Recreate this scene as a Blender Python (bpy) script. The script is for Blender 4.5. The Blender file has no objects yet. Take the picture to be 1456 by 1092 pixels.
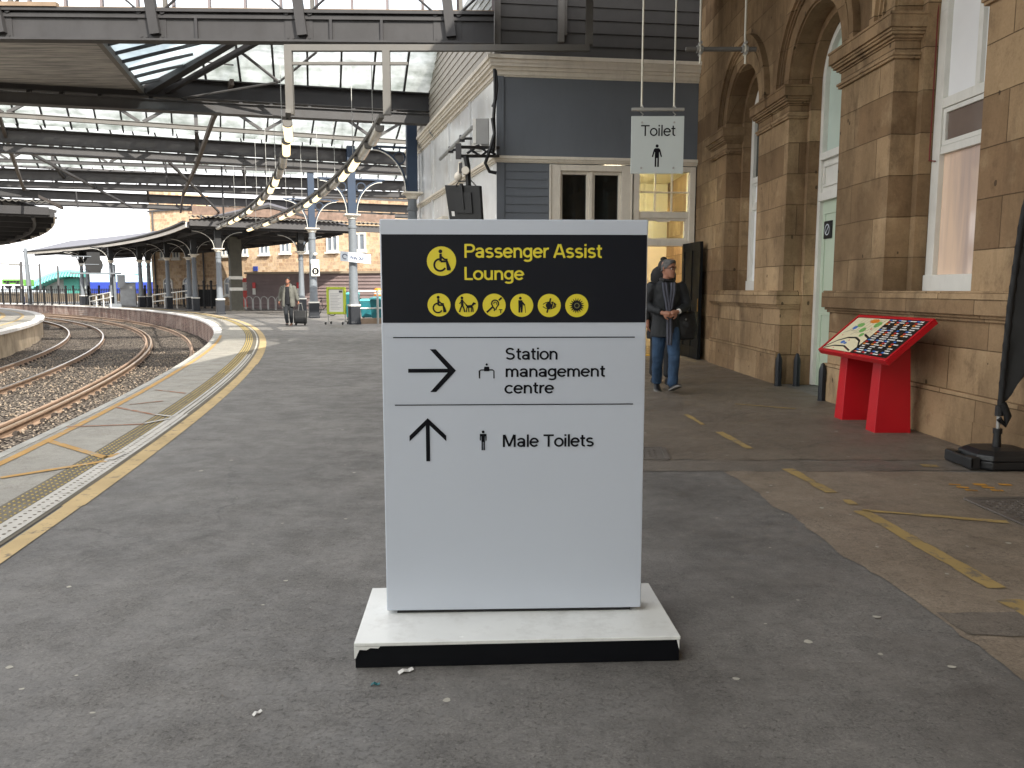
import bpy, bmesh, math, random
from mathutils import Vector, Matrix, noise
R = math.radians
rnd = random.Random(7)
S = bpy.context.scene
COL = S.collection
# ------------------------------------------------------------------ camera
F_PX, CXP, CYP, PITCH, EYE = 1135.0, 728.0, 546.0, R(6.76), 1.38
cam_data = bpy.data.cameras.new('camera')
cam_data.sensor_width = 36.0
cam_data.lens = F_PX / 1456 * 36
cam_data.clip_start = 0.05
cam_data.clip_end = 5000
cam = bpy.data.objects.new('camera', cam_data)
cam.location = (0, 0, EYE)
cam.rotation_euler = (R(90) - PITCH, 0, 0)
COL.objects.link(cam)
S.camera = cam
# ------------------------------------------------------------------ sky, sun, exposure
SUN_EL, SUN_AZ = R(36), R(146)          # azimuth clockwise from +Y
world = bpy.data.worlds.new('World')
S.world = world
world.use_nodes = True
wn, wl = world.node_tree.nodes, world.node_tree.links
wn.clear()
sky = wn.new('ShaderNodeTexSky')
sky.sky_type = 'NISHITA'
sky.sun_disc = False
sky.sun_elevation = SUN_EL
sky.sun_rotation = SUN_AZ
sky.dust_density = 4.0
sky.air_density = 1.0
hs = wn.new('ShaderNodeHueSaturation')
hs.inputs['Saturation'].default_value = 0.30
wl.new(sky.outputs[0], hs.inputs['Color'])
# broken cloud: pale veil over most of the sky
tc = wn.new('ShaderNodeTexCoord')
cn = wn.new('ShaderNodeTexNoise')
cn.inputs['Scale'].default_value = 3.0
cn.inputs['Detail'].default_value = 7.0
wl.new(tc.outputs['Generated'], cn.inputs['Vector'])
cr = wn.new('ShaderNodeValToRGB')
cr.color_ramp.elements[0].position = 0.34
cr.color_ramp.elements[1].position = 0.55
wl.new(cn.outputs['Fac'], cr.inputs['Fac'])
mixc = wn.new('ShaderNodeMix')
mixc.data_type = 'RGBA'
wl.new(cr.outputs['Color'], mixc.inputs[0])
wl.new(hs.outputs['Color'], mixc.inputs[6])
mixc.inputs[7].default_value = (9.6, 9.6, 9.8, 1)
bg = wn.new('ShaderNodeBackground')
bg.inputs['Strength'].default_value = 0.12
wl.new(mixc.outputs[2], bg.inputs['Color'])
wo = wn.new('ShaderNodeOutputWorld')
wl.new(bg.outputs[0], wo.inputs[0])
sun_data = bpy.data.lights.new('sun', 'SUN')
sun_data.energy = 3.6
sun_data.angle = R(0.5)
sun_data.color = (1.0, 0.94, 0.84)
sun = bpy.data.objects.new('sun', sun_data)
sd = Vector((math.sin(SUN_AZ) * math.cos(SUN_EL), math.cos(SUN_AZ) * math.cos(SUN_EL), math.sin(SUN_EL)))
sun.rotation_euler = sd.to_track_quat('Z', 'Y').to_euler()
sun.location = (30, -20, 40)
COL.objects.link(sun)
S.view_settings.view_transform = 'Standard'
S.view_settings.look = 'None'
S.view_settings.exposure = 1.2
S.view_settings.gamma = 1.0
S.render.engine = 'CYCLES'
S.cycles.max_bounces = 8
S.cycles.diffuse_bounces = 4
S.cycles.transparent_max_bounces = 12
S.cycles.use_denoising = True
S.cycles.sample_clamp_indirect = 8.0

# ------------------------------------------------------------------ placing helpers
_cp, _sp = math.cos(PITCH), math.sin(PITCH)
def _ray(px, py):
    u, v = (px - CXP) / F_PX, (CYP - py) / F_PX
    return Vector((u, _cp + v * _sp, v * _cp - _sp))
def gz(px, py, z=0.0):
    r = _ray(px, py); t = (z - EYE) / r.z
    return Vector((r.x * t, r.y * t, z))
def gy(px, py, Y):
    r = _ray(px, py); t = Y / r.y
    return Vector((r.x * t, Y, EYE + r.z * t))
def gplane(px, py, p, n):
    p = Vector(p); n = Vector(n); r = _ray(px, py)
    o = Vector((0, 0, EYE))
    return o + r * ((p - o).dot(n) / r.dot(n))
# the station lies on one long curve: angle a (degrees), metres outside the yellow line
AC, AR = Vector((-117.0, -13.3, 0)), 115.7
def arc(a, off, z=0.0):
    return Vector((AC.x + (AR + off) * math.cos(R(a)), AC.y + (AR + off) * math.sin(R(a)), z))
def arc_rot(a):
    return R(a)          # rotation whose local +x points outwards and +y along the curve

# ------------------------------------------------------------------ mesh building
class MB:
    def __init__(s): s.v = []; s.f = []; s.m = []; s.mi = 0
    def add(s, vs, fs):
        b = len(s.v); s.v += [Vector(p) for p in vs]
        for f in fs: s.f.append([b + i for i in f]); s.m.append(s.mi)
    def poly(s, pts): s.add(pts, [list(range(len(pts)))])
    def box(s, x0, x1, y0, y1, z0, z1):
        s.add([(x0,y0,z0),(x1,y0,z0),(x1,y1,z0),(x0,y1,z0),(x0,y0,z1),(x1,y0,z1),(x1,y1,z1),(x0,y1,z1)],
              [(0,3,2,1),(4,5,6,7),(0,1,5,4),(1,2,6,5),(2,3,7,6),(3,0,4,7)])
    def hexa(s, p8):
        s.add(p8, [(0,3,2,1),(4,5,6,7),(0,1,5,4),(1,2,6,5),(2,3,7,6),(3,0,4,7)])
    def beam(s, p, q, w, h, up=(0,0,1)):
        p, q, up = Vector(p), Vector(q), Vector(up)
        d = (q - p).normalized(); a = d.cross(up)
        if a.length < 1e-4: a = d.cross(Vector((1,0,0)))
        a.normalize(); b = a.cross(d).normalized(); a = a * (w / 2); b = b * (h / 2)
        s.hexa([p-a-b, p+a-b, q+a-b, q-a-b, p-a+b, p+a+b, q+a+b, q-a+b])
    def loft(s, rings, cap=True):
        n = len(rings[0]); b = len(s.v)
        for r in rings: s.v += [Vector(p) for p in r]
        for i in range(len(rings) - 1):
            for j in range(n):
                k = (j + 1) % n
                s.f.append([b+i*n+j, b+i*n+k, b+(i+1)*n+k, b+(i+1)*n+j]); s.m.append(s.mi)
        if cap:
            s.f.append([b + j for j in range(n)][::-1]); s.m.append(s.mi)
            e = b + (len(rings) - 1) * n
            s.f.append([e + j for j in range(n)]); s.m.append(s.mi)
    def tube(s, path, r, n=8, cap=True):
        path = [Vector(p) for p in path]
        rs = r if isinstance(r, (list, tuple)) else [r] * len(path)
        rings = []; prev = None
        for i, p in enumerate(path):
            d = (path[min(i+1, len(path)-1)] - path[max(i-1, 0)])
            d = d.normalized() if d.length > 1e-9 else Vector((0,0,1))
            if prev is None:
                a = d.cross(Vector((0,0,1)))
                if a.length < 1e-3: a = d.cross(Vector((0,1,0)))
            else: a = prev - d * prev.dot(d)
            a.normalize(); prev = a; b = d.cross(a)
            rings.append([p + (a * math.cos(t) + b * math.sin(t)) * rs[i] for t in [2*math.pi*j/n for j in range(n)]])
        s.loft(rings, cap)
    def lathe(s, prof, c=(0,0,0), n=16):
        c = Vector(c)
        s.loft([[c + Vector((r*math.cos(2*math.pi*j/n), r*math.sin(2*math.pi*j/n), z)) for j in range(n)] for r, z in prof])
    def sweep(s, prof, path, closed_prof=True):
        # prof: (a, b) with a along the horizontal right-hand normal of the path, b up
        path = [Vector(p) for p in path]; rings = []
        for i, p in enumerate(path):
            if i == 0: d = path[1] - p
            elif i == len(path) - 1: d = p - path[i-1]
            else: d = (path[i+1] - p).normalized() + (p - path[i-1]).normalized()
            d.z = 0; d.normalize(); a = Vector((d.y, -d.x, 0)); k = 1.0
            if 0 < i < len(path) - 1:
                e = (path[i+1] - p); e.z = 0; e.normalize(); k = 1.0 / max(0.3, d.dot(e))
            rings.append([p + a * (x * k) + Vector((0,0,z)) for x, z in prof])
        s.loft(rings, True)
    def ball(s, c, r, n=10, m=7):
        c = Vector(c); r = Vector(r) if isinstance(r, (tuple, list, Vector)) else Vector((r, r, r))
        rings = []
        for i in range(m + 1):
            t = math.pi * (0.04 + 0.92 * i / m)
            rings.append([c + Vector((r.x*math.sin(t)*math.cos(2*math.pi*j/n), r.y*math.sin(t)*math.sin(2*math.pi*j/n), -r.z*math.cos(t))) for j in range(n)])
        s.loft(rings)

WM = {}                                              # world matrix of everything linked
def _link(o, name, parent):
    COL.objects.link(o)
    if parent is not None:
        o.parent = parent
        WM[o.name] = WM[parent.name].copy()
    return o
def _props(o, label, cat, group, kind):
    if label: o['label'] = label
    if cat: o['category'] = cat
    if group: o['group'] = group
    if kind: o['kind'] = kind
def thing(name, label, cat, loc=(0,0,0), rotz=0.0, group=None, kind=None):
    o = bpy.data.objects.new(name, None)
    o.empty_display_size = 0.1
    o.location = loc; o.rotation_euler = (0, 0, rotz)
    COL.objects.link(o)
    WM[o.name] = Matrix.Translation(Vector(loc)) @ Matrix.Rotation(rotz, 4, 'Z')
    _props(o, label, cat, group, kind)
    return o
def part(name, mb, mat, parent=None, local=False, smooth=None, bevel=0, loc=None, label=None, cat=None, group=None, kind=None, recalc=True, mods=None):
    """one mesh object; vertices are given in the world frame unless local=True"""
    me = bpy.data.meshes.new(name)
    m = Matrix.Identity(4)
    if parent is not None and not local: m = WM[parent.name].inverted()
    if loc is not None: m = Matrix.Translation(-Vector(loc)) if not local else m
    me.from_pydata([tuple(m @ p) for p in mb.v], [], mb.f)
    for mt in (mat if isinstance(mat, (list, tuple)) else [mat]): me.materials.append(mt)
    if any(mb.m): me.polygons.foreach_set('material_index', mb.m)
    if recalc:
        bm = bmesh.new(); bm.from_mesh(me); bmesh.ops.recalc_face_normals(bm, faces=bm.faces); bm.to_mesh(me); bm.free()
    if smooth is not None:
        me.polygons.foreach_set('use_smooth', [True] * len(me.polygons))
        me.set_sharp_from_angle(angle=R(smooth))
    o = bpy.data.objects.new(name, me)
    if loc is not None: o.location = loc
    _link(o, name, parent)
    if parent is None: WM[o.name] = Matrix.Translation(Vector(loc)) if loc is not None else Matrix.Identity(4)
    if bevel:
        b = o.modifiers.new('bevel', 'BEVEL'); b.width = bevel; b.segments = 2; b.limit_method = 'ANGLE'; b.angle_limit = R(40)
    if mods: mods(o)
    _props(o, label, cat, group, kind)
    return o
def sub(name, parent, label=None):
    o = bpy.data.objects.new(name, None); o.empty_display_size = .1
    _link(o, name, parent); _props(o, label, None, None, None); return o
def struct(name, mb, mat, **k):
    return part(name, mb, mat, kind='structure', **k)
def copy_tree(o, parent=None):
    c = o.copy(); COL.objects.link(c)
    if parent is not None: c.parent = parent
    for ch in list(o.children): copy_tree(ch, c)
    return c
def place(o, loc, rotz, label, group=None):
    o.location = loc; o.rotation_euler = (0, 0, rotz); o['label'] = label
    if group: o['group'] = group
    WM[o.name] = Matrix.Translation(Vector(loc)) @ Matrix.Rotation(rotz, 4, 'Z')
    return o

# flat marks: lettering and pictograms laid on a surface
class Face:
    """a flat surface: origin o, unit right u, unit up w, outward normal n"""
    def __init__(s, o, u, w):
        s.o, s.u, s.w = Vector(o), Vector(u).normalized(), Vector(w).normalized(); s.n = s.u.cross(s.w)
    def at(s, x, y, lift=0.0): return s.o + s.u * x + s.w * y + s.n * lift
def ink(mb, face, prims, x=0, y=0, k=1.0, lift=0.002):
    for pi_, p in enumerate(prims):
        P = lambda a, b, z=lift + .00008*pi_: face.at(x + a * k, y + b * k, z)
        if p[0] == 'c':
            mb.poly([P(p[1] + p[3]*math.cos(t), p[2] + p[3]*math.sin(t)) for t in [2*math.pi*i/28 for i in range(28)]])
        elif p[0] == 'p': mb.poly([P(*q) for q in p[1]])
        elif p[0] == 'l':
            pts, w = p[1], p[2] / 2; L = []; Rr = []
            for i, q in enumerate(pts):
                a = pts[max(i-1, 0)]; b = pts[min(i+1, len(pts)-1)]
                dx, dy = b[0]-a[0], b[1]-a[1]; l = math.hypot(dx, dy) or 1; nx, ny = -dy/l, dx/l; kk = 1.0
                if 0 < i < len(pts)-1:
                    ex, ey = pts[i+1][0]-q[0], pts[i+1][1]-q[1]; el = math.hypot(ex, ey) or 1
                    kk = 1/max(.5, (ex*dx+ey*dy)/(el*l))
                L.append((q[0]+nx*w*kk, q[1]+ny*w*kk)); Rr.append((q[0]-nx*w*kk, q[1]-ny*w*kk))
            for i in range(len(pts)-1): mb.poly([P(*Rr[i]), P(*Rr[i+1]), P(*L[i+1]), P(*L[i])])
        elif p[0] == 'a':   # arc stroke: cx cy r width a0 a1
            _, cx, cy, r, w, a0, a1 = p; n = max(6, int(abs(a1-a0)/9))
            A = [R(a0+(a1-a0)*i/n) for i in range(n+1)]
            for i in range(n):
                mb.poly([P(cx+(r-w/2)*math.cos(A[i]), cy+(r-w/2)*math.sin(A[i])), P(cx+(r+w/2)*math.cos(A[i]), cy+(r+w/2)*math.sin(A[i])),
                         P(cx+(r+w/2)*math.cos(A[i+1]), cy+(r+w/2)*math.sin(A[i+1])), P(cx+(r-w/2)*math.cos(A[i+1]), cy+(r-w/2)*math.sin(A[i+1]))])
# monoline station lettering: strokes in em units (cap height .72, x-height .53)
def _glyphs():
    o = ('e',.255,.265,.20,.2225)
    def E(cx,cy,rx,ry,a0,a1): return ('e',cx,cy,rx,ry,a0,a1)
    Lf = lambda *p: ('l',list(p))
    return {
     'o':(.51,[E(.255,.265,.20,.2225,0,360)]), 'n':(.52,[Lf((.10,0),(.10,.53)),E(.26,.30,.16,.185,180,0),Lf((.42,.30),(.42,0))]),
     'm':(.76,[Lf((.10,0),(.10,.53)),E(.24,.30,.14,.185,180,0),Lf((.38,.30),(.38,0)),E(.52,.30,.14,.185,180,0),Lf((.66,.30),(.66,0))]),
     'u':(.52,[Lf((.10,.53),(.10,.23)),E(.26,.23,.16,.185,180,360),Lf((.42,0),(.42,.53))]),
     'a':(.50,[Lf((.395,0),(.395,.36)),E(.235,.355,.16,.13,-2,165),E(.225,.16,.145,.1125,0,360),Lf((.225,.2725),(.395,.30))]),
     's':(.47,[E(.235,.378,.145,.108,32,270),E(.235,.157,.155,.1125,90,-148)]), 'e':(.50,[E(.25,.265,.195,.2225,2,322),Lf((.06,.275),(.44,.275))]),
     'g':(.52,[E(.24,.28,.175,.205,0,360),Lf((.415,.53),(.415,-.05)),E(.24,-.05,.175,.11,0,-152)]),
     'r':(.33,[Lf((.10,0),(.10,.53)),E(.275,.285,.175,.20,180,78)]), 'i':(.20,[Lf((.10,0),(.10,.53)),Lf((.10,.625),(.10,.73))]), 'l':(.20,[Lf((.10,0),(.10,.73))]),
     't':(.32,[Lf((.145,.14),(.145,.68)),E(.255,.14,.11,.0925,180,285),Lf((.03,.487),(.29,.487))]), 'c':(.48,[E(.255,.265,.20,.2225,42,318)]),
     'P':(.60,[Lf((.12,0),(.12,.72)),Lf((.12,.6725),(.36,.6725)),E(.36,.50,.175,.1725,90,-90),Lf((.36,.3275),(.12,.3275))]),
     'A':(.62,[Lf((.055,0),(.285,.72)),Lf((.565,0),(.335,.72)),Lf((.14,.215),(.48,.215))]), 'L':(.50,[Lf((.12,0),(.12,.72)),Lf((.12,.0475),(.47,.0475))]),
     'S':(.62,[E(.305,.52,.185,.155,25,270),E(.305,.207,.20,.158,90,-155)]), 'M':(.80,[Lf((.12,0),(.12,.72)),Lf((.68,0),(.68,.72)),Lf((.145,.72),(.40,.04)),Lf((.655,.72),(.40,.04))]),
     'T':(.60,[Lf((.03,.6725),(.57,.6725)),Lf((.30,0),(.30,.66))]), 'B':(.62,[Lf((.12,0),(.12,.72)),Lf((.12,.6725),(.34,.6725)),E(.34,.525,.15,.1475,90,-90),Lf((.12,.3775),(.36,.3775)),E(.36,.2125,.17,.165,90,-90),Lf((.36,.0475),(.12,.0475))]),
     'W':(.88,[Lf((.05,.72),(.23,.02)),Lf((.23,.02),(.44,.70)),Lf((.44,.70),(.65,.02)),Lf((.65,.02),(.83,.72))]), 'y':(.48,[Lf((.05,.53),(.245,.02)),Lf((.44,.53),(.20,-.12)),Lf((.20,-.14),(.06,-.15))]), ' ':(.24,[])}
GLY = _glyphs()
def text(mb, face, string, x, y, width, xheight=None, lift=.002, bold=0.0, height=None, pen=.103, track=-.020):
    """string set to a given width with its left end at x and baseline at y; height = cap height"""
    adv = sum(GLY[c][0]+track for c in string)-track; k = 0
    lead = .05; sx = width/(adv-2*lead); sy = sx if height is None else height/.72
    cx = -lead; w = (pen+bold)/2
    for c in string:
        a, prims = GLY[c]
        for p in prims:
            k += 1; z = lift + .00006*(k % 9)
            if p[0] == 'l':
                (x0,y0),(x1,y1) = p[1]; dx, dy = x1-x0, y1-y0; l = math.hypot(dx,dy); nx, ny = -dy/l*w, dx/l*w
                q = [(x0-nx,y0-ny),(x1-nx,y1-ny),(x1+nx,y1+ny),(x0+nx,y0+ny)]
                mb.poly([face.at(x+(cx+u)*sx, y+v*sy, z) for u, v in q])
            else:
                _, ex, ey, rx, ry, a0, a1 = p; n = max(6, int(abs(a1-a0)/10)); b = len(mb.v)
                for i in range(n+1):
                    t = R(a0+(a1-a0)*i/n); ct, st = math.cos(t), math.sin(t)
                    mb.v.append(face.at(x+(cx+ex+(rx-w)*ct)*sx, y+(ey+(ry-w)*st)*sy, z)); mb.v.append(face.at(x+(cx+ex+(rx+w)*ct)*sx, y+(ey+(ry+w)*st)*sy, z))
                for i in range(n):
                    f = [b+2*i, b+2*i+1, b+2*i+3, b+2*i+2]
                    mb.f.append(f if a1 > a0 else f[::-1]); mb.m.append(0)
        cx += a + track
# ------------------------------------------------------------------ materials
def lin(c):
    return tuple((x/255/12.92 if x/255 <= 0.04045 else ((x/255+0.055)/1.055)**2.4) for x in c)
class NT:
    """small helper for writing node trees"""
    def __init__(s, name):
        s.mat = bpy.data.materials.new(name); s.mat.use_nodes = True
        s.t = s.mat.node_tree; s.n = s.t.nodes; s.l = s.t.links
        s.b = s.n['Principled BSDF']; s.tc = s.n.new('ShaderNodeTexCoord').outputs['Object']
    def set(s, sock, val):
        if isinstance(val, bpy.types.NodeSocket): s.l.new(val, sock)
        elif isinstance(val, (tuple, list)) and len(val) == 3 and sock.type == 'RGBA': sock.default_value = (*val, 1)
        else: sock.default_value = val
    def math(s, op, a, b=0.0, c=None, clamp=False):
        n = s.n.new('ShaderNodeMath'); n.operation = op; n.use_clamp = clamp
        s.set(n.inputs[0], a); s.set(n.inputs[1], b)
        if c is not None: s.set(n.inputs[2], c)
        return n.outputs[0]
    def mix(s, f, a, b, mode='MIX'):
        n = s.n.new('ShaderNodeMix'); n.data_type = 'RGBA'; n.blend_type = mode
        s.set(n.inputs[0], f); s.set(n.inputs[6], a); s.set(n.inputs[7], b); return n.outputs[2]
    def xyz(s, v=None):
        n = s.n.new('ShaderNodeSeparateXYZ'); s.l.new(v or s.tc, n.inputs[0]); return n.outputs
    def vec(s, x, y, z):
        n = s.n.new('ShaderNodeCombineXYZ'); s.set(n.inputs[0], x); s.set(n.inputs[1], y); s.set(n.inputs[2], z); return n.outputs[0]
    def scale(s, v, k):
        n = s.n.new('ShaderNodeVectorMath'); n.operation = 'MULTIPLY'; s.l.new(v or s.tc, n.inputs[0]); n.inputs[1].default_value = k; return n.outputs[0]
    def noise(s, scale, detail=4, rough=.55, v=None, out='Fac', dist=0):
        n = s.n.new('ShaderNodeTexNoise'); n.inputs['Scale'].default_value = scale; n.inputs['Detail'].default_value = detail
        n.inputs['Roughness'].default_value = rough; n.inputs['Distortion'].default_value = dist
        s.l.new(v or s.tc, n.inputs['Vector']); return n.outputs[out]
    def voro(s, scale, v=None, feature='F1', out='Distance', rand=1.0):
        n = s.n.new('ShaderNodeTexVoronoi'); n.feature = feature; n.inputs['Scale'].default_value = scale; n.inputs['Randomness'].default_value = rand
        s.l.new(v or s.tc, n.inputs['Vector']); return n.outputs[out]
    def ramp(s, f, p0, p1, c0=(0,0,0), c1=(1,1,1)):
        n = s.n.new('ShaderNodeValToRGB'); s.l.new(f, n.inputs[0]); e = n.color_ramp.elements
        e[0].position = p0; e[1].position = p1; e[0].color = (*c0, 1); e[1].color = (*c1, 1); return n.outputs[0]
    def bump(s, h, strength=.3, dist=.01, prev=None):
        n = s.n.new('ShaderNodeBump'); n.inputs['Strength'].default_value = strength; n.inputs['Distance'].default_value = dist
        s.l.new(h, n.inputs['Height'])
        if prev is not None: s.l.new(prev, n.inputs['Normal'])
        return n.outputs[0]
    def out(s, color=None, rough=None, normal=None, metal=None, spec=None):
        if color is not None: s.set(s.b.inputs['Base Color'], color)
        if rough is not None: s.set(s.b.inputs['Roughness'], rough)
        if normal is not None: s.l.new(normal, s.b.inputs['Normal'])
        if metal is not None: s.set(s.b.inputs['Metallic'], metal)
        if spec is not None: s.set(s.b.inputs['Specular IOR Level'], spec)
        return s.mat
_mc = {}
def M(name, srgb, rough=.55, metal=0.0, var=.12, vs=3.0, bump=.08, bs=60.0, spec=.5, grime=0.0, grime_col=(58,50,42)):
    """plain painted / plastic / metal surface with uneven tone, grime and fine relief"""
    if name in _mc: return _mc[name]
    t = NT(name); c = lin(srgb)
    lo = tuple(max(0, x*(1-var)) for x in c); hi = tuple(min(1, x*(1+var)) for x in c)
    col = t.ramp(t.noise(vs, 6, .6), .3, .7, lo, hi)
    if grime:
        g = t.math('MULTIPLY', t.ramp(t.noise(vs*2.3, 8, .7, t.scale(None, (1, 1, .35))), .5, .75), grime)
        col = t.mix(g, col, lin(grime_col))
    rr = t.math('ADD', t.math('MULTIPLY', t.noise(vs*1.7, 4), .25), rough - .12, clamp=True)
    nrm = t.bump(t.noise(bs, 3), bump, .004) if bump else None
    _mc[name] = t.out(col, rr, nrm, metal, spec); return _mc[name]

def m_stone(name, hot=1.0):
    t = NT(name); x = t.xyz(); u = t.math('ADD', x[0], x[1])
    wob = t.math('MULTIPLY', t.math('SUBTRACT', t.noise(1.3, 3), .5), .02)
    v = t.vec(u, t.math('ADD', x[2], wob), 0.0)
    b = t.n.new('ShaderNodeTexBrick'); t.l.new(v, b.inputs['Vector'])
    b.offset = .5; b.offset_frequency = 2; b.squash = 1.0
    b.inputs['Scale'].default_value = 1.0; b.inputs['Mortar Size'].default_value = .0055; b.inputs['Mortar Smooth'].default_value = .3
    b.inputs['Bias'].default_value = 0.0; b.inputs['Brick Width'].default_value = 1.12; b.inputs['Row Height'].default_value = .43
    b.inputs['Color1'].default_value = (*lin((212,182,143)), 1); b.inputs['Color2'].default_value = (*lin((138,110,82)), 1)
    b.inputs['Mortar'].default_value = (*lin((92,74,54)), 1)
    big = t.ramp(t.noise(.9, 6, .62, v=t.scale(None, (1,1,.6))), .36, .68)
    col = t.mix(t.math('MULTIPLY', big, .6), b.outputs['Color'], lin((140,116,86)))
    pale = t.ramp(t.noise(2.6, 5, .6), .55, .75)
    col = t.mix(t.math('MULTIPLY', pale, .45), col, lin((212,188,150)))
    soot = t.ramp(t.noise(1.6, 7, .68, v=t.scale(None, (1.0,1.0,.22))), .50, .72)
    col = t.mix(t.math('MULTIPLY', soot, .66), col, lin((66,54,42)))
    broad = t.ramp(t.noise(.42, 6, .66, v=t.scale(None, (1.0,1.0,.75))), .47, .66)
    col = t.mix(t.math('MULTIPLY', broad, .72), col, lin((92,74,54)))
    bid = t.ramp(t.noise(.9, 2, .5, v=t.scale(b.outputs['Color'], (37,53,71))), .35, .65)
    col = t.mix(t.math('MULTIPLY', bid, .30), col, lin((104,84,62)))
    blot = t.ramp(t.noise(4.2, 7, .75, v=t.scale(None, (1,1,.7))), .52, .66)
    col = t.mix(t.math('MULTIPLY', blot, .38), col, lin((78,62,46)))
    fine = t.noise(38, 6, .7)
    col = t.mix(.3, col, t.ramp(fine, .3, .75, (.35,.33,.3), (1.0,.98,.95)), 'MULTIPLY')
    # sparse old fixing holes
    hv = t.scale(None, (4.6,4.6,3.0)); hole = t.voro(1.0, hv); gate = t.math('GREATER_THAN', t.xyz(t.voro(1.0, hv, out='Color'))[0], .45)
    hl = t.math('MULTIPLY', t.math('LESS_THAN', hole, t.math('MULTIPLY_ADD', t.noise(20, 2), .10, .035)), gate)
    col = t.mix(t.math('MULTIPLY', hl, .75), col, lin((52,42,32)))
    h = t.math('ADD', t.math('MULTIPLY', b.outputs['Fac'], -.8), t.math('ADD', t.math('MULTIPLY', fine, .35), t.math('MULTIPLY', hl, -.8)))
    nrm = t.bump(h, .8, .016)
    return t.out(col, .88, nrm, spec=.25)
def m_asphalt(name, base, light, speck, brown=0.0):
    t = NT(name)
    big = t.noise(.35, 5, .6); mid = t.noise(1.4, 6, .65); st = t.noise(2.2, 6, .7, t.scale(None, (.5,2.2,1)))
    col = t.ramp(t.math('ADD', t.math('MULTIPLY', big, .42), t.math('ADD', t.math('MULTIPLY', mid, .24), t.math('MULTIPLY', t.noise(9, 6, .8), .40))), .38, .68, lin(base), lin(light))
    gr = t.noise(105, 5, .8); coarse = t.noise(48, 6, .85)
    open_ = t.ramp(t.noise(3.1, 6, .7), .42, .62)                      # patches where the stone shows, others polished smooth
    col = t.mix(t.math('MULTIPLY_ADD', open_, .4, .45), col, t.ramp(gr, .32, .68, (.42,.42,.41), (1.3,1.29,1.27)), 'MULTIPLY')
    pits = t.ramp(coarse, .34, .46, (1,1,1), (0,0,0))
    col = t.mix(t.math('MULTIPLY', pits, t.math('MULTIPLY_ADD', open_, .62, .2)), col, tuple(.30*x for x in lin(base)))
    vz = t.voro(150, out='Color'); sp = t.math('GREATER_THAN', t.xyz(vz)[0], .985)
    col = t.mix(t.math('MULTIPLY', sp, .18), col, lin(speck))
    sp2 = t.ramp(t.noise(.85, 7, .75, dist=.6), .58, .70)              # old spills and worn walking lines
    col = t.mix(t.math('MULTIPLY', sp2, .26), col, tuple(.5*x for x in lin(base)))
    drips = t.ramp(t.voro(1.9, feature='F1'), .03, .085, (1,1,1), (0,0,0))
    dg = t.math('GREATER_THAN', t.xyz(t.voro(1.9, out='Color'))[1], .72)
    col = t.mix(t.math('MULTIPLY', t.math('MULTIPLY', drips, dg), .38), col, tuple(.4*x for x in lin(base)))
    wobv = t.n.new('ShaderNodeVectorMath'); wobv.operation = 'ADD'; t.l.new(t.tc, wobv.inputs[0])
    t.l.new(t.scale(t.noise(2.5, 5, .7, out='Color'), (.5,.5,0)), wobv.inputs[1])
    cr = t.math('LESS_THAN', t.voro(.33, wobv.outputs[0], feature='DISTANCE_TO_EDGE'), .003)
    crm = t.math('MULTIPLY', cr, t.ramp(t.noise(.5, 3), .48, .58))
    col = t.mix(t.math('MULTIPLY', crm, .35), col, tuple(.35*x for x in lin(base)))
    nrm = t.bump(t.math('ADD', t.math('MULTIPLY', gr, t.math('MULTIPLY_ADD', open_, .8, .2)), t.math('ADD', t.math('MULTIPLY', pits, -.8), t.math('MULTIPLY', crm, -1.0))), .5, .006)
    rr = t.ramp(t.math('ADD', t.math('MULTIPLY', mid, .6), t.math('MULTIPLY', open_, .25)), .30, .7, (.48,)*3, (.82,)*3)
    return t.out(col, rr, nrm, spec=.4)
def m_ballast(name):
    t = NT(name); c = t.voro(21, out='Color'); d = t.voro(21); x = t.xyz(c)
    col = t.ramp(x[0], .05, .95, lin((88,80,74)), lin((160,148,136)))
    col = t.mix(t.math('GREATER_THAN', x[1], .82), col, lin((180,168,150)))
    big = t.ramp(t.noise(.55, 5, .6), .40, .66)
    col = t.mix(t.math('MULTIPLY', big, .45), col, lin((88,78,70)))
    col = t.mix(t.ramp(d, .35, .62), col, lin((22,18,16)))
    nrm = t.bump(t.math('MULTIPLY', d, -1.0), 1.0, .06)
    return t.out(col, .9, nrm, spec=.2)
def m_brick(name, c1, c2, mortar, bw=.225, rh=.075, stain=.5, ms=.01):
    t = NT(name); x = t.xyz(); g = t.n.new('ShaderNodeNewGeometry')
    u = t.math('ADD', x[0], x[1]); v = t.vec(u, x[2], 0.0)
    b = t.n.new('ShaderNodeTexBrick'); t.l.new(v, b.inputs['Vector']); b.inputs['Scale'].default_value = 1
    b.inputs['Mortar Size'].default_value = ms; b.inputs['Brick Width'].default_value = bw; b.inputs['Row Height'].default_value = rh
    b.inputs['Color1'].default_value = (*lin(c1), 1); b.inputs['Color2'].default_value = (*lin(c2), 1); b.inputs['Mortar'].default_value = (*lin(mortar), 1)
    n = t.ramp(t.noise(1.1, 7, .7, t.scale(None, (1,1,.5))), .42, .7)
    col = t.mix(t.math('MULTIPLY', n, stain), b.outputs['Color'], lin((196,180,168)))
    n2 = t.ramp(t.noise(2.7, 6, .7), .5, .75)
    col = t.mix(t.math('MULTIPLY', n2, .5), col, tuple(.45*a for a in lin(c2)))
    return t.out(col, .9, t.bump(t.math('MULTIPLY', b.outputs['Fac'], -1.0), .5, .01), spec=.2)
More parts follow.
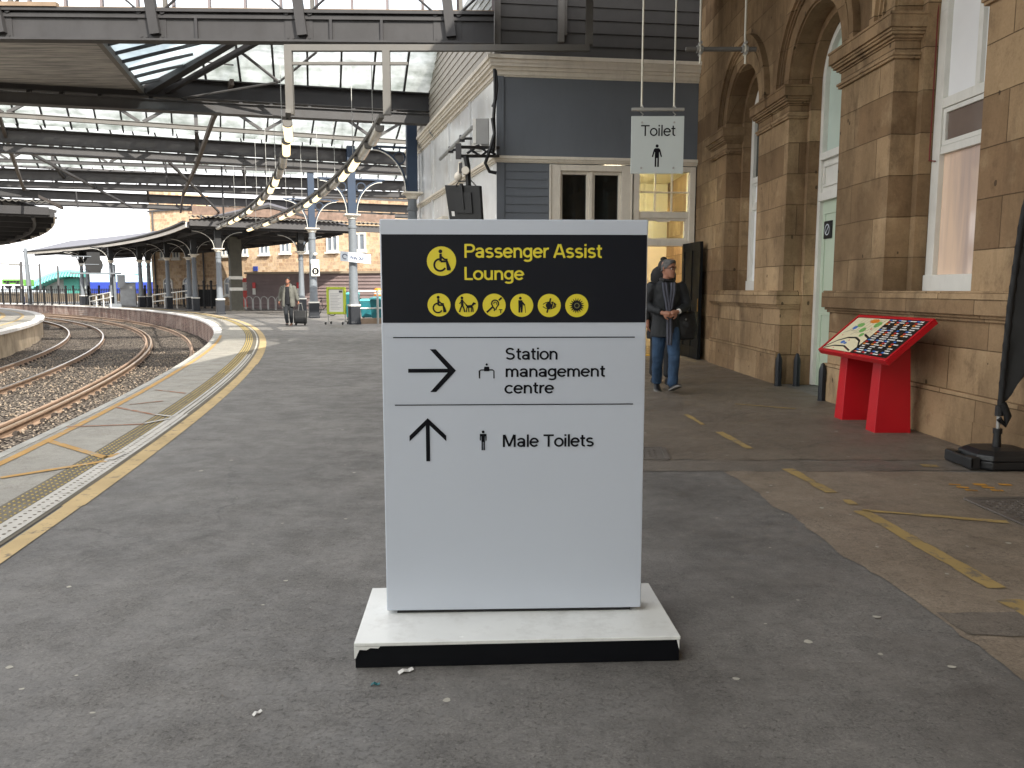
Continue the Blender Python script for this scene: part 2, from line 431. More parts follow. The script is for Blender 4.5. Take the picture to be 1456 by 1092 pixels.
def m_rubble(name):
    # squared rubble masonry of the far building
    t = NT(name); x = t.xyz(); v = t.vec(t.math('ADD', x[0], x[1]), x[2], 0.0)
    b = t.n.new('ShaderNodeTexBrick'); t.l.new(v, b.inputs['Vector']); b.inputs['Scale'].default_value = 1; b.squash = .6; b.squash_frequency = 3
    b.inputs['Mortar Size'].default_value = .02; b.inputs['Brick Width'].default_value = .62; b.inputs['Row Height'].default_value = .3
    b.inputs['Color1'].default_value = (*lin((206,184,158)), 1); b.inputs['Color2'].default_value = (*lin((160,130,106)), 1); b.inputs['Mortar'].default_value = (*lin((200,176,144)), 1)
    col = t.mix(t.math('MULTIPLY', t.ramp(t.noise(3.4, 5, .7), .45, .62), .6), b.outputs['Color'], lin((214,186,146)))
    col = t.mix(t.math('MULTIPLY', t.ramp(t.noise(5.2, 4, .7), .52, .66), .45), col, lin((128,98,76)))
    return t.out(col, .9, t.bump(b.outputs['Fac'], .4, .02), spec=.2)
def m_glass_roof(name, tint, dirt, clear):
    t = NT(name); t.n.remove(t.b); o = t.n['Material Output']
    f = t.noise(1.6, 7, .7, t.scale(None, (1,1,1))); st = t.noise(.8, 5, .6, t.scale(None, (.35,.35,5.5)))
    k = t.ramp(t.math('ADD', t.math('MULTIPLY', f, .5), t.math('MULTIPLY', st, .5)), .36, .60)
    col = t.mix(k, lin(dirt), lin(tint))
    tr = t.n.new('ShaderNodeBsdfTranslucent'); t.l.new(col, tr.inputs[0])
    tp = t.n.new('ShaderNodeBsdfTransparent'); t.l.new(col, tp.inputs[0])
    gl = t.n.new('ShaderNodeBsdfGlossy'); gl.inputs['Roughness'].default_value = .15
    m1 = t.n.new('ShaderNodeMixShader'); m1.inputs[0].default_value = clear; t.l.new(tr.outputs[0], m1.inputs[1]); t.l.new(tp.outputs[0], m1.inputs[2])
    m2 = t.n.new('ShaderNodeMixShader'); m2.inputs[0].default_value = .06; t.l.new(m1.outputs[0], m2.inputs[1]); t.l.new(gl.outputs[0], m2.inputs[2])
    t.l.new(m2.outputs[0], o.inputs[0]); return t.mat
def m_clear(name, tint=(235,242,240), gloss=.10):
    t = NT(name); t.n.remove(t.b); o = t.n['Material Output']
    tp = t.n.new('ShaderNodeBsdfTransparent'); tp.inputs[0].default_value = (*lin(tint), 1)
    gl = t.n.new('ShaderNodeBsdfGlossy'); gl.inputs['Roughness'].default_value = .03
    fr = t.n.new('ShaderNodeFresnel'); fr.inputs[0].default_value = 1.5
    m2 = t.n.new('ShaderNodeMixShader'); t.l.new(t.math('ADD', fr.outputs[0], gloss - .04), m2.inputs[0]); t.l.new(tp.outputs[0], m2.inputs[1]); t.l.new(gl.outputs[0], m2.inputs[2])
    t.l.new(m2.outputs[0], o.inputs[0]); return t.mat
def m_emit(name, col, s):
    t = NT(name); t.b.inputs['Emission Color'].default_value = (*lin(col), 1); t.b.inputs['Emission Strength'].default_value = s
    return t.out(lin(col), .4)
def m_weathered_paint(name, paint, under, amt=.5, rough=.6, stretch=(1,1,.2), vs=2.5):
    t = NT(name)
    n = t.ramp(t.noise(vs, 8, .72, t.scale(None, stretch)), .58 - .2*amt, .72)
    c = t.mix(t.math('MULTIPLY', n, amt), t.ramp(t.noise(1.2, 5), .3, .7, tuple(.85*a for a in lin(paint)), lin(paint)), lin(under))
    return t.out(c, t.math('MULTIPLY_ADD', t.noise(3, 4), .3, rough - .15), t.bump(t.noise(50, 4), .12, .004))
def m_worn_mark(name, col, under, wear=.5, vs=9):
    """road paint scuffed through to what lies below"""
    t = NT(name); f = t.noise(vs, 8, .75)
    k = t.ramp(f, .5 + .12*(1-wear), .5 + .12*(1-wear) + .10)
    c = t.mix(k, t.ramp(t.noise(2.4, 5), .3, .7, tuple(.8*a for a in lin(col)), lin(col)), lin(under))
    return t.out(c, .8, t.bump(t.noise(120, 3), .2, .004), spec=.3)

ASPHALT = m_asphalt('asphalt', (84,82,80), (136,133,129), (170,166,159))
ASPHALT_BROWN = m_asphalt('old_brown_asphalt', (112,102,90), (158,144,128), (180,168,150))
ASPHALT_PATCH = m_asphalt('patched_asphalt', (98,92,85), (128,120,111), (120,114,106))
CONCRETE = m_asphalt('platform_concrete', (138,134,126), (170,166,156), (190,186,178))
COPING = M('coping_stone', (168,166,158), .8, var=.2, vs=2.2, grime=.5, grime_col=(120,112,100))
COPING_WHITE = M('white_coping', (224,220,214), .7, var=.1, grime=.3, grime_col=(150,142,134))
TACT = M('tactile_slab', (104,97,82), .8, var=.2, vs=4, grime=.4, grime_col=(70,66,60))
Y_WORN = m_worn_mark('worn_yellow_paint', (192,168,124), (120,110,94), .6)
Y_RIB = m_worn_mark('yellow_rib_paint', (196,172,104), (106,98,84), .7, 24)
W_WORN = m_worn_mark('worn_white_paint', (196,192,184), (112,106,96), .45, 16)
OR_WORN = m_worn_mark('worn_orange_paint', (190,150,90), (156,150,138), .8, 7)
OR_FAINT = m_worn_mark('faded_red_paint', (158,112,84), (156,150,140), 1.0, 6)
YL_OLD = m_worn_mark('old_yellow_lines', (164,140,90), (112,102,88), .85, 9)
BALLAST = m_ballast('ballast')
EARTH = M('earth', (96,88,78), .95, var=.3, vs=.2)
FACE_BRICK = m_brick('platform_brick', (136,104,94), (104,80,72), (160,150,142), stain=.8)
RENDER_OLD = M('stained_render', (172,156,132), .85, var=.3, vs=1.2, grime=.8, grime_col=(92,70,50), bump=.4, bs=25)
RUST = M('rusty_rail', (156,132,112), .75, .2, var=.25, vs=6)
RAILTOP = M('polished_rail', (186,178,170), .32, .9, var=.15, vs=2)
STONE = m_stone('sandstone')
RUBBLE = m_rubble('rubble_stone')
WHITE = M('white_paint', (222,221,214), .5, var=.06, grime=.25, grime_col=(150,140,124))
CREAM = M('cream_paint', (226,219,205), .55, var=.06, grime=.22, grime_col=(128,116,98))
GREYP = M('slate_grey_paint', (104,110,117), .55, var=.05, vs=1.0, bump=.03, grime=.15, grime_col=(60,62,66))
GREYB = M('grey_boarding', (66,65,64), .65, var=.16, vs=1.6, grime=.4, grime_col=(46,44,42))
STEEL = M('grey_steel_paint', (68,67,68), .6, var=.14, vs=1.5, grime=.5, grime_col=(56,50,46))
STEEL_D = M('dark_steel_paint', (42,41,43), .6, var=.14, vs=1.5, grime=.5, grime_col=(40,36,34))
STEEL_L = M('pale_steel_paint', (98,96,92), .6, var=.1, vs=1.5, grime=.35, grime_col=(96,84,70))
SOFFIT = m_weathered_paint('weathered_soffit', (118,118,119), (196,192,186), .9, .7, (.3,3.5,3.5), 2.4)
GALV = M('galvanised_steel', (168,168,164), .42, .6, var=.12)
BLUE = M('blue_column_paint', (34,52,74), .5, var=.1)
NAVY = M('navy_paint', (19,24,32), .5, var=.12)
COLGREY = M('column_grey', (108,114,120), .5, var=.08, grime=.2)
OLIVE = M('olive_steel', (82,80,70), .6, var=.15, grime=.3)
BLACK = M('black_plastic', (15,16,18), .5, var=.15, bump=.05)
BLACKM = M('black_metal', (20,21,23), .5, var=.2)
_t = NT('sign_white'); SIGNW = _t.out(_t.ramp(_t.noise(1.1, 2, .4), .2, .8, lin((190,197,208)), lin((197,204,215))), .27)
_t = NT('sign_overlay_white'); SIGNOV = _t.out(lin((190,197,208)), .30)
SIGNTOP = M('sign_base_white', (228,229,226), .22, var=.05, vs=4, bump=.02, grime=.32, grime_col=(150,146,136))
SIGNBLK = M('sign_black', (10,14,24), .5, var=.06, vs=2, bump=.0, spec=.25)
SIGNSKIRT = M('sign_skirt', (5,7,13), .6, var=.2, vs=5, bump=.05, spec=.2)
INK = M('sign_ink', (8,10,17), .55, var=.02, bump=0, spec=.15)
SIGNYEL = M('sign_yellow', (226,210,44), .4, var=.03, bump=0)
RED = M('red_gloss', (186,12,28), .38, var=.05, bump=.02)
MAPCREAM = M('map_cream', (232,222,186), .35, var=.02, bump=0)
MAPBLACK = M('map_black', (24,23,24), .35, var=.04, bump=0)
MAPBLUE = M('map_blue', (52,110,190), .4, var=.03, bump=0)
MAPGREEN = M('map_green', (122,178,96), .4, var=.03, bump=0)
MAPORANGE = M('map_orange', (226,132,40), .4, var=.03, bump=0)
MAPRED = M('map_red', (200,48,48), .4, var=.03, bump=0)
MAPWHITE = M('map_white', (232,230,224), .4, var=.02, bump=0)
MINT = M('mint_green_paint', (190,204,184), .42, var=.06, vs=1.2, grime=.1, grime_col=(130,146,128))
MINTGL = M('mint_frosted_glass', (196,212,202), .22, var=.06, vs=.8, bump=0)
BLIND = M('white_blind', (236,237,238), .5, var=.05, vs=.7, bump=0)
_t = NT('painted_reflection_pane'); PANEPINK = _t.out(_t.ramp(_t.noise(1.0, 4, .6, _t.scale(None, (3.2,3.2,.35))), .38, .62, lin((196,176,166)), lin((236,208,184))), .08)  # upright reflection streaks painted into the pane colour
PANEDARK = M('dark_pane', (18,22,22), .06, var=.2, vs=.8, bump=0)
PANEGREY = M('grey_pane', (120,128,136), .1, var=.3, vs=.8, bump=0)
CLEAR = m_clear('clear_glass')
GLASSR = m_glass_roof('dirty_roof_glass', (252,253,252), (176,181,174), .46)
GLASSF = m_glass_roof('far_roof_glass', (252,252,250), (222,226,214), .6)
SIDEWHITE = m_weathered_paint('glossy_white_wall', (234,236,236), (176,168,152), .45, .22, (1,1,.6), 1.1)
ROOMCREAM = M('cream_room', (238,230,206), .6, var=.04)
LAMPON = m_emit('lit_tube', (255,230,178), .8)
LAMPOFF = M('clear_tube', (206,202,190), .2, var=.1, bump=0)
SLATE = M('slate_roof', (92,92,100), .6, var=.12, vs=4)
CORR = M('brown_cladding', (128,112,110), .6, var=.12, vs=1.2)
TEAL = M('teal_steel', (70,150,144), .5, var=.06)
TEALBAG = M('teal_plastic', (18,92,98), .5, var=.2, vs=5)
BLUEH = M('blue_hoarding', (38,60,150), .5, var=.06)
PALEBL = M('pale_blue_cladding', (190,220,226), .5, var=.05)
GREENB = M('green_coach_paint', (92,150,56), .4, var=.05)
LIME = M('lime_frame', (168,182,52), .45, var=.06)
PAPER = M('paper', (214,212,208), .6, var=.03, bump=0)
ORANGE = M('orange_plastic', (232,132,36), .5, var=.05)
WOOD = M('worn_timber', (128,110,92), .8, var=.2)
FABRIC = M('black_banner_cloth', (32,32,32), .75, var=.25, vs=2.5, bump=.3, bs=300)
FABRIC_SLEEVE = M('banner_hem', (10,10,11), .7, var=.2, bump=.3, bs=200)
SKIN = M('skin', (150,102,80), .5, var=.08, vs=14, bump=.05, bs=200)
SKIN_D = M('tan_skin', (152,106,84), .5, var=.08, vs=14, bump=.05, bs=200)
HAIRG = M('grey_hair', (84,82,80), .8, var=.5, vs=30, bump=.6, bs=90)
HAIRB = M('black_hair', (13,11,10), .6, var=.3, vs=30, bump=.6, bs=90)
JACKET = M('dark_jacket', (22,25,28), .7, var=.25, vs=5, bump=.3, bs=150)
JEANS = M('blue_denim', (40,64,90), .85, var=.25, vs=6, bump=.3, bs=260)
SCARF = M('grey_scarf', (70,72,82), .85, var=.2, vs=9, bump=.4, bs=120)
COATG = M('grey_coat', (92,92,86), .85, var=.12, vs=6, bump=.3, bs=120)
TROUS = M('charcoal_trousers', (28,31,35), .85, var=.2, vs=6)
SHOEB = M('black_leather', (16,16,18), .4, var=.2)
SHOEBR = M('brown_leather', (112,78,60), .5, var=.2)
SOLE = M('pale_sole', (104,102,98), .6, var=.1)
GUM = M('flattened_gum', (176,172,160), .8, var=.2)
GRATE = M('cast_iron', (104,98,92), .6, .3, var=.2, bump=.3)
ESCHER = M('red_banner', (222,92,84), .6, var=.1)
SIGNBLUE = M('blue_sign', (44,64,140), .5, var=.03)
SIGNPALE = M('pale_sign', (206,214,222), .45, var=.03)
# ------------------------------------------------------------------ ground, platforms, track
def ring(mb, o0, o1, a0, a1, z, step=.5, z1=None):
    n = max(1, int(abs(a1-a0)/step)); z1 = z if z1 is None else z1
    f = lambda o, a: o(a) if callable(o) else o
    L = [(arc(a0+(a1-a0)*i/n, f(o0, a0+(a1-a0)*i/n), z), arc(a0+(a1-a0)*i/n, f(o1, a0+(a1-a0)*i/n), z1)) for i in range(n+1)]
    for i in range(n): mb.poly([L[i][0], L[i][1], L[i+1][1], L[i+1][0]])
EDGE = lambda a: -1.31 - .025*min(5.2, max(0, a-10))
COPW = lambda a: EDGE(a) + (.12 if a < 16 else min(.26, .12+.03*(a-16)))
ORL = lambda a: -1.08 - .035*min(3.6, max(0, a-9.8))
g = MB(); g.box(-900, 900, -60, 1600, -3.0, -1.05); struct('ground', g, EARTH)
g = MB(); ring(g, -1.20, 14.5, -10, 57, 0.0); ring(g, -1.20, -1.20, -10, 57, 0.0, z1=-.95)
n = 134
struct('platform', g, ASPHALT)
g = MB()
L = []
for i in range(135):
    a = -10 + 67*i/134
    L.append([arc(a, EDGE(a)+.07, -.10), arc(a, EDGE(a)+.07, -1.0), arc(a, -1.18, -1.0), arc(a, -1.18, -.10)])
g.loft(L); struct('platform_face', g, FACE_BRICK)
def coping(name, mat, a0, a1):
    g = MB(); L = []; n = int((a1-a0)/.4)
    for i in range(n+1):
        a = a0+(a1-a0)*i/n
        L.append([arc(a, EDGE(a), -.09), arc(a, COPW(a), -.09), arc(a, COPW(a), .007), arc(a, EDGE(a)+.03, .007), arc(a, EDGE(a), -.02)])
    g.loft(L); struct(name, g, mat, smooth=40)
coping('platform_coping', COPING, -10, 19.6); coping('sunlit_white_edge', COPING_WHITE, 19.6, 57)  # far stretch coloured whiter to carry the sunlight on the coping
g = MB(); ring(g, COPW, -.51, -10, 57, .004); struct('concrete_margin', g, CONCRETE)
g = MB(); ring(g, -.51, -.135, -10, 57, .005); struct('tactile_paving', g, TACT)
g = MB(); ring(g, -.115, 0.0, -10, 9.1, .004); ring(g, -.13, .01, 9.1, 14, .004); ring(g, -.15, .03, 14, 57, .004); struct('yellow_line', g, Y_WORN)
g = MB(); ring(g, lambda a: ORL(a)-.04, lambda a: ORL(a)+.035, -10, 19.0, .008); struct('orange_line', g, OR_WORN)
# blisters and ribs of the tactile strip
g = MB()
def dome(mb, c, r, h):
    b = [c + Vector((r*math.cos(2*math.pi*j/6), r*math.sin(2*math.pi*j/6), 0)) for j in range(6)]
    t = [c + Vector((r*.6*math.cos(2*math.pi*j/6), r*.6*math.sin(2*math.pi*j/6), h)) for j in range(6)]
    mb.loft([b, t])
a = 6.5
while a < 13.2:
    for k, off in enumerate((-.475, -.43, -.385, -.34)): dome(g, arc(a + (k % 2)*.016, off, .005), .0105, .005)
    a += .0331
part('tactile_blister', g, Y_RIB, kind='structure')
g = MB()
for off in (-.475, -.425, -.375, -.33): ring(g, off-.011, off+.011, 13.2, 50, .010, .4)
struct('tactile_rib', g, Y_RIB)
g = MB(); ring(g, -.318, -.165, -10, 11.0, .0085, .3)
for o0, o1 in ((-.315,-.285),(-.265,-.222),(-.20,-.182)): ring(g, o0, o1, 11.0, 15.2, .0085, .3)
ring(g, -.215, -.180, 15.2, 46, .010, .4)
struct('white_rib', g, W_WORN)
g = MB(); a = 6.5
while a < 11.0:
    for k, off in enumerate((-.272, -.205)):
        dome(g, arc(a + k*.016, off, .0086), .0125, .0025)
    a += .0331
part('dark_blister', g, TACT, kind='structure')
# zigzag lines across the margin
def stripe(mb, p, q, w, z=.008):
    p, q = Vector(p), Vector(q); d = (q-p).normalized(); a = Vector((-d.y, d.x, 0))*w/2
    N = 10
    for i in range(N):
        s, e = p+(q-p)*i/N, p+(q-p)*(i+1)/N
        mb.poly([(s-a)+Vector((0,0,0)), s+a, e+a, e-a])
    for i in range(len(mb.v)-4*N, len(mb.v)): mb.v[i].z = z
g = MB()
for p, q in (((66,627),(150,652)), ((0,681),(150,657)), ((150,652),(172,646))): stripe(g, gz(*p), gz(*q), .07, .0098)
struct('zigzag_line', g, OR_WORN)
g = MB()
for p, q in (((166,580),(222,591)), ((95,608),(205,604)), ((220,555),(264,560)), ((185,576),(232,571))): stripe(g, gz(*p), gz(*q), .045, .0092)
struct('faded_zigzag_line', g, OR_FAINT)
g = MB()
for p, q in (((157,656),(175,647)),((205,604),(240,597)),((222,591),(246,594))): stripe(g, gz(*p), gz(*q), .05, .0155)
struct('white_zigzag_mark', g, W_WORN)
# older brown surface along the building, with a ragged edge, and the cable-trench patch
def ragged(pts, amp, step=.08, seed=1):
    out = []; n = len(pts)
    for i in range(n):
        p, q = Vector(pts[i]), Vector(pts[(i+1) % n]); m = max(1, int((q-p).length/step)); d = (q-p).normalized()
        for j in range(m):
            s = p + (q-p)*j/m; w = noise.noise(Vector((s.x*3.1+seed, s.y*3.1, seed)))*amp + noise.noise(Vector((s.x*11, s.y*11, seed*2)))*amp*.6
            out.append(s + Vector((-d.y, d.x, 0))*w)
    return out
g = MB(); g.poly(ragged([(1.62,5.95,.004),(1.72,4.5,.004),(1.76,3.7,.004),(1.80,3.05,.004),(1.86,2.0,.004),(2.0,-8,.004),(4.2,-8,.004),(4.1,5.95,.004)], .035))
struct('brown_asphalt', g, ASPHALT_BROWN)
g = MB(); g.poly(ragged([(.55,6.35,.004),(.55,5.97,.004),(4.05,5.97,.004),(4.05,6.35,.004)], .03, seed=4)); struct('trench_patch', g, ASPHALT_PATCH)
g = MB(); g.poly(ragged([(.75,6.37,.004),(4.02,6.37,.004),(3.85,16.4,.004),(.2,16.0,.004),(.5,10,.004)], .05, seed=9)); struct('back_asphalt', g, m_asphalt('brown_back_asphalt', (96,88,79), (132,121,108), (156,146,130)))
g = MB(); g.poly(ragged([(1.80,3.28,.008),(1.83,3.06,.008),(3.2,3.06,.008),(3.2,3.28,.008)], .03, seed=6)); struct('dark_patch', g, ASPHALT_PATCH)
# old yellow lines
def yline(pts, w, seed):
    g = MB()
    for p, q in zip(pts[:-1], pts[1:]):
        p, q = Vector(p), Vector(q); d = (q-p).normalized(); a = Vector((-d.y, d.x, 0))*w/2
        g.poly(ragged([p-a, q-a, q+a, p+a], .018, .03, seed))
    for v in g.v: v.z = .0085
    return g
G = lambda x, y: gz(x, y)
for i, (pts, w) in enumerate([([G(1120,668), G(1182,702)], .085), ([G(1225,728), G(1418,838)], .095), ([G(1226,727), G(1432,744)], .055),
                              ([G(1022,615), G(1066,639)], .08), ([G(1203,712), G(1213,719)], .05), ([G(1433,855), G(1500,890)], .12),
                              ([G(1045,575), G(1130,582)], .06), ([G(1310,663), G(1334,664)], .09), ([G(1000,605), G(975,590)], .05)]):
    struct('painted_line', yline(pts, w, i*3+1), YL_OLD)
g = MB()
for i in range(7):
    x = 1348 + i*12; p = G(x, 690 + (i % 3)*4); q = G(x+18, 691 + (i % 3)*4)
    d = (q-p).normalized(); a = Vector((-d.y, d.x, 0))*.022
    g.poly(ragged([p-a, q-a, q+a, p+a], .014, .03, i))
for v in g.v: v.z = .0085
struct('painted_letters', g, m_worn_mark('worn_orange_letters', (198,146,60), (96,86,72), .5, 9))
# trackbed
g = MB(); nA, nO = 260, 26; base = 0
for i in range(nA+1):
    for j in range(nO+1):
        p = arc(-4 + 61*i/nA, -8.2 + 7.0*j/nO, -.90)
        p.z += .05*noise.noise(Vector((p.x*1.3, p.y*1.3, 0))) + .03*noise.noise(Vector((p.x*6, p.y*6, 3)))
        g.v.append(p)
for i in range(nA):
    for j in range(nO):
        b = i*(nO+1)+j; g.f.append([b, b+1, b+nO+2, b+nO+1]); g.m.append(0)
struct('track_bed', g, BALLAST)
g = MB()                                        # loose stones lying on the near ballast
for i in range(5200):
    a = 6 + 16*rnd.random()**1.2; off = -8 + 6.6*rnd.random(); p = arc(a, off, -.875 + .02*rnd.random()); s = .012 + .016*rnd.random()
    vs = []
    q = Matrix.Rotation(rnd.random()*6.3, 3, Vector((rnd.random()-.5, rnd.random()-.5, rnd.random()-.5)))
    for d in ((1,0,0),(-1,0,0),(0,1,0),(0,-1,0),(0,0,1),(0,0,-1)): vs.append(p + q @ Vector(d)*s*(.6+.7*rnd.random()))
    g.add(vs, [(0,2,4),(2,1,4),(1,3,4),(3,0,4),(2,0,5),(1,2,5),(3,1,5),(0,3,5)])
part('loose_ballast', g, M('loose_ballast_stone', (146,132,116), .9, var=.4, vs=2.2), kind='stuff')
# opposite platform
g = MB(); L = []
for i in range(90):
    a = 6 + 51*i/89
    L.append([arc(a, -14.0, -.02), arc(a, -8.05, -.02), arc(a, -8.05, -1.0), arc(a, -14.0, -1.0)])
g.loft(L); struct('opposite_platform', g, [RENDER_OLD])
g = MB(); ring(g, -14.0, -8.3, 6, 57, -.012); struct('opposite_platform_surface', g, CONCRETE)
g = MB(); L = []
for i in range(90):
    a = 6 + 51*i/89
    L.append([arc(a, -8.35, -.10), arc(a, -7.95, -.10), arc(a, -7.95, .0), arc(a, -8.35, .0)])
g.loft(L); struct('opposite_platform_coping', g, COPING_WHITE)
g = MB(); ring(g, -9.0, -8.86, 6, 57, -.006); ring(g, -9.9, -9.7, 6, 57, -.006); struct('opposite_yellow_line', g, Y_WORN)
# rails
def rail(name, off, label, topmat, chairs=True):
    a0, a1 = 3.0, 52.0; n = 150; L = []; T = []
    for i in range(n+1):
        a = a0+(a1-a0)*i/n
        L.append([arc(a, off+dx, z) for dx, z in ((-.07,-.91),(.07,-.91),(.07,-.895),(.012,-.875),(.012,-.80),(.036,-.785),(.036,-.757),(-.036,-.757),(-.036,-.785),(-.012,-.80),(-.012,-.875),(-.07,-.895))])
        T.append([arc(a, off+dx, z) for dx, z in ((-.033,-.757),(.033,-.757),(.028,-.750),(-.028,-.750))])
    c = arc(20, off, -.9); t = thing(name, label, 'rail', c, 0, 'rails of the two curving tracks')
    g = MB(); g.loft(L); part('web_and_foot', g, RUST, t)
    g = MB(); g.loft(T); part('running_surface', g, topmat, t)
    if chairs:
        g = MB(); a = 5.0
        while a < 34:
            p = arc(a, off, 0); r = R(a); ux = Vector((math.cos(r), math.sin(r), 0)); uy = Vector((-ux.y, ux.x, 0))
            for s in (-1, 1):
                c = p + ux*(s*.085)
                g.hexa([c+ux*(-.045)+uy*(-.08)+Vector((0,0,-.92)), c+ux*.045+uy*(-.08)+Vector((0,0,-.92)), c+ux*.045+uy*.08+Vector((0,0,-.92)), c-ux*.045+uy*.08+Vector((0,0,-.92)),
                        c+ux*(-.03)+uy*(-.05)+Vector((0,0,-.845)), c+ux*.03+uy*(-.05)+Vector((0,0,-.845)), c+ux*.03+uy*.05+Vector((0,0,-.845)), c-ux*.03+uy*.05+Vector((0,0,-.845))])
            a += .33
        part('fastenings', g, M('rail_fastening', (52,44,38), .8, .1, var=.3, vs=8), t, kind='stuff')
    return t
rail('rail', -2.18, 'rusty running rail closest below the curved platform edge', RUST, False)
rail('rail', -3.62, 'rusty running rail with a check rail beside it on the platform track', M('brown_rail_top', (168,146,122), .4, .6, var=.2))
rail('check_rail', -3.80, 'rusty check rail laid tight against the second rail from the platform', RUST, False)
rail('rail', -5.50, 'bright worn rail of the far track, the one closer to the signboard platform', RAILTOP)
rail('rail', -6.93, 'bright worn rail of the far track running beside the opposite platform wall', RAILTOP)
# iron covers in the floor
def cover(label, c, sx, sy, rz):
    t = thing('drain_grate', label, 'grate', c, rz)
    g = MB()
    for s in (-1, 1):
        g.box(s*sx-.02, s*sx+.02, -sy, sy, .002, .012); g.box(-sx, sx, s*sy-.02, s*sy+.02, .002, .0115)
    part('frame', g, GRATE, t, local=True)
    g = MB(); g.box(-sx+.021, sx-.021, -sy+.021, sy-.021, .001, .005)
    nx, ny = int(sx*2/.05), int(sy*2/.05)
    for i in range(nx):
        for j in range(ny):
            x, y = -sx+.045+i*.05, -sy+.045+j*.05
            if x > sx-.04 or y > sy-.04: continue
            d = .014 if (i+j) % 2 else .006
            g.box(x-d, x+d, y-(.02-d), y+(.02-d), .004, .0105)
    part('plate', g, GRATE, t, local=True); return t
cover('small iron grate set in the floor just behind the right edge of the signboard', (1.10,6.62,.004), .19, .24, R(-6))
cover('patterned iron cover in brown asphalt below the feather flag base', (3.42,4.80,.008), .42, .34, R(2))
# flattened chewing gum spots
g = MB()
for i in range(170):
    x, y = rnd.uniform(-2.4, 3.2), 1.6 + 10*rnd.random()**1.5
    if -.7 < x < .75 and 2.7 < y < 3.5: continue
    r = .007 + .012*rnd.random()**2; c = Vector((x, y, (.0068 if y > 6.2 or x > 1.45 else .0012))); k = rnd.uniform(.6, 1)
    g.poly([c + Vector((r*math.cos(t)*(1+.2*math.sin(3*t+i)), r*k*math.sin(t)*(1+.2*math.cos(2*t+i)), 0)) for t in [2*math.pi*j/9 for j in range(9)]])
part('chewing_gum', g, GUM, kind='stuff')
def scrap(label, c, mat, s, rz):
    g = MB(); c = Vector(c); u = Vector((math.cos(rz), math.sin(rz), 0)); w = Vector((-u.y, u.x, 0))
    for k in range(3):
        a0, a1 = -s+2*s*k/3, -s+2*s*(k+1)/3; h = [.002, .009, .003, .007]
        g.hexa([u*a0-w*s*.35+Vector((0,0,h[k])), u*a1-w*s*.3+Vector((0,0,h[k+1])), u*a1+w*s*.3+Vector((0,0,h[k+1]+.003)), u*a0+w*s*.35+Vector((0,0,h[k]+.002)),
                u*a0-w*s*.35+Vector((0,0,h[k]+.0015)), u*a1-w*s*.3+Vector((0,0,h[k+1]+.0015)), u*a1+w*s*.3+Vector((0,0,h[k+1]+.0045)), u*a0+w*s*.35+Vector((0,0,h[k]+.0035))])
    part('litter_scrap', g, mat, label=label, cat='litter', loc=c, local=True)
scrap('crumpled white paper scrap on asphalt below the front of the sign base', G(577,956), PAPER, .028, .5)
scrap('tiny teal wrapper scrap on asphalt left below the sign base', G(534,975), TEALBAG, .016, 0)
scrap('white paper scrap alone on the asphalt at lower left', G(366,1016), PAPER, .016, .9)
# ------------------------------------------------------------------ sandstone station building
BX, BY, BR = 4.04, 7.3, R(1.72)
bld = thing('station_building', 'sandstone station building with tall arched openings and moulded capitals along the right', 'building', (BX, BY, 0), BR)
def barch(c, r, zs, n=20): return [(c + r*math.cos(math.pi*i/n), zs + r*math.sin(math.pi*i/n)) for i in range(n+1)]   # from far (+y) to near
OPEN = [(.585, .795, 1.36), (3.48, .84, 0.0), (6.43, .85, 1.36)]     # centre, half width, sill height
ZS, ZT = 4.20, 13.0
def wall_layer(x0, x1, y0, y1, ops, inset):
    g = MB(); y = y0
    for c, hw, sill in ops:
        r = hw - inset
        g.box(x0, x1, y, c-r, 0, ZT)
        if sill > 0: g.box(x0, x1, c-r, c+r, 0, sill)
        A = barch(c, r, ZS)
        for (ya, za), (yb, zb) in zip(A[:-1], A[1:]):
            g.hexa([(x0,ya,za),(x1,ya,za),(x1,yb,zb),(x0,yb,zb),(x0,ya,ZT),(x1,ya,ZT),(x1,yb,ZT),(x0,yb,ZT)])
        y = c + r
    g.box(x0, x1, y, y1, 0, ZT)
    return g
part('wall', wall_layer(0, .26, -40, 14, OPEN, 0), STONE, bld, local=True, recalc=True)
part('inner_wall', wall_layer(.262, .60, -40, 14, OPEN, .10), STONE, bld, local=True)
g = MB(); g.box(1.6, 1.8, -40, 14, 0, ZT); g.box(.60, 1.6, -40, -39.8, 0, ZT); g.box(.60, 1.6, 13.8, 14, 0, ZT); g.box(.3, 2, -40, 14, ZT, ZT+.2)
part('back_wall', g, ROOMCREAM, bld, local=True)
# capitals: stacked mouldings returned into the reveal
def capital(y0, y1, near_ret, far_ret, ztop=4.20):
    g = MB(); prof = [(.00,.02,3.78),(.03,.03,3.80),(.03,.00,3.83)]
    lay = [(.035,3.77,3.80),(.05,3.80,3.83),(.012,3.83,3.95),(.03,3.95,3.97),(.055,3.97,4.00),(.085,4.00,4.03),(.10,4.03,4.06),(.125,4.06,4.18),(.135,4.18,4.21)]
    for k, (p, za, zb) in enumerate(lay):
        ya = y0 - (p if near_ret else 0); yb = y1 + (p if far_ret else 0)
        g.box(-p, .2615, ya, yb, za, zb)
    return g
C_ = [c for c, _, _ in OPEN]
for y0, y1, a, b in ((OPEN[0][0]+.795, OPEN[1][0]-.84, 1, 1), (OPEN[1][0]+.84, OPEN[1][0]+.84+.56, 1, 1), (OPEN[2][0]-.85-.56, OPEN[2][0]-.85, 1, 1),
                     (OPEN[2][0]+.85, OPEN[2][0]+1.75, 1, 1), (-2.0, OPEN[0][0]-.795, 0, 1)):
    part('capital', capital(y0, y1, a, b), STONE, bld, local=True, bevel=.006)
